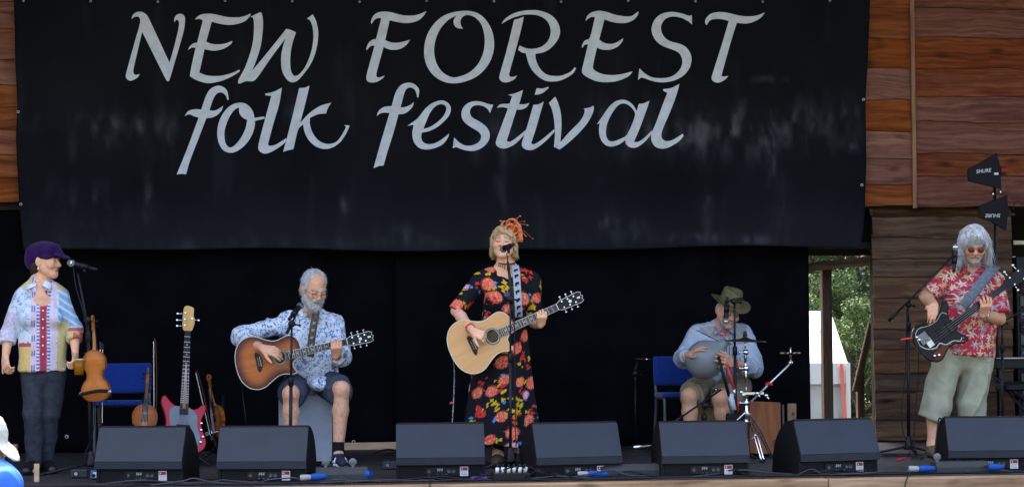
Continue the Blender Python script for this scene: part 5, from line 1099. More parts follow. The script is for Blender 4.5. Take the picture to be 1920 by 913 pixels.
# --- bass player
def bassist():
    Y0 = 0.50; J = lambda x, y, d=0.0: oy(x, y, Y0 + d)
    o = person('grey long-haired man in red floral shirt and sage shorts playing black bass', Y0, (1795, 856))
    hc = J(1826, 459, -.06); Rm = Rhead(-10, 20, 3); sc = 1.08
    nb = J(1819, 502, .05); shl, shr = J(1770, 525, .05), J(1866, 527, .05); ell_, elr = J(1735, 556, .02), J(1874, 598, -.04); wl_, wr_ = J(1752, 572, -.34), J(1842, 590, -.30)
    pel = J(1808, 662, .03); hl, hr = J(1778, 672, .03), J(1832, 672, .05); kl, kr = J(1757, 760, -.01), J(1822, 758, .04); al, ar = J(1748, 836, 0), J(1826, 842, .06); al[2] = ar[2] = .095
    sd = SDF(*bounds([hc + V(0, 0, .13), al - V(0, .22, .10), ar, ell_, elr, pel + V(0, .2, 0), wl_ - V(0, .14, .05), wr_ - V(0, .12, 0)], .07), .005)
    head(sd, hc, Rm, sc, jaw=1.05); sd.cone(hc + Rm @ V(0, .03, -.05), nb, .058, .066, .02); mid = (shl + shr) / 2 - V(0, 0, .12)
    sd.cone(nb, mid, .075, .16, .05, flat=((0, 1, 0), .7)); sd.cone(mid, pel, .16, .16, .05, flat=((0, 1, 0), .75)); sd.cone(shl, shr, .055, .055, .03)
    limbs_arm(sd, shl, ell_, wl_, 1.12); limbs_arm(sd, shr, elr, wr_, 1.12); limbs_leg(sd, hl, kl, al, 1.08); limbs_leg(sd, hr, kr, ar, 1.08); foot(sd, al, (-.1, -1, 0), .22); foot(sd, ar, (.2, -1, 0), .22)
    hand(sd, wl_, J(1744, 594, -.41) - wl_, (-.2, -.9, .2), 1, ((25, 30, 20), (28, 30, 20), (32, 32, 20), (36, 32, 20)), 1.1, 4, (.8, .6, -.3))
    fret_hand(sd, wr_, 1.12, (40, 40, 30), 8)
    sdf_obj('body', sd, SKIN, o, face_paint(hc, Rm, sc, (0.661, 0.335, 0.204), (0.40, 0.19, 0.17), (0.35, 0.32, 0.30), beard=(.42, .30, .25), bz=-.055))
    T = lambda x, y, z: hc + Rm @ (V(x, y, z) * sc)
    mg = mat('grey_hair', (.45, .45, .47), .5, spec=.4, attr=True, bump=.4, bscale=150, stretch=(1, 1, .2))
    gp = lambda v, N: V(.37, .36, .35) + .40 * fbm(v * V(1, 1, .2), 60, 3)[:, None]
    s = SDF(*bounds([hc - V(.18, .15, .22), hc + V(.18, .18, .16)], .02), .005)
    s.ell(T(0, .022, .040), V(.092, .108, .092) * sc, Rm, .02); s.ell(hc + V(0, .07, -.06), (.10, .06, .11), None, .04)
    for x in (-1, 1): s.cone(T(x * .078, -.03, .05), hc + V(x * .100, .02, -.05), .024, .032, .03); s.cone(hc + V(x * .100, .02, -.05), hc + V(x * .122, .03, -.135), .034, .022, .03)
    for x in (-1, 1): s.cone(T(x * .016, -.084, .090), T(x * .072, -.058, .030), .011, .012, .02)
    s.ell(T(0, -.085, -.035), V(.058, .060, .085) * sc, Rm, .012, 's')
    hr_ = sdf_obj('hair', s, mg, o, gp, wrinkles(.006, 34, 4, (1, 1, .22)))
    rs = np.random.default_rng(9); roots, dirs, lens = [], [], []
    for _ in range(500):
        a = rs.uniform(-2.0, 2.0) + math.pi / 2; rr = rs.uniform(.9, 1.06); top = rs.uniform(-.06, .07)
        roots.append(T(.096 * math.cos(a) * rr, .108 * math.sin(a) * rr + .02, top)); dirs.append(V(math.cos(a) * .26, math.sin(a) * .2, -1)); lens.append(rs.uniform(.10, .20) + top * .6)
    for _ in range(90):
        x = rs.uniform(-.05, .06); roots.append(T(x, -.095 + abs(x) * .2, rs.uniform(.07, .10))); dirs.append(Rm @ V(x * 8, -.12, -1)); lens.append(rs.uniform(.03, .07))
    strands('hair_lock', mg, hr_, roots, dirs, lens, 6, .0018, .35, 3, .10, .16, [(hc, .098)], lambda r_: tuple(V(.55, .55, .575) * r_.uniform(.6, 1.35)))
    pelt('hair_strands', hr_, mg, hr_, 3600, .055, .0013, 8, lambda r_: tuple(V(.62, .60, .585) * r_.uniform(.45, 1.35)), .12, .14)
    s = SDF(*bounds([hc - V(.12, .18, .16), hc + V(.12, .05, .05)], .02), .004)
    for x in (-1, 1): s.cone(T(x * .032, -.088, -.060), T(x * .008, -.102, -.050), .0055, .006, .006)
    sdf_obj('goatee', s, mg, o, lambda v, N: V(.26, .20, .17) + .18 * fbm(v, 90, 3)[:, None], wrinkles(.003, 70, 8))
    # tinted glasses
    mw = mat('wire_frame'); b_ = MB(); b_.tube([T(-.012, -.113, .004), T(0, -.117, .007), T(.012, -.113, .004)], .0018, 5); b_.tube([T(-.05, -.106, .014), T(0, -.116, .016), T(.05, -.106, .014)], .0015, 5); go_ = b_.build('glasses', mw, o)
    mt_ = mat('tinted_lens', (.10, .025, .02), .15, spec=.6)
    for x in (-1, 1):
        c = T(x * .034, -.110, -.004); rb = MB(); rb.lathe([(0, .004), (.014, .003), (.021, 0), (.019, -.001), (0, .001)], c, Rm @ V(x * .12, -1, 0), 20); ln = rb.build('lens', mt_, go_)
        rb = MB(); rb.tube([c + Rm @ V(.0215 * math.cos(a), .003 - x * .003 * math.cos(a) * -1, .0205 * math.sin(a)) for a in np.linspace(0, 2 * math.pi, 21)], .0015, 5, cap=False); rb.build('rim', mw, go_)
        rb = MB(); rb.tube([T(x * .055, -.104, .006), T(x * .08, -.05, .010), T(x * .085, .01, .010)], .0018, 5); rb.build('temple', mw, go_)
    # shirt
    s = SDF(*bounds([nb + V(0, 0, .07), ell_ - V(.08, .1, .02), elr + V(.07, 0, -.03), pel - V(.05, .26, .06), pel + V(.05, .22, 0), shr], .09), .005); fy = ((0, 1, 0), .80); mid = (shl + shr) / 2 - V(0, 0, .13)
    s.cone(shl + V(.03, 0, -.012), shr + V(-.03, 0, -.012), .068, .068, .03); trapezius(s, nb, shl, shr, .072, .062); s.cone(mid, (mid + pel) / 2, .195, .205, .05, flat=fy); s.cone((mid + pel) / 2, pel + V(.01, 0, -.02), .205, .205, .05, flat=fy, cut=True); s.cone(nb + V(0, .02, .03), nb - V(0, 0, .06), .062, .10, .04)
    s.cone(shl, shl + (ell_ - shl) * .82, .066, .084, .04, cut=True); e2 = shr + (elr - shr) * .86; s.cone(shr, e2, .068, .088, .04, cut=True)
    s.cone(nb + V(0, -.07, .05), nb + V(.0, -.26, -.14), .078, .014, .012, 's')
    def paint(v, N):
        q = np.stack([v[:, 0] + .6 * v[:, 1], v[:, 2]], 1); rs = np.random.default_rng(4); C = np.tile(V(.44, .035, .060), (len(v), 1)); lo, hi = q.min(0), q.max(0); pts = []
        cols = [(.62, .56, .42), (.30, .28, .36), (.66, .62, .56), (.52, .38, .12), (.34, .36, .44), (.58, .52, .40)]
        def star(c, r_, n, col, dp, ph):
            d = q - c; m = (np.abs(d) < r_ * 1.05).all(1)
            if m.any():
                rd = np.hypot(d[m, 0], d[m, 1]) / r_; an = np.arctan2(d[m, 1], d[m, 0]) + ph; k = (rd < 1 - dp * np.abs(np.sin(an * n / 2))) ; cc = C[m]; cc[k] = np.array(col); t = k & (np.abs(np.sin(an * n / 2 + 1.57)) < .35) & (rd > .25); cc[t] = np.array(col) * .55 + V(.12, .02, .03); t = k & (rd < .2); cc[t] = V(.55, .40, .12); C[m] = cc
        for _ in range(5000):
            p = lo + rs.random(2) * (hi - lo)
            if all(np.hypot(*(p - z)) > .052 for z in pts): pts.append(p)
        for p in pts:
            k = rs.integers(0, 6); star(p, rs.uniform(.026, .040), rs.integers(5, 8), cols[k], .72, rs.uniform(0, 6))
            for _ in range(3): w = rs.normal(0, .026, 2); star(p + w, rs.uniform(.010, .018), 2, cols[rs.integers(0, 6)], .85, rs.uniform(0, 6))
        return C
    m_hs = mat('red_floral_rayon', (.4, .1, .1), .75, attr=True, bump=.12, bscale=180)
    so_ = sdf_obj('shirt', s, m_hs, o, paint, wrinkles(.009, 8, 32, (1, 1, .6)))
    for sx in (-1, 1):
        b_ = MB(); nn = nb + V(sx * .03, .075, .050); n0 = nb + V(sx * .066, .0, .048); n1 = nb + V(sx * .045, -.125, -.035); n2 = nb + V(sx * .105, -.135, -.055); n3 = nb + V(sx * .108, -.01, .008); n4 = nb + V(sx * .05, .095, .02)
        b_._add([nn, n0, n1, n2, n3, n4], [(0, 1, 4, 5), (1, 2, 3, 4)] if sx > 0 else [(5, 4, 1, 0), (4, 3, 2, 1)], True); c_ = b_.build('collar', mat('collar_red', (.36, .05, .06), .8, var=.9, vscale=45), so_); c_.modifiers.new('t', 'SOLIDIFY').thickness = .006
    # three-quarter cargo shorts
    m_sg = mat('sage_cotton', (.33, .325, .225), .9, var=.12, vscale=14, bump=.15, bscale=260)
    s = SDF(*bounds([pel + V(0, .2, .06), kl - V(.12, .06, .14), kr + V(.12, .1, -.14), pel - V(.2, .2, 0), pel + V(.2, 0, 0)], .07), .005); s.ell(pel + V(0, 0, 0), (.195, .15, .10), None, .04); s.ell(pel + V(0, .01, -.075), (.13, .12, .085), None, .04)
    bl, br = J(1750, 784, .0), J(1823, 782, .05)
    for (h_, k_, e_) in ((hl, kl, bl), (hr, kr, br)): s.cone(h_ + V(0, 0, .02), k_, .118, .102, .03); s.cone(k_, e_, .102, .106, .03, cut=True)
    sh_ = sdf_obj('shorts', s, m_sg, o, None, wrinkles(.010, 7, 41, (1, 1, .7)))
    for (x, y) in ((1849, 690),):
        p = J(x, y, -.01); b_ = MB(); b_.box(p, (.035, .11, .10), ch=.006); b_.box(p + V(0, 0, .058), (.04, .118, .034), ch=.006); b_.build('cargo_pocket', m_sg, sh_)
    for a_, d in ((al, (-.12, -1, 0)), (ar, (.2, -1, 0))): shoe(o, a_, d, mat('brown_woven', (.13, .085, .055), .85, var=.5, vscale=120), m_sole_blk, .28, .050, .085)
    b_ = MB(); d = unit(wr_ - elr); b_.lathe([(.036, -.011), (.039, -.011), (.039, .011), (.036, .011), (.036, -.011)], wr_ - d * .03, d, 20); b_.ball(wr_ - d * .03 + V(.0, -.036, .0), .019, 10, (1, .35, 1)); b_.build('watch', m_silver, o)
bassist()
# ------------------------------------------------------------------ instruments
def frame_between(A, B, front=(0, -1, 0), L=None):
    """x from A to B, z towards `front`; returns a 4x4 at A and the length."""
    A, B = np.array(A, float), np.array(B, float); x = unit(B - A); z = unit(np.array(front, float) - x * np.dot(front, x)); y = np.cross(z, x)
    return Matrix([[x[i], y[i], z[i], A[i]] for i in range(3)] + [[0, 0, 0, 1]]), np.linalg.norm(B - A)
m_rose = mat('rosewood', (.030, .018, .013), .5, var=.3, vscale=30)
m_ivory = mat('ivory_binding', (.62, .58, .48), .45)
m_chrome = mat('chrome', (.78, .78, .80), .14, 1.0)
m_steel = mat('string_steel', (.55, .55, .56), .3, 1.0)
m_blkpl = mat('black_plastic', (.007, .007, .008), .42, spec=.25, var=.15, vscale=20)
m_blkmt = mat('black_powdercoat', (.008, .008, .010), .45, spec=.3, bump=.05, bscale=300)
m_dkwood = mat('dark_headstock', (.012, .013, .013), .35)
def acoustic(name, label, M, top_paint, side_m, head_m, top_coat=.15):
    t = thing(name, label, 'guitar', mtx=M)
    up = [(.0, .0), (.004, .06), (.022, .118), (.062, .168), (.118, .192), (.175, .186), (.235, .152), (.285, .128), (.325, .124), (.370, .135), (.415, .140), (.452, .122), (.474, .085), (.480, .04), (.480, .028)]
    dn = [(.480, -.028), (.452, -.034), (.420, -.046), (.402, -.070), (.404, -.100), (.416, -.128), (.408, -.140), (.375, -.138), (.330, -.126), (.285, -.130), (.235, -.154), (.175, -.187), (.118, -.193), (.062, -.169), (.022, -.119), (.004, -.06)]
    ol = [tuple(p) for p in smooth_poly(up + dn, True, 4, 50)]
    hole = [(.318 + .042 * math.cos(a), .048 * math.sin(a)) for a in np.linspace(0, 2 * math.pi, 32, endpoint=False)]
    v2, f2 = fill([ol, hole], .012); f2 = np.array([q if np.cross(v2[q[1]] - v2[q[0]], v2[q[2]] - v2[q[0]]) > 0 else q[::-1] for q in f2])
    v3 = np.column_stack([v2, np.full(len(v2), .0)]); link('top', mesh_np(v3, f2, top_paint(v2, edge_dist(ol, v2)), False), mat('guitar_top', (.6, .4, .2), .35, attr=True, coat=top_coat * .5, var=.07, vscale=1.0, stretch=(6, 90, 1)), t)
    b_ = MB(); N = len(ol); vv = [V(p[0], p[1], -.0005) for p in ol] + [V(p[0], p[1], -.085) for p in ol]
    b_._add(vv, [(i, N + i, N + (i + 1) % N, (i + 1) % N) for i in range(N)], True); b_.f.append(tuple(N + i for i in range(N))[::-1]); b_.sm.append(False); b_.build('body_shell', side_m, t, True)
    b_ = MB(); b_.tube([V(p[0], p[1], -.001) for p in ol] + [V(ol[0][0], ol[0][1], -.001)], .0034, 5, cap=False); b_.build('binding', m_ivory, t, True)
    b_ = MB(); b_.tube([V(.318 + .050 * math.cos(a), .056 * math.sin(a), .0004) for a in np.linspace(0, 2 * math.pi, 33)], .0055, 6, cap=False); b_.build('rosette', mat('abalone', (.16, .23, .20), .3, var=.6, vscale=120), t, True)
    b_ = MB(); b_.tube([V(.318 + .043 * math.cos(a), .049 * math.sin(a), .0004) for a in np.linspace(0, 2 * math.pi, 33)], .0022, 5, cap=False); b_.build('sound_hole_ring', m_ivory, t, True)
    b_ = MB(); b_.box((.318, 0, -.045), (.14, .14, .002)); b_.build('sound_hole_floor', mat('inner_wood', (.16, .085, .04), .8), t, True)
    b_ = MB(); b_.prism([(.158, -.075), (.172, -.062), (.190, -.03), (.192, .03), (.175, .062), (.160, .075), (.146, .062), (.148, -.06)], 0, .009, None, .002); br = b_.build('bridge', m_rose, t, True)
    b_ = MB(); b_.box((.178, 0, .011), (.004, .072, .006)); b_.build('saddle', m_ivory, br, True)
    for k in range(6): b_ = MB(); b_.ball((.162, -.027 + .0108 * k, .011), .0032, 6); b_.build('bridge_pin', m_ivory, br, True)
    nut, fe = .815, .375
    b_ = MB(); b_.prism([(fe, -.028), (nut, -.0215), (nut, .0215), (fe, .028)], .001, .011, None, .001); fb = b_.build('fretboard', m_rose, t, True)
    b_ = MB(); b_.tube([V(.482, 0, -.055), V(.50, 0, -.030), V(.53, 0, -.014), V(nut, 0, -.010)], [.030, .026, .022, .020], 10); b_.build('neck', side_m, t, True)
    for sy in (-1, 1): b_ = MB(); b_.tube([V(fe, sy * .0285, .006), V(nut, sy * .022, .006)], .0028, 5); b_.build('neck_binding', m_ivory, fb, True)
    for k in range(1, 21):
        x = nut - .645 * (1 - 2 ** (-k / 12)); w = .0215 + (.028 - .0215) * (nut - x) / (nut - fe)
        if x < fe: break
        b_ = MB(); b_.box((x, 0, .0118), (.0030, 2 * w, .0024)); b_.build('fret', m_ivory, fb, True)
        if k in (3, 5, 7, 9, 12, 15, 17): x2 = nut - .645 * (1 - 2 ** (-(k - .5) / 12)); b_ = MB(); b_.box((x2, 0, .0112), (.008, .013, .0012)); b_.build('inlay', m_ivory, fb, True)
    b_ = MB(); b_.box((nut + .002, 0, .009), (.006, .045, .012)); b_.build('nut', m_ivory, t, True)
    hs = [(nut + .005, -.022), (nut + .03, -.034), (nut + .17, -.040), (nut + .192, -.030), (nut + .186, -.012), (nut + .198, 0), (nut + .186, .012), (nut + .192, .030), (nut + .17, .040), (nut + .03, .034), (nut + .005, .022)]
    Mh = Matrix.Translation((0, 0, .004)) @ Matrix.Rotation(R(0), 4, 'Y'); b_ = MB(); b_.prism(hs, -.012, .002, Mh, .0015); ho = b_.build('headstock', head_m, t, True)
    b_ = MB(); b_.tube([V(p[0], p[1], .006) for p in hs], .0022, 5); b_.build('headstock_binding', m_ivory, ho, True)
    b_ = MB(); b_.box((nut + .165, 0, .0075), (.022, .012, .001)); b_.build('headstock_label', mat('pearl_button'), ho, True); b_ = MB(); b_.ball((nut + .10, 0, .0065), .012, 10, (1, 1, .1)); b_.build('headstock_emblem', mat('pearl_button'), ho, True)
    for k in range(3):
        for sy in (-1, 1):
            x = nut + .045 + k * .045; b_ = MB(); b_.cyl((x, sy * .022, .004), (x, sy * .022, .016), .0055, 8); b_.cyl((x, sy * .034, -.004), (x, sy * .052, -.004), .003, 6); b_.ball((x, sy * .058, -.004), .0095, 8, (1, .7, .6)); b_.build('tuner', m_chrome, t, True)
    for k in range(6):
        y0 = -.0265 + .0106 * k; y1 = -.018 + .0072 * k; b_ = MB(); b_.tube([V(.176, y0, .0145), V(nut + .003, y1, .0145)], .0009, 4); b_.build('string', m_steel, t, True)
    return t
def nat_paint(v2, d):
    n = fbm(np.column_stack([v2[:, 0] * 2, v2[:, 1] * 40, v2[:, 0] * 0]), 1, 3)[:, None]; return V(.54, .28, .105) * (1 - n) + V(.64, .37, .16) * n
def burst_paint(v2, d):
    k = sstep(.0, .085, d + .012 * (fbm(np.column_stack([v2, v2[:, 0] * 0]), 9, 2) - .5))[:, None]; n = fbm(np.column_stack([v2[:, 0] * 2, v2[:, 1] * 50, v2[:, 0] * 0]), 1, 3)[:, None]
    return V(.045, .010, .006) * (1 - k) + (V(.36, .085, .014) * (1 - n) + V(.50, .15, .025) * n) * k
Ms, Ls = frame_between(oy(846, 665, -.10), oy(1095, 553, -.14), (0.05, -1, .10))
acoustic('acoustic_guitar', 'natural blonde cutaway acoustic guitar played by the singer', Ms, nat_paint, mat('maple_side', (.22, .11, .045), .4, var=.2, vscale=8), m_dkwood)
Mg, Lg = frame_between(oy(443, 688, .52), oy(707, 628, .50), (0.05, -1, .12))
acoustic('acoustic_guitar', 'red-brown sunburst cutaway acoustic guitar held by the seated bearded man', Mg, burst_paint, mat('mahogany_side', (.075, .018, .010), .35, coat=.1, var=.2, vscale=8), m_dkwood, .25)
def strap(name, label, pts, w, m, normal, cat='strap', trim=None):
    """A flat band through the points: width across, lying on the chest."""
    P = [np.array(p, float) for p in bez(pts, 8)]; v, f = [], []; nr = [unit(n) for n in normal]; nn = np.array([[np.interp(i / (len(P) - 1), np.linspace(0, 1, len(nr)), [q[a] for q in nr]) for a in range(3)] for i in range(len(P))])
    for i, p in enumerate(P):
        t_ = unit(P[min(i + 1, len(P) - 1)] - P[max(i - 1, 0)]); s_ = unit(np.cross(t_, nn[i]))
        for k in (-1, -.6, 0, .6, 1): v.append(p + s_ * w / 2 * k)
    for i in range(len(P) - 1):
        for k in range(4): f.append((i * 5 + k, i * 5 + k + 1, (i + 1) * 5 + k + 1, (i + 1) * 5 + k))
    t = thing(name, label, cat, P[0]); b_ = MB(); b_._add(v, f, True); o = b_.build('band', m, t); o.modifiers.new('t', 'SOLIDIFY').thickness = .004; return t, P, nn
def strap_marks(t, P, nn, idx, m, kind):
    for i in idx:
        tt = unit(P[i + 1] - P[i - 1]); s_ = unit(np.cross(tt, nn[i])); n = unit(nn[i]); F = Matrix([[s_[a], tt[a], n[a], P[i][a] + n[a] * .004] for a in range(3)] + [[0, 0, 0, 1]]); b_ = MB()
        if kind == 'key': b_.prism([(-.014, -.018), (.014, -.010), (.014, .016), (.004, .016), (.004, .004), (-.014, .0)], 0, .0015, F)
        else: b_.prism([(-.012, -.012), (.012, -.006), (.010, .012), (-.006, .010)], 0, .0015, F)
        b_.build('motif', m, t)
m_strapb = mat('black_webbing', (.014, .014, .016), .8)
t, P, nn = strap('guitar_strap', 'grey guitar strap with black bird motifs over the singer\'s shoulder', [oy(966, 497, .10), oy(968, 512, .03), oy(970, 540, -.005), oy(972, 570, -.02), oy(973, 595, .01)], .052, mat('grey_webbing', (.36, .38, .42), .8, var=.15, vscale=60), [(0, -.5, 1), (0, -1, .4), (0, -1, .1), (0, -1, 0), (0, -1, 0)])
strap_marks(t, P, nn, range(6, len(P) - 2, 4), m_strapb, 'key')
t, P, nn = strap('guitar_strap', 'black and brown tapestry guitar strap across the bearded man\'s chest', [oy(592, 573, .86), oy(592, 588, .76), oy(588, 612, .71), oy(584, 640, .66), oy(582, 668, .60)], .055, mat('tapestry_webbing', (.085, .065, .045), .9, var=.6, vscale=70), [(0, -.4, 1), (0, -1, .5), (0, -1, .2), (0, -1, .2), (0, -1, 0)])
strap_marks(t, P, nn, range(14, len(P) - 3, 4), mat('tan_motif', (.30, .27, .22), .8), 'q')
t, P, nn = strap('guitar_strap', 'wide silver grey padded bass strap across the red floral shirt', [oy(1868, 497, .50), oy(1860, 505, .40), oy(1840, 530, .315), oy(1822, 555, .275), oy(1806, 574, .27)], .075, mat('silver_leather', (.13, .145, .165), .45, var=.3, vscale=50), [(.2, -.6, 1), (.1, -1, .6), (0, -1, .1), (0, -1, 0), (0, -1, 0)])
def solid_bass(name, label, M, outline, body_m, guard, guard_m, head_ol, head_m, neck_m, nut, fe, tuners, dots=True, thick=.038, pups=(), knobs=(), scale=.86, extra=None):
    t = thing(name, label, 'bass guitar', mtx=M); ol = [tuple(p) for p in smooth_poly(outline, True, 4, 60)]
    b_ = MB(); b_.prism(ol, -thick, 0, None, .006); b_.build('body', body_m, t, True)
    if guard: b_ = MB(); b_.prism([tuple(p) for p in smooth_poly(guard, True, 4, 60)], .0005, .003); b_.build('pickguard', guard_m, t, True)
    b_ = MB(); b_.prism([(fe, -.031), (nut, -.021), (nut, .021), (fe, .031)], .004, .013, None, .001); fb = b_.build('fretboard', neck_m[0], t, True)
    b_ = MB(); b_.tube([V(fe + .04, 0, -.006), V(nut, 0, -.008)], [.024, .019], 10); b_.build('neck', neck_m[1], t, True)
    for k in range(1, 21):
        x = nut - scale * (1 - 2 ** (-k / 12)); w = .021 + .010 * (nut - x) / (nut - fe)
        if x < fe or not dots: break
        b_ = MB(); b_.box((x, 0, .0134), (.0026, 2 * w, .002)); b_.build('fret', m_steel, fb, True)
        if dots and k in (3, 5, 7, 9, 12, 15, 17): x2 = nut - scale * (1 - 2 ** (-(k - .5) / 12)); b_ = MB(); b_.ball((x2, 0, .013), .005, 8, (1, 1, .15)); b_.build('inlay', m_ivory, fb, True)
    b_ = MB(); b_.prism([tuple(p) for p in smooth_poly(head_ol, True, 3, 60)], -.006, .008, None, .001); b_.build('headstock', head_m, t, True)
    for (x, y, s_) in tuners:
        b_ = MB(); b_.cyl((x, y, .006), (x, y, .020), .006, 8); b_.cyl((x, y + s_ * .01, -.008), (x, y + s_ * .042, -.008), .004, 6); b_.ball((x, y + s_ * .052, -.008), .013, 8, (.9, .8, .35)); b_.build('tuner', m_chrome, t, True)
    for (x, w, h) in pups: b_ = MB(); b_.box((x, 0, .006), (w, h, .014), ch=.003); b_.build('pickup', m_blkpl, t, True)
    for (x, y) in knobs: b_ = MB(); b_.lathe([(0, .018), (.008, .018), (.0095, .016), (.010, .002)], (x, y, .002), n=12); b_.build('knob', m_chrome, t, True)
    b_ = MB(); b_.box((nut - scale, 0, .006), (.05, .075, .012), ch=.003); b_.build('bridge', m_chrome, t, True)
    for k in range(4): b_ = MB(); b_.tube([V(nut - scale, -.0285 + .019 * k, .019), V(nut, -.0150 + .0100 * k, .019)], .0009, 4); b_.build('string', m_steel, t, True)
    return t
# black double-cut bass: dark top, brown edge, white-edged guard
Mb, _ = frame_between(oy(1722, 657, .20), oy(1894, 529, .16), (-.05, -1, .06))
ob = [(0, 0), (.01, .075), (.05, .135), (.10, .150), (.16, .128), (.21, .112), (.26, .120), (.31, .150), (.355, .172), (.385, .165), (.378, .130), (.340, .085), (.325, .045), (.335, .034), (.335, -.034), (.320, -.050), (.330, -.090), (.352, -.135), (.340, -.160), (.300, -.155), (.250, -.125), (.20, -.118), (.15, -.138), (.10, -.160), (.05, -.142), (.01, -.08)]
tb = solid_bass('bass_guitar', 'glossy black double-cutaway bass with white-edged guard held by the long-haired man', Mb, ob, mat('black_lacquer', (.005, .004, .004), .22, spec=.3), [(.03, .02), (.05, .10), (.10, .125), (.17, .10), (.24, .095), (.30, .12), (.33, .09), (.30, .045), (.29, -.05), (.315, -.11), (.29, -.125), (.25, -.095), (.19, -.085), (.16, -.05), (.12, -.06), (.08, -.045), (.05, -.02)], m_blkpl,
                [(.80, -.022), (.83, -.040), (.98, -.052), (1.0, -.02), (.985, .02), (1.0, .045), (.83, .040), (.80, .022)], m_dkwood, (mat('ebony', (.008, .008, .009), .4), mat('dark_neck', (.03, .015, .01), .4)), .80, .30, [(.86, .03, 1), (.94, .034, 1), (.86, -.03, -1), (.94, -.038, -1)], False, .042, ((.20, .03, .085), (.285, .03, .085)), ((.07, -.10), (.10, -.115), (.05, .06), (.045, .085)), .70)
b_ = MB(); gl_ = [(.03, .02), (.05, .10), (.10, .125), (.17, .10), (.24, .095), (.30, .12), (.33, .09)]; b_.tube([V(p[0], p[1], .003) for p in bez(gl_, 5)], .0022, 5); b_.build('guard_edging', m_ivory, tb, True)
b_ = MB(); gl_ = [(.315, -.11), (.29, -.125), (.25, -.095), (.19, -.085), (.16, -.05), (.12, -.06), (.08, -.045), (.05, -.02), (.03, .02)]; b_.tube([V(p[0], p[1], .003) for p in bez(gl_, 5)], .0030, 5); b_.build('guard_edging', m_ivory, tb, True)
b_ = MB(); ed = [(.340, -.150), (.300, -.143), (.250, -.112), (.20, -.105), (.15, -.125), (.10, -.146), (.06, -.132), (.08, -.08), (.13, -.085), (.18, -.07), (.22, -.098), (.29, -.13)]; b_.prism([tuple(p) for p in smooth_poly(ed[::-1], True, 4, 60)], .0003, .0012); b_.build('sunburst_edge', mat('burst_brown', (.10, .024, .010), .3, var=.4, vscale=12), tb, True)
b_ = MB(); b_.box((.085, .05, .006), (.075, .085, .012), ch=.003); b_.build('control_plate', mat('dark_chrome', (.16, .16, .17), .25, .9), tb, True)
for k in range(10): b_ = MB(); a = k / 9; q = bez(gl_, 5)[int(a * 39)]; b_.ball((q[0] + .008, q[1] - .012, .004), .0034, 6, (1, 1, .4)); b_.build('screw', m_chrome, tb, True)
b_ = MB(); b_.tube([V(.02, .10, -.01), V(-.045, .135, -.005)], .006, 8); b_.tube([V(-.02, .121, -.008), V(-.055, .139, -.004)], .0065, 8); b_.build('jack_plug', mat('red_band'), tb, True)
# red bass on a floor stand
Mr, _ = frame_between(oy(341, 852, .62), oy(353, 586, .95), (.18, -1, .25))
orr = [(0, 0), (.012, .09), (.06, .155), (.12, .165), (.18, .138), (.24, .125), (.31, .140), (.38, .165), (.425, .160), (.44, .140), (.40, .105), (.37, .07), (.36, .034), (.36, -.034), (.345, -.06), (.355, -.10), (.385, -.135), (.38, -.158), (.34, -.160), (.28, -.135), (.21, -.135), (.15, -.160), (.09, -.172), (.04, -.145), (.008, -.08)]
tr = solid_bass('bass_guitar', 'metallic red bass guitar with grey pickguard and maple headstock on a floor stand', Mr, orr, mat('candy_red', (.42, .010, .028), .28, spec=.35), [(.10, .05), (.17, .085), (.26, .10), (.33, .105), (.36, .06), (.35, -.04), (.30, -.095), (.22, -.10), (.14, -.125), (.08, -.12), (.09, -.06)], mat('grey_guard', (.17, .19, .21), .4, var=.15, vscale=10),
                [(.935, -.021), (.96, -.040), (1.02, -.050), (1.06, -.040), (1.11, -.040), (1.125, -.018), (1.13, .015), (1.11, .035), (1.0, .040), (.96, .036), (.935, .021)], wood('maple_head', S(168, 128, 78), S(200, 160, 104), S(216, 178, 124), .4, (2, 30, 30), knots=False, rand=.02), (m_rose, mat('maple_neck', (.42, .28, .13), .4)), .935, .30, [(.975, .024, 1), (1.02, .026, 1), (1.07, .024, 1), (1.03, -.028, -1)], True, .042, ((.20, .045, .10),), ((.10, -.13), (.14, -.145), (.19, -.13), (.24, -.13)), .80)
def floor_stand(label, c, h, w=.16, lean=.08):
    c = V(*c); t = thing('instrument_stand', label, 'stand', c); b_ = MB(); b_.tube([c + V(0, .06, .10), c + V(0, .06 + lean, h)], .010, 8); b_.build('upright', m_blkmt, t)
    for (dx, dy) in ((-.20, -.12), (.20, -.12), (0, .26)): b_ = MB(); b_.tube([c + V(0, .06, .14), c + V(dx, dy + .06, .008)], .009, 8); b_.build('leg', m_blkmt, t)
    for sx in (-1, 1): b_ = MB(); b_.tube(bez([c + V(sx * .02, .06, .12), c + V(sx * w / 2, .03, .10), c + V(sx * w / 2, -.06, .09), c + V(sx * w / 2, -.075, .12)], 5), .008, 8); b_.build('cradle', m_blkmt, t)
    return t
pr = fl(346, 848); floor_stand('black stand holding the red bass guitar', (Mr.translation.x, .70, 0), .62, .2, .14)
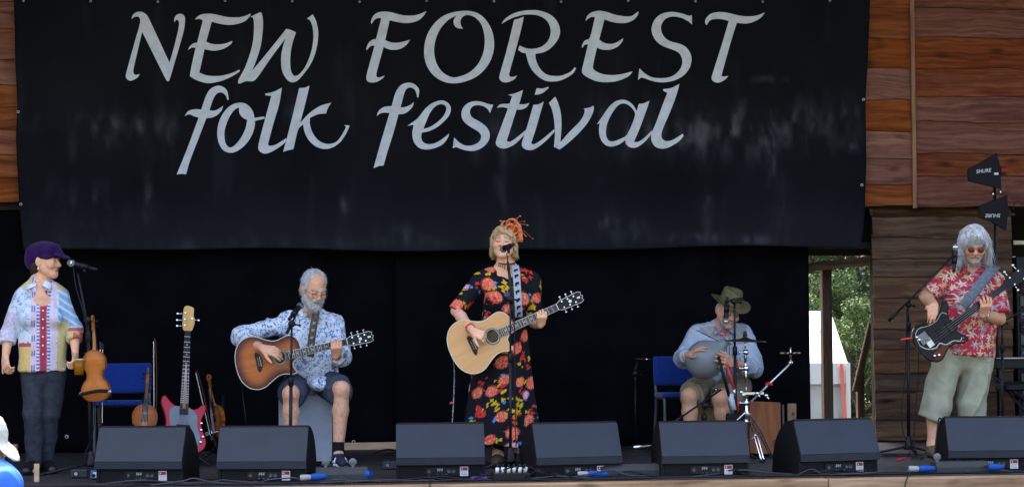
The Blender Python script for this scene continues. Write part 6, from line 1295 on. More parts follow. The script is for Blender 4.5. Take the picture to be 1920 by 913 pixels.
# violins
def violin(name, label, M, col, back=False, shoulder=False, chin=True):
    t = thing(name, label, 'violin', mtx=M)
    half = [(0, 0), (.004, .045), (.022, .080), (.060, .1035), (.100, .098), (.128, .082), (.142, .078), (.144, .068), (.165, .058), (.190, .056), (.212, .064), (.222, .076), (.232, .078), (.262, .083), (.300, .078), (.335, .055), (.350, .026), (.353, .012)]
    ol = [tuple(p) for p in smooth_poly(half + [(x, -y) for x, y in half[::-1][:-1]], True, 3, 60)]
    def plate(z0, arch, sg, nm):
        v2, f2 = fill([ol], .011); d = edge_dist(ol, v2); z = z0 + sg * arch * sstep(0, .06, d); v3 = np.column_stack([v2, z]); f2 = np.array([q if (np.cross(v2[q[1]] - v2[q[0]], v2[q[2]] - v2[q[0]]) > 0) == (sg > 0) else q[::-1] for q in f2])
        n = fbm(np.column_stack([v2[:, 0] * 60, v2[:, 1] * 4, v2[:, 0] * 0]), 1, 4)[:, None]; k = sstep(0, .03, d)[:, None]; pc = np.array(col) * (.55 + .45 * k) * (.75 + .5 * n)
        link(nm, mesh_np(v3, f2, pc), mat('violin_varnish', (.4, .15, .04), .35, attr=True, coat=.1), t)
    plate(.0, .014, 1, 'front_plate'); plate(-.034, .012, -1, 'back_plate')
    N = len(ol); b_ = MB(); b_._add([V(p[0] * 1, p[1] * .97, .0) for p in ol] + [V(p[0], p[1] * .97, -.034) for p in ol], [(i, N + i, N + (i + 1) % N, (i + 1) % N) for i in range(N)], True); b_.build('rib', mat('violin_rib', tuple(np.array(col) * .6), .3, coat=.5), t, True)
    b_ = MB(); b_.tube([V(.345, 0, -.018), V(.37, 0, -.004), V(.49, 0, .002)], [.02, .013, .011], 10); b_.build('neck', mat('violin_neck', (.30, .14, .05), .4), t, True)
    b_ = MB(); b_.prism([(.235, -.021), (.49, -.012), (.49, .012), (.235, .021)], .018, .025, Matrix.Rotation(R(3), 4, 'Y') @ Matrix.Translation((0, 0, .004)), .002); b_.build('fingerboard', mat('ebony', (.008, .008, .009), .4), t, True)
    b_ = MB(); b_.prism([(.49, -.012), (.56, -.009), (.56, .009), (.49, .012)], -.012, .006, None, .002); b_.build('pegbox', mat('violin_head', tuple(np.array(col) * .55), .35), t, True)
    sp = []
    for k in range(30): a = k / 29 * 3.6 * math.pi; r_ = .020 * (1 - .75 * k / 29); sp.append(V(.575 + r_ * math.cos(a + 2.2), 0, -.004 + r_ * math.sin(a + 2.2)))
    b_ = MB(); b_.tube(sp, [.010 * (1 - .4 * k / 29) for k in range(30)], 8); b_.build('scroll', mat('violin_head'), t, True)
    for k, x in enumerate((.505, .52, .535, .55)):
        sy = 1 if k % 2 else -1; b_ = MB(); b_.cyl((x, -sy * .012, -.002), (x, sy * .026, -.002), .0035, 6); b_.ball((x, sy * .032, -.002), .0085, 8, (.5, 1, 1)); b_.build('peg', m_blkpl, t, True)
    b_ = MB(); b_.prism([(.01, -.012), (.12, -.021), (.125, 0), (.12, .021), (.01, .012)], .020, .026, None, .002); b_.build('tailpiece', m_blkpl, t, True)
    b_ = MB(); b_.prism([(-.021, .0), (.021, .0), (.016, .028), (-.016, .028)], -.003, .003, Matrix.Translation((.158, 0, .012)) @ Matrix(((0, 0, 1, 0), (1, 0, 0, 0), (0, 1, 0, 0), (0, 0, 0, 1)))); b_.build('bridge', m_ivory, t, True)
    for k in range(4): b_ = MB(); b_.tube([V(.12, -.014 + .0095 * k, .026), V(.158, -.015 + .010 * k, .040), V(.49, -.007 + .0047 * k, .026 - .012)], .0009, 4); b_.build('string', m_steel, t, True)
    for sy in (-1, 1): b_ = MB(); b_.tube(bez([V(.128, sy * .052, .0125), V(.145, sy * .045, .0135), V(.175, sy * .040, .0142), V(.195, sy * .032, .0148)], 4), .0022, 5); b_.build('sound_hole', m_blkpl, t, True)
    if chin: b_ = MB(); b_.ball((.035, .055, .022), .045, 12, (.7, .9, .22)); b_.box((-.004, .045, -.01), (.006, .04, .06), ch=.002); b_.build('chin_rest', m_blkpl, t, True)
    if shoulder:
        b_ = MB(); b_.tube(bez([V(.05, -.105, -.075), V(.06, -.05, -.085), V(.07, .04, -.078), V(.065, .105, -.07)], 5), .012, 8); sr = b_.build('shoulder_rest', mat('black_foam', (.012, .012, .013), .95), t, True)
        for sy in (-1, 1): b_ = MB(); b_.cyl((.06, sy * .10, -.07), (.06, sy * .104, -.03), .005, 8); b_.ball((.06, sy * .106, -.034), .010, 8); b_.build('rest_foot', mat('ivory_rubber', (.55, .50, .38), .6), sr, True)
    return t
def bow(label, A, B, front=(0, -1, 0)):
    M, L = frame_between(A, B, front); t = thing('violin_bow', label, 'bow', mtx=M); s_ = L / .74
    b_ = MB(); b_.tube([V(0, 0, 0), V(.03, 0, 0), V(.3 * L, -.002, 0), V(.7 * L, -.006, 0), V(.97 * L, 0, 0), V(L, .012, 0)], [.0045, .0045, .004, .0035, .003, .0045], 7); b_.build('stick', mat('pernambuco', (.10, .03, .015), .35), t, True)
    b_ = MB(); b_.box((.06 * L, .014, 0), (.045, .018, .010), ch=.002); b_.build('frog', m_blkpl, t, True)
    b_ = MB(); b_.box((.52 * L, .0165, 0), (.90 * L, .0035, .009)); b_.build('hair_ribbon', mat('horsehair', (.72, .68, .58), .6), t, True)
    b_ = MB(); b_.cyl((.09 * L, 0, 0), (.17 * L, 0, 0), .0052, 8); b_.build('grip', m_silver, t, True)
HON = (.42, .125, .018)
Mv, _ = frame_between(oy(183, 752, -.02), oy(174, 588, .00), (.25, .9, .1)); violin('violin', 'honey-coloured violin hung back outwards on the left microphone stand', Mv, HON, shoulder=True)
bow('violin bow hanging tip down below the honey violin on the stand', oy(188, 640, .02), oy(187, 797, .02), (.3, -1, 0))
Mv, _ = frame_between(oy(266, 858, .72), oy(278, 690, .84), (.05, -1, .1)); Mv = Mv @ Matrix.Scale(1.12, 4); violin('violin', 'amber violin upright in a floor stand in front of the blue chair', Mv, (.40, .11, .018)); floor_stand('black floor stand holding the amber violin', (oy(268, 840, .9)[0], .80, 0), .5, .14, .06)
bow('violin bow standing upright behind the leftmost floor monitor', oy(293, 830, .80), oy(292, 634, .84), (.4, -1, 0))
Mv, _ = frame_between(oy(417, 848, .95), oy(392, 716, 1.05), (-.95, -.5, .1)); violin('violin', 'brown violin seen edge-on beside the red bass guitar', Mv, (.28, .085, .02), chin=True); floor_stand('black floor stand holding the edge-on brown violin', (oy(417, 848, .95)[0], 1.0, 0), .5, .14, .06)
bow('violin bow leaning beside the edge-on brown violin', oy(401, 828, .88), oy(370, 694, .98), (.4, -1, .1))
# ------------------------------------------------------------------ stage gear
m_box = mat('speaker_paint', (.015, .020, .030), .52, spec=.34, bump=.12, bscale=260, var=.22, vscale=5, rvar=.10)
m_boxd = mat('speaker_dark', (.006, .006, .007), .6, var=.1)
m_label = mat('label_white', (.62, .61, .60), .5)
def text_mesh(txt, size, M, m, parent, name, shear=0.0, ext=.0006, local=True):
    cu = bpy.data.curves.new('t', 'FONT'); cu.body = txt; cu.size = size; cu.align_x = 'CENTER'; cu.align_y = 'CENTER'; cu.extrude = ext; cu.shear = shear; cu.offset = size * .012
    o = bpy.data.objects.new('t', cu); COL.objects.link(o); bpy.context.view_layer.update()
    me = bpy.data.meshes.new_from_object(o.evaluated_get(bpy.context.evaluated_depsgraph_get())); bpy.data.objects.remove(o); me.transform(M)
    return link(name, me, m, parent)
def side_profile():
    pr = [(-.005, 0), (-.005, .088), (-.032, .098), (-.035, .138), (.068, .352), (.098, .362)]
    pr += [(.098 + .30 * math.sin(a), .362 - .33 * (1 - math.cos(a))) for a in np.linspace(.15, 1.45, 8)] + [(.40, 0)]
    return pr
def monitor(label, px, py, rz, w=.58):
    """Stage wedge seen from behind: sloping rear panel, lower lip, recessed socket strip, curved cheeks."""
    c = fl(px, py); M = Matrix.Translation(tuple(c)) @ Matrix.Rotation(R(rz), 4, 'Z'); t = thing('floor_monitor', label, 'monitor speaker', group='floor monitors along the stage edge', mtx=M)
    pr = side_profile(); F = lambda x: Matrix(((0, 0, 1, x), (1, 0, 0, 0), (0, 1, 0, 0), (0, 0, 0, 1)))
    for sx in (-1, 1): b_ = MB(); x0, x1 = sorted((sx * w / 2, sx * (w / 2 - .022))); b_.prism(pr, x0, x1, F(0), .004); b_.build('side_cheek', m_boxd, t, True)
    b_ = MB(); ww = w - .046
    b_.prism([(.001, .004), (.001, .094), (-.020, .100), (.08, .34), (.3, .20), (.38, .01)], -ww / 2, ww / 2, F(0)); b_.build('cabinet', m_boxd, t, True)
    b_ = MB(); b_.prism([(-.042, .1415), (.0605, .3545), (.078, .347), (-.020, .138)], -w / 2 - .001, w / 2 + .001, F(0), .0025); b_.build('rear_panel', m_box, t, True)
    b_ = MB(); b_.prism([(-.0435, .1390), (-.022, .1375), (-.020, .094), (-.0395, .0935)], -w / 2 - .0015, w / 2 + .0015, F(0), .002); b_.build('lower_lip', m_box, t, True)
    b_ = MB(); b_.prism([(.064, .3535), (.070, .3635), (.10, .3665), (.10, .358)], -w / 2 + .002, w / 2 - .002, F(0), .002); b_.build('grille_rim', m_boxd, t, True)
    b_ = MB(); b_.box((.02, -.003, .048), (.24, .008, .055), ch=.002); sp = b_.build('socket_panel', m_blkpl, t, True)
    Mt = Matrix.Translation((-.005, -.0075, .058)) @ Matrix.Rotation(R(90), 4, 'X'); text_mesh('M4', .030, Mt, mat('print_grey', (.33, .34, .36), .6), sp, 'model_lettering', .15)
    for x in (-.075, .055, .085): b_ = MB(); b_.lathe([(.0, .004), (.009, .004), (.012, .008), (.013, .002), (.013, -.002)], (x, -.006, .05), (0, -1, 0), 14); b_.build('socket', mat('socket_grey', (.08, .08, .085), .4), sp, True)
    for x in (-.02, .01, .04): b_ = MB(); b_.ball((x, -.008, .030), .0028, 6); b_.build('screw', m_chrome, sp, True)
    b_ = MB(); b_.box((.155, -.0055, .048), (.054, .006, .062), ch=.002); lb = b_.build('label_plate', m_label, t, True)
    b_ = MB(); b_.box((.155, -.0095, .064), (.044, .003, .020)); b_.build('red_field', mat('red_print', (.30, .012, .016), .5), lb, True)
    for k in range(3): b_ = MB(); b_.box((.155, -.0088, .044 - k * .009), (.040, .0015, .0022)); b_.build('print_line', mat('print_dark', (.10, .10, .11), .6), lb, True)
    for k in range(3): b_ = MB(); b_.box((.142 + k * .013, -.0112, .064), (.006, .0014, .010)); b_.build('warning_mark', mat('print_dark') if k else m_label, lb, True)
    return t
for lab, px, py, rz in (('leftmost floor monitor in front of the red bass guitar', 262, 905, -13), ('floor monitor in front of the seated bearded guitarist', 492, 905, -10), ('floor monitor left of the singer beside her long skirt', 826, 897, -3), ('floor monitor just right of the singer', 1084, 896, 9),
                        ('floor monitor in front of the man in olive hat', 1322, 894, 0), ('floor monitor angled left beside the brown box drum', 1572, 889, 13), ('rightmost floor monitor in front of the bass player', 1858, 883, -5)): monitor(lab, px, py, rz)
# microphones and stands
m_grille = mat('mic_grille', (.30, .31, .33), .35, .9, bump=.6, bscale=900)
def mic(label, tip, d, grille=None):
    """Dynamic vocal microphone: ball grille, collar, tapered handle; tip = centre of the ball."""
    tip = np.array(tip, float); d = unit(d); t = thing('microphone', label, 'microphone', tip)
    b_ = MB(); b_.lathe([(0, -.027), (.012, -.025), (.021, -.015), (.0255, 0), (.0245, .012), (.020, .022)], tip, d, 18); b_.build('grille', grille or m_grille, t)
    b_ = MB(); b_.lathe([(.0262, -.004), (.0268, 0), (.0262, .004)], tip, d, 18); b_.build('band', m_chrome, t)
    b_ = MB(); b_.lathe([(.020, .021), (.021, .032), (.019, .05), (.0145, .11), (.012, .165), (.0125, .185), (0, .186)], tip, d, 16); b_.build('handle', m_blkmt, t); return t
def pencil_mic(label, tip, d, L=.13):
    tip = np.array(tip, float); d = unit(d); t = thing('microphone', label, 'microphone', tip); b_ = MB(); b_.lathe([(0, 0), (.009, .001), (.0105, .006), (.0105, L * .8), (.009, L), (0, L)], tip, d, 14); b_.build('barrel', m_blkmt, t)
    b_ = MB(); b_.lathe([(.0108, L * .25), (.0112, L * .26), (.0112, L * .34), (.0108, L * .35)], tip, d, 14); b_.build('ring', m_chrome, t)
def stand(label, foot_xy, h1, clutch, boom=None, thick=.0125, base='tripod', ang=20, spread=.30, clip=None):
    """foot, lower tube to h1, thinner upper tube to clutch, optional boom (two points) and a mic clip."""
    f0 = V(foot_xy[0], foot_xy[1], 0); cl = np.array(clutch, float); t = thing('microphone_stand', label, 'stand', f0); up = unit(cl - f0 - V(0, 0, .1))
    j = f0 + V(0, 0, .10) + up * (h1 - .10)
    b_ = MB(); b_.tube([f0 + V(0, 0, .07), j], thick, 12); b_.build('lower_tube', m_blkmt, t)
    b_ = MB(); b_.tube([j - up * .01, cl], thick * .66, 10); b_.build('upper_tube', m_blkmt, t)
    b_ = MB(); b_.lathe([(thick, -.035), (thick * 1.5, -.03), (thick * 1.6, .02), (thick * 1.1, .035), (thick * .7, .036)], j, up, 14); b_.build('height_clutch', m_blkpl, t)
    if base == 'tripod':
        b_ = MB(); b_.lathe([(.012, .16), (.020, .15), (.034, .07), (.036, .055), (.0, .05)], f0, n=14); b_.build('leg_hub', m_blkpl, t)
        for k in range(3):
            a = R(ang + 120 * k); e = f0 + V(spread * math.cos(a), spread * math.sin(a), .010); b_ = MB(); b_.tube([f0 + V(.02 * math.cos(a), .02 * math.sin(a), .075), e], .0095, 8); lg = b_.build('leg', m_blkmt, t); b_ = MB(); b_.tube([e - V(.02 * math.cos(a), .02 * math.sin(a), -.002), e + V(.012 * math.cos(a), .012 * math.sin(a), 0)], .0125, 8); b_.build('rubber_foot', m_sole_blk, lg)
    else:
        b_ = MB(); b_.lathe([(0, .03), (.03, .028), (.11, .018), (.125, .010), (.125, 0), (0, 0)], f0, n=28); b_.build('round_base', m_blkmt, t)
    if boom is not None:
        A, B = (np.array(p, float) for p in boom); b_ = MB(); b_.tube([A, B], .0078, 10); b_.build('boom_arm', m_blkmt, t); d = unit(B - A)
        b_ = MB(); b_.tube([A - d * .005, A + d * .09], .0125, 10); b_.build('boom_grip', m_blkpl, t)
        b_ = MB(); b_.lathe([(0, -.03), (.020, -.03), (.024, -.02), (.024, .02), (.020, .03), (0, .03)], cl, (0.2, 1, 0), 16); sw = b_.build('swivel', m_blkpl, t); b_ = MB(); b_.tube([cl + V(.01, .02, -.0), cl + V(.05, .03, -.01)], .006, 8); b_.ball(cl + V(.055, .03, -.01), .011, 8); b_.build('wing_knob', m_blkpl, sw)
    if clip is not None:
        p, d = np.array(clip[0], float), unit(clip[1]); b_ = MB(); b_.lathe([(.0165, -.03), (.021, -.03), (.0195, .03), (.015, .03)], p, d, 14); b_.tube([p - V(0, 0, .015), p - V(0, 0, .045)], .010, 8); b_.build('mic_clip', m_blkpl, t)
    return t
def mic_on(label_s, label_m, foot, h1, clutch, boom, tip, d, **k):
    d = unit(d); stand(label_s, foot, h1, clutch, boom, clip=(np.array(tip) + d * .095, d), **k); mic(label_m, tip, d)
# left
f0 = fl(172, 882); ft = (f0[0], .0)
c1 = oy(165, 600, .0); tip = oy(133, 493, -.02)
mic_on('tall microphone stand beside the woman in purple cap', 'silver-headed microphone on the leftmost stand', (oy(170, 870, .0)[0], .0), .95, c1, (oy(170, 640, .0), oy(146, 512, .0)), tip, (.95, .15, -.25), ang=200, spread=.34, thick=.012)
# seated guitarist
mic_on('microphone stand in front of the seated bearded man', 'microphone at the bearded man\'s chin', (oy(544, 800, .22)[0], .22), .62, oy(547, 607, .22), (oy(538, 624, .22), oy(556, 588, .28)), oy(563, 573, .40), (-.45, -.75, -.55), ang=35, spread=.28, thick=.0125)
# singer
mic_on('straight microphone stand in front of the singer', 'microphone held against the singer\'s mouth by its stand', (oy(957, 860, -.30)[0], -.30), .78, oy(957, 560, -.30), (oy(962, 590, -.30), oy(952, 490, -.26)), oy(944, 467, -.15), (.25, -.85, .12), ang=80, spread=.26, thick=.0105)
# percussion vocal and udu mics
mic_on('tall black microphone stand in front of the man in olive hat', 'microphone pointing down before the hatted man\'s chin', (oy(1380, 840, .85)[0], .85), .80, oy(1377, 565, .85), (oy(1392, 560, .85), oy(1358, 566, .87)), oy(1361, 602, .90), (.06, -.05, 1), ang=50, spread=.28)
stand('low boom microphone stand between the hatted man\'s knees', (oy(1318, 820, .70)[0], .70), .30, oy(1322, 760, .70), (oy(1262, 792, .66), oy(1352, 730, .76))); pencil_mic('small clip microphone aimed at the grey clay drum', oy(1346, 728, .76), (-.8, .2, -.5), .05)
stand('small stand with pencil microphone left of the blue chair behind', (fl(1190, 838)[0], 2.30), .55, oy(1191, 700, 2.30), (oy(1190, 700, 2.30), oy(1195, 676, 2.30)), thick=.009, base='round'); pencil_mic('pencil microphone level with the blue chair\'s backrest', oy(1222, 674, 2.28), (-1, 0, .06), .14)
# bass player
fb_ = oy(1709, 850, .55); mic_on('boom microphone stand in front of the bass player', 'silver-headed microphone on the boom near the bass player\'s face', (fb_[0], .62), .98, oy(1703, 571, .55), (oy(1667, 601, .55), oy(1786, 481, .40)), oy(1791, 464, .36), (-.12, -.15, -1), ang=150, spread=.32, thick=.0135)
stand('second boom stand at the right edge behind the bass player', (oy(1880, 800, 1.5)[0], 1.5), .80, oy(1879, 604, 1.5), (oy(1862, 612, 1.5), oy(1945, 568, 1.45)), ang=60)
# blue stacking chairs
m_blue = mat('blue_upholstery', (.004, .028, .19), .8, sheen=.2, var=.12, vscale=40, bump=.2, bscale=300)
m_gtube = mat('grey_tube', (.10, .105, .11), .4, .3)
def chair(label, px0, px1, ytop, yseat, Y, rz=0):
    a, b_ = oy(px0, ytop, Y + .40), oy(px1, ytop, Y + .40); w = b_[0] - a[0]; zt = a[2]; zs = oy(px0, yseat, Y)[2]; c = V((a[0] + b_[0]) / 2, Y + .2, 0)
    t = thing('stacking_chair', label, 'chair', group='blue stacking chairs', mtx=Matrix.Translation(tuple(c)) @ Matrix.Rotation(R(rz), 4, 'Z'))
    def pad(nm, cen, w_, h_, th, Rm, bow):
        sd = SDF(np.array(cen) - .36, np.array(cen) + .36, .010); n = 9
        for i in range(n):
            x = -w_ / 2 + w_ * (i + .5) / n; yb = -bow * (1 - (2 * x / w_) ** 2); sd.box(np.array(cen) + Rm @ V(x, -yb, 0), (w_ / n * .62, th, h_ / 2), Rm, .015, r=.02)
        v, f = sd.mesh(); v = relax(v, f, 2); return link(nm, mesh_np(v, f), m_blue, t)
    hb = min(.34, zt - zs - .07)
    pad('backrest', (0, .20, zt - hb / 2), w, hb, .02, rot('X', R(-8)), .03); pad('seat', (0, -.01, zs), w, .42, .022, rot('X', R(88)), .0)
    for sx in (-1, 1):
        x = sx * (w / 2 - .012); b_ = MB(); b_.tube(bez([V(x, .24, zt - .10), V(x, .20, zs + .05), V(x, .17, zs - .03), V(x, .30, .005)], 6), .0125, 8); b_.build('leg', m_gtube, t, True)
        b_ = MB(); b_.tube(bez([V(x, .17, zs - .03), V(x, -.16, zs - .025), V(x, -.20, zs - .04), V(x, -.22, .005)], 6), .0125, 8); b_.build('leg', m_gtube, t, True)
    b_ = MB(); b_.tube([V(-w / 2, .10, zs - .03), V(w / 2, .10, zs - .03)], .010, 8); b_.build('cross_bar', m_gtube, t, True)
chair('blue chair standing behind the violins on the left', 183, 283, 680, 757, 1.75, 0)
chair('blue chair beside the man in olive hat', 1226, 1322, 667, 742, 1.55, 0)
# cymbal stand with jingle arm
def cymbal_stand():
    Y = .45; f0 = V(oy(1400, 800, Y)[0], Y, 0); top = oy(1397, 633, Y); t = thing('cymbal_stand', 'chrome cymbal stand with double-braced tripod before the brown box drum', 'stand', f0)
    b_ = MB(); b_.tube([f0 + V(0, 0, .16), f0 + V(0, 0, .50)], .0125, 12); b_.build('lower_tube', m_chrome, t); b_ = MB(); b_.tube([f0 + V(0, 0, .48), top - V(0, 0, .12)], .0095, 12); b_.build('middle_tube', m_chrome, t); b_ = MB(); b_.tube([top - V(0, 0, .13), top + V(0, 0, .035)], .0055, 10); b_.build('cymbal_rod', m_chrome, t)
    for y in (790, 755, 690, 660): p = V(f0[0], Y, oy(1398, y, Y)[2]); b_ = MB(); b_.lathe([(.0, -.02), (.018, -.018), (.020, .0), (.018, .018), (0, .02)], p, n=14); cl = b_.build('clamp', m_chrome, t); b_ = MB(); b_.tube([p + V(-.045, -.01, .0), p + V(.015, -.01, 0)], .005, 8); b_.ball(p + V(-.05, -.01, 0), .010, 8, (.6, 1, 1.4)); b_.build('wing_nut', m_chrome, cl)
    for k in range(3):
        a = R(-80 + 120 * k); d = V(math.cos(a), math.sin(a), 0); n = V(-d[1], d[0], 0); e = f0 + d * .30 + V(0, 0, .012)
        for s_ in (-1, 1): b_ = MB(); b_.tube(bez([f0 + V(0, 0, .36) + n * s_ * .010, f0 + d * .15 + V(0, 0, .21) + n * s_ * .012, e + n * s_ * .010], 5), .0062, 8); b_.build('leg', m_chrome, t)
        b_ = MB(); b_.tube([f0 + V(0, 0, .14), f0 + d * .16 + V(0, 0, .195)], .005, 8); b_.build('brace', m_chrome, t); b_ = MB(); b_.tube([e - d * .03, e + d * .02], .014, 8); b_.build('rubber_foot', m_sole_blk, t)
    c = thing('cymbal', 'thin dark bronze cymbal level on top of the chrome stand', 'cymbal', top); b_ = MB(); r_ = .155; b_.lathe([(.006, .016), (.02, .014), (.034, .004), (.05, 0), (r_, -.014), (r_, -.0165), (.05, -.003), (.03, .0), (.006, .010)], top - V(0, 0, .01), (.03, -.04, 1), 40); b_.build('disc', mat('dark_bronze', (.10, .085, .06), .35, .9, var=.2, vscale=30), c)
    b_ = MB(); b_.lathe([(.0, .05), (.010, .05), (.013, .04), (.013, .02), (.018, .018), (.018, .008), (0, .008)], top, n=14); b_.build('felt_nut', m_blkpl, c)
    A, B = oy(1409, 752, Y - .03), oy(1483, 680, Y - .06); t2 = thing('jingle_arm', 'silver clamp arm reaching right with a small jingle disc', 'percussion', A); b_ = MB(); b_.tube([A, B], .007, 10); b_.build('rod', mat('satin_silver', (.62, .63, .66), .35, .7), t2)
    p = oy(1410, 737, Y - .02); b_ = MB(); b_.box(V((f0[0] + p[0] + .05) / 2, Y - .02, p[2]), (.17, .022, .026), ch=.005); b_.build('multi_clamp', m_chrome, t2)
    for q in (oy(1420, 737, Y - .045), oy(1390, 735, Y - .045), oy(1437, 741, Y - .04)): b_ = MB(); b_.ball(q, .016, 10, (1, .8, .8)); b_.tube([q, q + V(.015, -.02, -.028)], .006, 8); b_.build('wing_nut', m_chrome, t2)
    q = oy(1441, 719, Y - .05); b_ = MB(); b_.ball(q, .016, 10, (1.2, .8, .8)); b_.tube([q - V(.025, 0, .004), q + V(.03, 0, -.006)], .008, 8); b_.build('red_knob', mat('red_plastic', (.55, .02, .03), .35), t2)
    b_ = MB(); b_.lathe([(.008, -.012), (.016, -.010), (.016, .010), (.008, .012)], B, (0, 1, 0), 16); b_.tube([B, oy(1482, 650, Y - .06)], .0055, 8); b_.build('tilter', m_chrome, t2)
    q = oy(1482, 662, Y - .06); b_ = MB(); b_.lathe([(0, .006), (.05, .004), (.072, 0), (.072, -.003), (.05, -.001), (0, .002)], q, n=26); b_.build('jingle_disc', mat('dark_bronze'), t2)
    for k in range(9): a = 2 * math.pi * k / 9; p = q + V(.068 * math.cos(a), .068 * math.sin(a), 0); b_ = MB(); b_.lathe([(0, .010), (.010, .007), (.011, 0), (.010, -.006), (0, -.009)], p, n=10); b_.build('jingle', mat('brass_jingle', (.30, .22, .12), .3, .9), t2)
    b_ = MB(); b_.lathe([(0, .0), (.012, .0), (.010, -.028), (0, -.03)], q - V(0, 0, .004), n=12); b_.build('copper_collar', mat('copper', (.55, .22, .09), .35, .9), t2)
cymbal_stand()
# brush and stick holder
def sticks():
    Y = .78; c = oy(1372, 785, Y); t = thing('stick_holder', 'black holder with white tube, red and black sticks at the hatted man\'s knee', 'stick holder', V(c[0], Y, c[2] - .05))
    b_ = MB(); b_.box(c, (.085, .05, .085), rot('Y', R(6)), ch=.008); b_.build('pouch', mat('black_nylon', (.012, .012, .014), .8, bump=.3, bscale=60), t)
    a, e = oy(1369, 738, Y - .01), oy(1376, 768, Y - .01); b_ = MB(); b_.tube([e, a], [.020, .023], 14); b_.build('white_tube', mat('white_plastic', (.52, .56, .63), .4), t)
    a, e = oy(1347, 668, Y - .03), oy(1367, 742, Y - .02); b_ = MB(); b_.tube([e, a], [.012, .012], 10); b_.build('black_stick', m_blkpl, t)
    b_ = MB(); b_.tube([oy(1363, 684, Y - .02), oy(1376, 728, Y - .02)], .0105, 10); b_.build('red_stick', mat('red_gloss', (.62, .03, .035), .22, coat=.6), t)
    b_ = MB(); b_.tube([oy(1376, 728, Y - .02), oy(1378, 742, Y - .02)], .0095, 10); b_.build('stick_collar', m_silver, t)
    b_ = MB(); b_.tube([oy(1384, 745, Y), oy(1384, 772, Y)], .006, 8); b_.build('red_clip', mat('red_gloss'), t)
sticks()
m_ply = wood('amber_ply', S(84, 46, 22), S(118, 68, 34), S(138, 86, 46), .5, (14, 14, 1.2), knots=False, rand=.05)
def box_drum():
    Yb = .80; c = oy(1431, 862, Yb); cz = V(c[0], Yb + .15, 0); M = Matrix.Translation(tuple(cz)) @ Matrix.Rotation(R(10), 4, 'Z') @ Matrix.Rotation(R(-9), 4, 'X') @ Matrix.Rotation(R(4), 4, 'Y'); t = thing('cajon_drum', 'brown plywood box drum leaning behind the chrome stand', 'drum', mtx=M)
    b_ = MB(); b_.box((0, .0, .20), (.255, .25, .40), ch=.006); b_.build('case', mat('dark_case', (.03, .02, .014), .6), t, True); b_ = MB(); b_.box((0, -.130, .20), (.252, .010, .396), ch=.003); fp = b_.build('striking_face', m_ply, t, True)
    text_mesh('D', .075, Matrix.Translation((.085, -.1365, .085)) @ Matrix.Rotation(R(90), 4, 'X'), mat('burnt_print', (.05, .025, .012), .7), fp, 'painted_letter', .1)
    p = oy(1493, 800, 2.3); t2 = thing('leaning_plank', 'narrow pale plank with dark patches leaning at the black curtain\'s right end', 'plank', V(p[0], 2.45, 0)); b_ = MB(); b_.box(V(p[0] + .0, 2.45, .17), (.075, .02, .34), ch=.003); b_.build('board', wood('worn_board', (.02, .015, .01), S(150, 112, 74), S(176, 138, 98), .8, (9, 9, 9), knots=False, rand=.02, ramp_p=(.42, .47, .7)), t2); b_ = MB(); b_.box(V(p[0] - .075, 2.45, .165), (.016, .02, .33)); b_.build('edge_strip', m_gtube, t2)
box_drum()
# keyboard, bench and stand at the right edge
Y = 1.9; a = oy(1856, 682, Y); t = thing('keyboard', 'slim black keyboard on its stand at the right edge', 'keyboard', a); b_ = MB(); b_.box(a + V(.62, 0, 0), (1.24, .28, .085), ch=.01); b_.build('case', m_blkpl, t)
b_ = MB(); b_.box(a + V(.62, -.03, .045), (1.1, .15, .01)); b_.build('key_bed', m_ivory, t)
t = thing('keyboard_stand', 'black folding cross-legged stand under the keyboard', 'stand', V(a[0] + .35, Y, 0))
for (x0, x1, dy) in ((-.08, .70, -.02), (.70, -.08, .02)): b_ = MB(); b_.tube([V(a[0] + x0 + .05, Y + dy, .02), V(a[0] + x1 + .05, Y + dy, a[2] - .05)], .016, 8); b_.build('leg', m_blkmt, t)
q = V(a[0] + .36, Y - .03, a[2] * .5); b_ = MB(); b_.lathe([(0, -.02), (.035, -.02), (.035, .02), (0, .02)], q, (0, 1, 0), 18); b_.build('pivot', m_blkpl, t)
for dx in (-.04, .78): b_ = MB(); b_.tube([V(a[0] + dx, Y - .18, .02), V(a[0] + dx, Y + .18, .02)], .014, 8); b_.build('floor_bar', m_blkmt, t)
p = oy(1898, 724, 1.6); t = thing('keyboard_bench', 'black padded bench below the keyboard at the right edge', 'bench', V(p[0] + .1, 1.6, 0)); b_ = MB(); b_.box(p + V(.15, 0, 0), (.50, .30, .07), ch=.02); b_.build('cushion', mat('black_vinyl', (.010, .010, .012), .35), t)
for sx in (-1, 1): b_ = MB(); b_.tube([p + V(.15 + sx * .2, 0, -.03), V(p[0] + .15 - sx * .2, 1.6, .02)], .013, 8); b_.build('leg', m_blkmt, t)
p = oy(1906, 600, 2.75); t = thing('equipment_rack', 'dark rack of small coloured modules in the opening at the right edge', 'rack', V(p[0] + .3, 2.8, 0)); b_ = MB(); b_.box(V(p[0] + .27, 2.95, .82), (.54, .4, 1.5), ch=.01); b_.build('case', m_blkpl, t)
for k in range(11): b_ = MB(); b_.box(V(p[0] + .27, 2.742, .30 + k * .11), (.48, .02, .085), ch=.003); u_ = b_.build('module', mat('module_%d' % (k % 3), ((.012, .012, .014), (.05, .05, .055), (.09, .085, .06))[k % 3], .5), t); [MB().ball(V(p[0] + .05 + .055 * j, 2.728, .30 + k * .11), .008, 6).build('knob', mat('knob_%d' % ((j + k) % 3), ((.35, .04, .04), (.3, .3, .3), (.05, .25, .3))[(j + k) % 3], .4), u_) for j in range(4)]
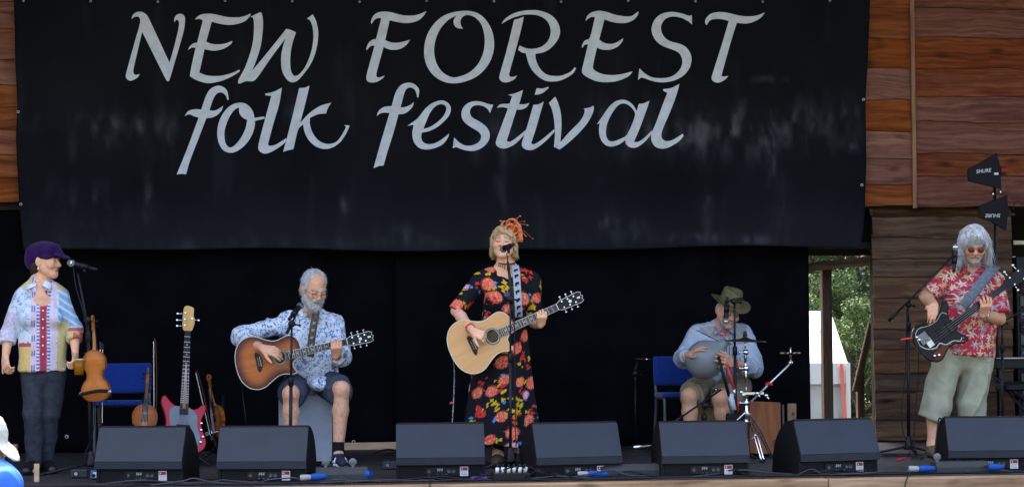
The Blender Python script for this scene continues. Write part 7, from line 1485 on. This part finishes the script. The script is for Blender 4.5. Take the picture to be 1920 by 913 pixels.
# radio microphone aerials on a pole
def paddle(label, pts, Y, text_px, flip):
    c = np.mean([oy(x, y, Y) for x, y in pts], 0); t = thing('paddle_aerial', label, 'aerial', c); P = [oy(x, y, Y) for x, y in pts]; b_ = MB(); F = Matrix(((1, 0, 0, 0), (0, 0, -1, Y), (0, 1, 0, 0), (0, 0, 0, 1)))
    b_.prism([(p[0], p[2]) for p in P], -.012, .012, F, .004); pd = b_.build('paddle', mat('matte_black', (.006, .006, .007), .6), t)
    q = oy(text_px[0], text_px[1], Y - .0135) - base_of(t); ang = R(text_px[2]) + (math.pi if flip else 0)
    text_mesh('SHURE', .042, Matrix.Translation(tuple(q)) @ Matrix.Rotation(ang, 4, 'Y').inverted() @ Matrix.Rotation(R(90), 4, 'X'), mat('print_white', (.55, .56, .58), .5), pd, 'maker_lettering', .2)
    return t
t = paddle('upper black paddle aerial with white lettering on the pole', [(1814, 318), (1868, 287), (1875, 312), (1877, 355), (1815, 340)][::-1], 1.95, (1844, 321, 6), False)
q = oy(1881, 321, 1.95); b_ = MB(); b_.box(q, (.05, .04, .065), ch=.006); b_.build('amplifier', m_blkpl, t); b_ = MB(); b_.box(q + V(.0, -.022, .008), (.042, .003, .03)); b_.build('red_panel', mat('red_print'), t); b_ = MB(); b_.box(oy(1868, 326, 1.93), (.036, .003, .018)); b_.build('sticker', m_label, t)
t = paddle('lower black paddle aerial with inverted lettering behind the bass player\'s head', [(1835, 386), (1888, 366), (1890, 398), (1886, 433), (1856, 415), (1835, 408)][::-1], 2.0, (1862, 404, 0), True)
q = oy(1896, 402, 2.0); b_ = MB(); b_.box(q, (.06, .035, .03), ch=.005); b_.build('amplifier', m_blkpl, t); b_ = MB(); b_.tube(bez([oy(1900, 395, 2.0), oy(1902, 380, 2.0), oy(1911, 378, 2.0), oy(1919, 390, 2.0)], 5), .004, 6); b_.build('lead', m_blkpl, t)
t = thing('aerial_pole', 'thin black pole carrying the two paddle aerials', 'pole', V(oy(1868, 800, 2.05)[0], 2.05, 0)); b_ = MB(); x = oy(1869, 600, 2.05)[0]; b_.tube([V(x, 2.05, .01), V(x, 2.05, oy(1868, 345, 2.05)[2])], .012, 10); b_.build('tube', m_blkmt, t)
b_ = MB(); b_.lathe([(0, .02), (.14, .015), (.15, 0), (0, 0)], (x, 2.05, 0), n=20); b_.build('round_base', m_blkmt, t)
for (px, py) in ((1862, 364), (1876, 360)): b_ = MB(); q = oy(px, py, 2.0); b_.tube([q + V(0, 0, .02), q - V(0, 0, .02)], .008, 8); b_.build('connector', m_chrome, t)
# stage boxes, connectors, small units
m_sb = mat('stagebox_grey', (.035, .037, .040), .55, bump=.1, bscale=200)
def stagebox(label, px0, px1, pyb, Y, hgt, lids, blues):
    a, b2 = oy(px0, pyb, Y), oy(px1, pyb, Y); w = b2[0] - a[0]; c = V((a[0] + b2[0]) / 2, Y + .07, 0); t = thing('stage_box', label, 'junction box', c)
    b_ = MB(); b_.prism([(-.07, 0), (-.07, hgt * .55), (-.035, hgt), (.07, hgt), (.07, 0)], -w / 2, w / 2, Matrix.Translation(tuple(c)) @ Matrix(((0, 0, 1, 0), (1, 0, 0, 0), (0, 1, 0, 0), (0, 0, 0, 1))), .004); b_.build('case', m_sb, t)
    n = int(w / .045)
    for k in range(n): b_ = MB(); x = c[0] - w / 2 + (k + .5) * w / n; b_.lathe([(0, .006), (.013, .006), (.015, 0)], (x, c[1] + .01, hgt), n=12); b_.build('socket', m_blkpl, t)
    for px in lids: b_ = MB(); x = oy(px, pyb, Y)[0]; b_.lathe([(0, -.004), (.024, -.004), (.026, 0), (.024, .004), (0, .004)], (x, c[1] - .02, hgt + .032), (0, 1, .1), 18); b_.box((x, c[1] - .018, hgt + .008), (.016, .008, .02)); b_.build('hinged_lid', mat('lid_grey', (.12, .13, .14), .5), t)
    return t
stagebox('grey stage box by the guitarist\'s navy trainer', 592, 690, 902, -1.17, .095, (611, 662), ())
stagebox('long grey stage box beside the monitor right of the singer', 1128, 1238, 896, -1.12, .085, (), ())
stagebox('grey stage box in front of the rightmost monitor', 1757, 1856, 886, -1.20, .075, (1762,), ())
def plug(label, px, py, Y, L=.12, d=(1, 0, 0), r=.026, m=None, tail=None, cat='connector'):
    c = oy(px, py, Y); c[2] = max(c[2], r + .004); d = unit(d); t = thing('power_connector', label, cat, c); b_ = MB(); b_.lathe([(0, -L / 2), (r * .8, -L / 2), (r, -L / 2 + .01), (r, 0), (r * .82, .012), (r * .8, L / 2 - .02), (r * .55, L / 2), (0, L / 2)], c, d, 16); b_.build('shell', m or mat('blue_plastic', (.008, .055, .28), .5), t)
    if tail: b_ = MB(); b_.lathe([(r * .75, 0), (r * .9, .01), (r * .8, .06), (r * .45, .085), (0, .085)], c - d * (L / 2 + .07), d, 14); b_.build('white_sleeve', mat('white_plastic2', (.26, .26, .26), .5), t)
    return t
plug('blue and white power connector before the second monitor', 598, 893, -1.24, .10, (1, 0, .05), .023, tail=True); plug('blue power socket on the right end of the guitarist\'s stage box', 691, 889, -1.15, .05, (1, 0, 0), .026)
plug('blue power connector at the left end of the long stage box', 1122, 888, -1.18, .13, (1, -.1, 0), .022, tail=True); plug('blue power socket at the right end of the long stage box', 1243, 888, -1.10, .05, (1, 0, 0), .025)
plug('blue power connector beside the bass player\'s shoe', 1738, 878, -1.24, .11, (1, 0, 0), .023, tail=True); plug('blue power connector under the rightmost monitor', 1868, 875, -1.27, .10, (1, -.2, 0), .023)
plug('silver and blue cable connector near the stage lip', 634, 899, -1.27, .07, (1, .1, 0), .009, m_sb); plug('purple cable connector between the monitors', 900, 896, -1.24, .12, (1, .1, 0), .013, mat('purple_sleeve', (.07, .035, .17), .6)); plug('silver and red connectors on the floor by the round stand base', 1205, 851, 2.0, .16, (1, 0, .1), .022, m_silver)
plug('red and black jack plug beside the bass player\'s stand', 1690, 860, -.40, .08, (1, .3, .2), .008, mat('red_plastic'))
t = thing('multicore_box', 'small black multicore box crowded with white plugs before the singer', 'junction box', V(oy(958, 900, -1.2)[0], -1.2, 0)); c = np.array(t.location); b_ = MB(); b_.box(c + V(0, 0, .025), (.24, .12, .05), ch=.005); b_.build('case', m_blkpl, t)
for k in range(6):
    b_ = MB(); p = c + V(-.09 + .036 * k, -.02 + .02 * (k % 2), .05); b_.tube([p, p + V(.002 * k, 0, .035)], .012, 8); b_.build('white_plug', m_label, t); b_ = MB(); b_.tube([p + V(0, 0, .034), p + V(.004, .0, .055)], .007, 8); b_.build('plug_boot', m_blkpl, t)
p = fl(184, 899); t = thing('effects_box', 'small blue and white effects box beside the left microphone stand', 'effects box', p); b_ = MB(); b_.box(p + V(0, .03, .03), (.10, .07, .06), rot('X', R(-12)), ch=.005); b_.build('case', mat('blue_enamel', (.05, .09, .25), .4), t); b_ = MB(); b_.box(p + V(.005, -.012, .034), (.075, .004, .036), rot('X', R(-12))); b_.build('white_panel', m_label, t); b_ = MB(); b_.cyl(p + V(-.028, -.018, .03), p + V(-.028, -.010, .03), .012, 12); b_.build('knob', m_blkpl, t); b_ = MB(); b_.box(p + V(.018, -.016, .042), (.03, .002, .008)); b_.build('red_strip', mat('red_print'), t)
for (px, py, lab) in ((285, 858, 'small black direct box behind the second monitor\'s left'), (148, 896, 'dark pedal at the foot of the left microphone stand'), (732, 880, 'grey direct box left of the singer\'s left monitor')):
    p = fl(px, py); t = thing('direct_box', lab, 'direct box', p); b_ = MB(); b_.box(p + V(0, .05, .03), (.11, .10, .055), ch=.006); b_.build('case', m_sb, t); b_ = MB(); b_.cyl(p + V(-.02, -.005, .03), p + V(-.02, .004, .03), .012, 10); b_.build('socket', m_silver, t)
p = fl(1190, 852); q = V(p[0], 2.3, 0)
# cables
m_cab = mat('cable_black', (.012, .012, .014), .5)
def cable(label, pts, r=.0045, m=None, name='cable', n=8):
    P = bez([np.array(q, float) for q in pts], n); b_ = MB(); b_.tube(P, r, 6); o = b_.build(name, m or m_cab); return tag(o, label, 'cable', 'cables on the stage')
rs = np.random.default_rng(21)
def along(px0, px1, Y0, n, wob, seed):
    r_ = np.random.default_rng(seed); out = []
    for k in range(n):
        x = px0 + (px1 - px0) * k / (n - 1); p = oy(x, 895, Y0); out.append(V(p[0], Y0 + r_.normal(0, wob), .006 + abs(r_.normal(0, .002))))
    return out
for i, (a, b2, Y, lab) in enumerate(((30, 700, -1.19, 'black cable running along the stage lip at far left'), (60, 980, -1.22, 'black cable along the lip below the two left monitors'), (330, 1100, -1.26, 'black cable along the lip below the centre left monitors'), (600, 1400, -1.24, 'black cable along the lip beneath the singer'), (900, 1900, -1.25, 'long black cable along the right half of the lip'), (1200, 1930, -1.22, 'black cable below the hatted man\'s monitor'), (1400, 1930, -1.18, 'black cable below the two right monitors'), (1000, 1700, -1.275, 'black cable nearest the edge right of centre'), (560, 760, -1.10, 'short cable behind the guitarist\'s stage box'), (1640, 1900, -1.10, 'cable looping at the bass player\'s feet'))):
    cable(lab, along(a, b2, Y, 12, .018, 40 + i), .0045 + .001 * (i % 3))
cable('coiled cable end by the bass player\'s shoe', [V(*(fl(1690, 858)[:2] + np.array([.16 * math.cos(k * .9), .10 * math.sin(k * .9)])), .008 + .002 * k) for k in range(14)], .005)
cable('cables tangled at the foot of the singer\'s stand', [fl(930, 895, .01), fl(950, 882, .05), fl(985, 872, .09), fl(1015, 885, .06), fl(1060, 893, .01)], .005); cable('cable arching over the multicore box', [fl(880, 898, .01), fl(920, 888, .03), fl(968, 874, .10), fl(1000, 880, .06), fl(1090, 897, .01)], .005)
cable('cable curving right from the multicore box', [fl(985, 895, .02), fl(1010, 880, .09), fl(1040, 888, .03), fl(1110, 899, .01)], .004)
cable('cable draped over the rightmost monitor', [oy(1750, 872, -1.0), oy(1758, 800, -.90), oy(1762, 783, -.84), oy(1772, 800, -.93), oy(1790, 850, -1.04), oy(1806, 876, -1.1)], .0055)
cable('grey cable hanging down the left microphone stand', [oy(137, 497, .0), oy(143, 540, -.02), oy(160, 600, -.03), oy(174, 700, -.02), oy(176, 800, -.02), oy(160, 850, -.02), fl(150, 893, .008)], .0042); cable('cable hanging from the bass player\'s boom stand', [oy(1700, 580, .53), oy(1697, 700, .53), oy(1690, 780, .53), oy(1700, 830, .5), fl(1712, 858, .01)], .004); cable('guitar lead falling from the black bass to the floor', [oy(1722, 650, .25), oy(1722, 700, .30), oy(1716, 780, .35), oy(1714, 830, .35), fl(1726, 862, .01)], .004)
cable('speckled guitar lead hanging behind the singer\'s guitar', [oy(850, 670, -.03), oy(852, 700, .05), oy(850, 760, .08), oy(846, 830, .05), fl(850, 872, .01)], .0042, mat('speckled_cable', (.25, .25, .26), .6, var=1.0, vscale=90)); cable('thin lead hanging from the seated guitarist\'s guitar', [oy(452, 710, .55), oy(455, 740, .6), oy(462, 800, .6), fl(462, 860, .01)], .004); cable('cable down the singer\'s microphone stand', [oy(950, 475, -.27), oy(962, 560, -.33), oy(966, 700, -.33), oy(968, 840, -.33), fl(985, 885, .01)], .004)
for k in range(26):
    x = rs.uniform(60, 1900); L = rs.uniform(60, 190); p0 = oy(x, 897, rs.uniform(-1.28, -1.14)); p1 = oy(x + L, 897, rs.uniform(-1.28, -1.12)); mdl = (p0 + p1) / 2; p0[2] = p1[2] = .008; h_ = rs.uniform(.01, .05)
    cable('one of the tangled thin black cables lying along the stage lip', [p0, V(*(p0 * .7 + p1 * .3)[:2] + rs.normal(0, .03, 2), .008 + h_ * .6), V(mdl[0], mdl[1] + rs.normal(0, .04), .008 + h_), V(*(p0 * .3 + p1 * .7)[:2] + rs.normal(0, .03, 2), .010 + h_ * .3), p1], rs.uniform(.0038, .006), (m_cab, mat('cable_grey', (.045, .047, .052), .6))[k % 2])
for px, w_ in ((238, 'leftmost'), (470, 'second'), (800, 'third'), (1060, 'fourth'), (1300, 'fifth'), (1550, 'sixth')):
    a = oy(px, 892, -1.0 if px != 238 else -.95); cable('lead plugged into the %s floor monitor from the left' % w_, [V(a[0], a[1] - .01, .05), V(a[0] - .01, a[1] - .07, .045), V(a[0] + .05, a[1] - .15, .012), V(a[0] + .22, a[1] - .20, .008), V(a[0] + .45, a[1] - .17, .008)], .005)
cable('black lead hanging over the front of the edge beam at right', [oy(1712, 880, -1.2), V(oy(1706, 890, -1.3)[0], -1.31, .012), oy(1700, 897, -1.43), oy(1694, 925, -1.435)], .004); cable('black lead hanging over the front of the edge beam at centre', [oy(806, 896, -1.2), V(oy(806, 900, -1.3)[0], -1.31, .012), oy(806, 905, -1.43), oy(807, 930, -1.435)], .004)
cable('black cable coil lying by the pale batten', [fl(700, 850, .01), fl(725, 842, .03), fl(745, 846, .02), fl(720, 853, .01), fl(760, 852, .01)], .007)
p = oy(848, 757, .06); b_ = MB(); b_.prism([(0, 0), (.03, .006), (.012, .02)], 0, .002, Matrix.Translation(tuple(p - V(.02, 0, 0))) @ Matrix.Rotation(R(90), 4, 'X')); tag(b_.build('cable_tag', mat('red_band')), 'small red tag on the hanging speckled guitar lead', 'tag')
# ------------------------------------------------------------------ seen through the gap: posts, tent, trees
m_post = wood('old_post', S(52, 40, 30), S(80, 62, 46), S(104, 82, 62), .85, (22, 22, 1.2), knots=False, rand=.15)
def beam(label, A, B, w, d, m=None, name='timber_post', cat='post'):
    A, B = np.array(A, float), np.array(B, float); z = unit(B - A); x = unit(np.cross(V(0, 1, 0), z)) if abs(z[1]) < .9 else V(1, 0, 0); y = np.cross(z, x); L = np.linalg.norm(B - A); b_ = MB(); b_.box((0, 0, L / 2), (w, d, L), ch=.006)
    o = b_.build(name, m or m_post); o.matrix_world = Matrix([[x[i], y[i], z[i], A[i]] for i in range(3)] + [[0, 0, 0, 1]]); return tag(o, label, cat)
x = oy(1550, 650, 3.3)[0]; beam('dark upright timber post standing in the gap right of the curtain', (x, 3.3, -.3), (x, 3.3, oy(1550, 490, 3.3)[2]), .085, .10)
p = oy(1630, 489, 2.85); raf = beam('rough timber rafter with its lit end coloured paler above the gap', p + V(-.9, .25, -.09), p, .075, .075, m_post, 'timber_rafter', 'rafter')
b_ = MB(); b_.box((0, 0, .955), (.082, .082, .03), ch=.003); b_.build('lit_end', mat('lit_end', S(150, 112, 76), .8, var=.2), raf, True)  # paler colour paints in the light on the rafter's end
b_ = MB(); b_.box((p[0] - .35, 3.2, p[2] + .13), (1.6, .9, .05)); struct(b_.build('lean_to_roof', mat('stage_dark')))
qa, qb = oy(1500, 484, 2.98), oy(1645, 392, 2.98); b_ = MB(); b_.box(((qa[0] + qb[0]) / 2, 2.98, (qa[2] + qb[2]) / 2 + .02), (qb[0] - qa[0], .05, qb[2] - qa[2])); struct(b_.build('gap_soffit', mat('stage_dark')))
beam('short plank leaning across the gap beside the plank wall', oy(1604, 733, 3.4), oy(1634, 606, 3.3), .055, .05)
x = oy(1613, 740, 3.6)[0]; beam('stubby timber post behind the leaning plank', (x, 3.6, -.4), (x, 3.6, oy(1613, 694, 3.6)[2]), .065, .07)
def tent():
    Y = 9.0; e = oy(1589, 680, Y); pk = oy(1500, 500, Y + 1.5); b0 = V(e[0], Y, ZG); w = 3.0; xe, ze = e[0], e[2]
    t = thing('gazebo_tent', 'white gazebo tent with a red stripe seen through the gap', 'tent', (xe - w / 2, Y + w / 2, ZG)); mt_ = mat('tent_canvas', (.58, .60, .63), .7, var=.06, vscale=3, bump=.1, bscale=12)
    ap = V(xe - w / 2, Y + w / 2, ze + 2.1); cs = [V(xe - w, Y, ze), V(xe, Y, ze), V(xe, Y + w, ze), V(xe - w, Y + w, ze)]
    R1 = oy(1557, 583, Y + .6); R0 = R1 - V(2.2, 0, 0); b_ = MB()
    b_._add([cs[0], cs[1], R1, R0], [(0, 1, 2, 3)], False); b_._add([cs[1], cs[2], R1], [(0, 1, 2)], False); b_._add([cs[2], cs[3], R0, R1], [(0, 1, 2, 3)], False); b_._add([cs[3], cs[0], R0], [(0, 1, 2)], False)
    o = b_.build('roof', mt_, t); o.modifiers.new('t', 'SOLIDIFY').thickness = .01
    for i in range(4): A, B = cs[i], cs[(i + 1) % 4]; b_ = MB(); m_ = (A + B) / 2; b_.box(V(m_[0], m_[1], ze - .12), (abs(B[0] - A[0]) + .02, abs(B[1] - A[1]) + .02, .24)); b_.build('valance', mt_, t)
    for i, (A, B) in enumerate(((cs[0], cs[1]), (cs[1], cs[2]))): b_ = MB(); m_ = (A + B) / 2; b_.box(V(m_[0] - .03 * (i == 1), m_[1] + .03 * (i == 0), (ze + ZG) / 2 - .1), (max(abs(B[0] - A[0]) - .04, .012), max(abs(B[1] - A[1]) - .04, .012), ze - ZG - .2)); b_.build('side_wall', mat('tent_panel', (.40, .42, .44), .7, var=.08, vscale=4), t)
    for c in cs: b_ = MB(); b_.box(V(c[0], c[1], (ze + ZG) / 2), (.05, .05, ze - ZG)); b_.build('leg', m_label, t)
    A, B = oy(1577, 682, Y - .03), oy(1590, 800, Y - .03); b_ = MB(); b_._add([A - V(.022, 0, 0), A + V(.022, 0, 0), B + V(.022, 0, -.5), B - V(.022, 0, .5)], [(0, 1, 2, 3)], False); o = b_.build('red_stripe', mat('coral_webbing', (.62, .17, .13), .7), t); o.modifiers.new('t', 'SOLIDIFY').thickness = .01
    A, B = oy(1519, 598, Y + .55), oy(1541, 640, Y + .2); b_ = MB(); b_.tube([A - V(0, .1, -.03), B - V(0, .1, -.03)], .007, 6); b_.build('orange_rope', mat('orange_rope', (.75, .25, .05), .6), t)
tent()
def leaf_mesh(n, centers, radii, seed, size):
    rs = np.random.default_rng(seed); k = rs.integers(0, len(centers), n); d = rs.normal(0, 1, (n, 3)); d /= np.linalg.norm(d, axis=1)[:, None]; rr = rs.uniform(.55, 1.08, n) ** .6
    P = centers[k] + d * rr[:, None] * radii[k][:, None] * V(1, 1, .85)
    a = rs.normal(0, 1, (n, 3)); a[:, 2] -= .4; a /= np.linalg.norm(a, axis=1)[:, None]; nn = d * .7 + rs.normal(0, .5, (n, 3)) + V(0, 0, .35); b_ = np.cross(nn, a); b_ /= np.linalg.norm(b_, axis=1)[:, None]; s_ = size * rs.uniform(.6, 1.35, n)[:, None]
    nb_ = np.cross(a, b_); v = np.stack([P, P + a * s_ * .5 + b_ * s_ * .26 + nb_ * s_ * .06, P + a * s_, P + a * s_ * .5 - b_ * s_ * .26 + nb_ * s_ * .06], 1).reshape(-1, 3); f = np.arange(4 * n).reshape(n, 4)
    return v, f, np.repeat(rs.random(n), 4)
def foliage_mat(name, c0, c1):
    m, n, l, b_ = _new(name); a = n.new('ShaderNodeAttribute'); a.attribute_name = 'paint'; l.new(a.outputs['Color'], b_.inputs['Base Color']); _inp(b_, **{'Roughness': .6, 'Specular IOR Level': .12})
    tr = n.new('ShaderNodeBsdfTranslucent'); l.new(a.outputs['Color'], tr.inputs['Color']); mx = n.new('ShaderNodeMixShader'); mx.inputs[0].default_value = .25; l.new(b_.outputs[0], mx.inputs[1]); l.new(tr.outputs[0], mx.inputs[2]); l.new(mx.outputs[0], n['Material Output'].inputs['Surface']); return m
m_leaf = foliage_mat('foliage', 0, 0)
def tree(label, X, Y, h, spread, seed, n, size, c0, c1, low=.2):
    rs = np.random.default_rng(seed); t = thing('tree', label, 'tree', (X, Y, ZG), 'trees behind the stage'); b_ = MB(); base = V(X, Y, ZG)
    b_.tube(bez([base, base + V(.05, 0, h * .3), base + V(-.1, .1, h * .6), base + V(.05, 0, h * .85)], 5), [.16 * (1 - .8 * i / 15) * h / 5 for i in range(16)], 8); cs, rd = [], []
    for k in range(26):
        a = rs.uniform(0, 2 * math.pi); z = h * rs.uniform(low, .95); r_ = spread * math.sqrt(max(.1, 1 - ((z / h - .5) / .6) ** 2)) * rs.uniform(.35, 1); e = base + V(r_ * math.cos(a), r_ * math.sin(a), z); cs.append(e); rd.append(rs.uniform(.30, .55) * spread * .55)
        if k % 2: b_.tube(bez([base + V(0, 0, z * .6), base + V(r_ * .5 * math.cos(a), r_ * .5 * math.sin(a), z * .85), e], 4), [.05 * h / 5, .045 * h / 5, .04 * h / 5, .035 * h / 5, .03, .025, .02, .015, .01], 6)
    b_.build('trunk', mat('bark', (.05, .038, .028), .9, bump=.6, bscale=20), t); v, f, r_ = leaf_mesh(n, np.array(cs), np.array(rd), seed, size); pc = np.array(c0) * (1 - r_[:, None]) + np.array(c1) * r_[:, None]
    link('crown', mesh_np(v - base_of(t), f, pc, False), m_leaf, t)
G0, G1 = (.018, .036, .012), (.046, .080, .026)
q = lambda px, Y: oy(px, 650, Y)[0]
tree('grey-green willow-like tree in the upper left of the gap', q(1535, 17), 17, 4.6, 1.7, 1, 20000, .075, (.040, .052, .028), (.085, .10, .055)); tree('dense dark green tree beside the plank wall', q(1640, 16), 16, 4.4, 1.6, 2, 20000, .07, (.018, .038, .012), (.045, .08, .024)); tree('pale leafy tree high in the middle of the gap', q(1590, 20), 20, 5.4, 2.0, 3, 20000, .085, (.034, .050, .022), (.075, .095, .045))
tree('bright green shrub low beside the tent', q(1608, 13), 13, 2.5, 1.0, 4, 16000, .055, G0, (.055, .095, .026), .08); tree('leafy green shrub behind the stubby post', q(1645, 14.5), 14.5, 2.6, 1.2, 5, 16000, .055, G0, G1, .08); tree('green shrub behind the white tent', q(1510, 15), 15, 2.8, 1.3, 6, 10000, .06, G0, G1, .08)
for k in range(3):
    xx = q(1580, 26) + (k - 1) * 3.0
    tree('tall tree at the very back of the gap, ' + ('leftmost of three', 'middle of three', 'rightmost of three')[k], xx, 26 + (k % 3), 6.5 + (k % 2), 2.4, 20 + k, 12000, .11, G0, G1, .06)
p = oy(1628, 775, 6); t = thing('dome_tent', 'curved green tent edge low beside the plank wall', 'tent', (p[0] + .3, 6.2, ZG)); b_ = MB(); b_.lathe([(.62, 0), (.60, .35), (.52, .65), (.36, .90), (.15, 1.02), (0, 1.04)], (p[0] + .42, 6.3, ZG), n=28); b_.build('shell', mat('dark_green_nylon', (.035, .05, .035), .6), t); b_ = MB(); b_.tube([V(p[0] + .42 - .63 * math.cos(a), 6.3 - .05, ZG + 1.05 * math.sin(a)) for a in np.linspace(0, math.pi, 16)], .015, 6); b_.build('pale_piping', m_label, t)
# ------------------------------------------------------------------ onlooker in the foreground, bottom left
def onlooker():
    Yp = -5.0; J = lambda x, y, d=0.0: oy(x, y, Yp + d); hc = J(-34, 826); Rm = Rhead(72, 30, 0) @ np.eye(3); sc = 1.0
    o = thing('person', 'onlooker in white peaked cap and bright blue shirt at the bottom left corner', 'person', (hc[0], Yp, ZG)); T = lambda x, y, z: hc + Rm @ (V(x, y, z) * sc)
    nb = J(-42, 872, .02); sh1, sh2 = J(8, 908, -.16), J(-70, 905, .18); hip = V(nb[0] - .05, Yp, ZG + .9); sd = SDF(*bounds([hc + V(0, 0, .14), V(hc[0] - .3, Yp - .3, ZG), V(hc[0] + .3, Yp + .3, ZG)], .06), .008)
    head(sd, hc, Rm, sc); sd.cone(hc - V(.02, 0, .06), nb, .055, .06, .02); sd.cone(nb, hip, .12, .13, .05); sd.cone(sh1, sh2, .05, .05, .03); lg = []
    for k, sh in enumerate((sh1, sh2)):
        el = sh + V(.02, -.03 if k == 0 else .03, -.28); wr = el + V(.06, 0, -.24); limbs_arm(sd, sh, el, wr); hand(sd, wr, V(.1, 0, -1), V(0, -1 if k == 0 else 1, 0), 1 if k == 0 else -1); hp = hip + V(0, -.09 + .18 * k, -.03); kn = V(hp[0], hp[1], ZG + .48); an = V(hp[0] - .02, hp[1], ZG + .09); limbs_leg(sd, hp, kn, an); foot(sd, an - V(0, 0, 0), (1, 0, 0)); lg.append((hp, kn, an))
    sdf_obj('body', sd, SKIN, o, face_paint(hc, Rm, sc, (.52, .30, .23), (.4, .2, .18), (.3, .28, .26), eyes='open'))
    s = SDF(*bounds([nb + V(0, 0, .05), hip - V(.2, .3, .15), hip + V(.2, .3, 0), sh1 + V(.05, -.1, -.2), sh2 + V(.0, .1, -.2)], .06), .008); s.cone(nb - V(0, 0, .10), hip - V(0, 0, .1), .17, .17, .05, flat=((1, 0, 0), .8), cut=True); trapezius(s, nb, sh1, sh2, .06, .07); s.cone(sh1, sh1 + V(.015, -.02, -.2), .075, .078, .03, cut=True); s.cone(sh2, sh2 + V(.015, .02, -.2), .075, .078, .03, cut=True); s.cone(sh1, sh2, .07, .07, .03)
    sdf_obj('shirt', s, mat('bright_blue_cotton', (.035, .13, .52), .8, var=.1, vscale=10, bump=.1, bscale=150), o, None, wrinkles(.008, 8, 3))
    s = SDF(*bounds([hip + V(0, 0, .05), lg[0][2] - V(.06, .1, 0), lg[1][2] + V(.06, .1, 0)], .10), .010)
    for hp, kn, an in lg: s.cone(hp, kn, .105, .08, .03); s.cone(kn, an, .08, .07, .03, cut=True)
    sdf_obj('trousers', s, m_denim, o)
    for hp, kn, an in lg: shoe(o, an, (1, 0, 0), m_blackleather, m_sole_blk, .28, .048, .09, 'shoe', .008, ZG)
    s = SDF(*bounds([hc - V(.16, .16, .1), hc + V(.26, .16, .2)], .02), .006); s.ell(T(0, .012, .042), V(.090, .110, .098), Rm, .02); s.ell(T(0, -.125, .030), V(.072, .078, .010), Rm @ rot('X', R(16)), .02); s.ell(T(0, -.03, -.07), V(.085, .12, .090), Rm, .008, 's')
    sdf_obj('cap', s, mat('cream_cotton', (.46, .46, .42), .85, var=.08, vscale=20, bump=.15, bscale=150), o, None, wrinkles(.003, 20, 2)); b_ = MB(); b_.box(T(.075, -.02, .045), (.03, .05, .02), Rm, ch=.004); b_.build('cap_strap', mat('grey_webbing'), o)
    s = SDF(*bounds([hc - V(.14, .14, .16), hc + V(.1, .14, .05)], .02), .006); s.ell(T(0, .06, -.04), V(.08, .055, .07), Rm, .02); s.ell(T(0, -.03, -.03), V(.07, .09, .1), Rm, .01, 's'); sdf_obj('hair', s, mat('white_hair'), o, lambda v, N: V(.30, .30, .31) + .3 * fbm(v, 70, 3)[:, None] * V(1, 1, 1))
onlooker()
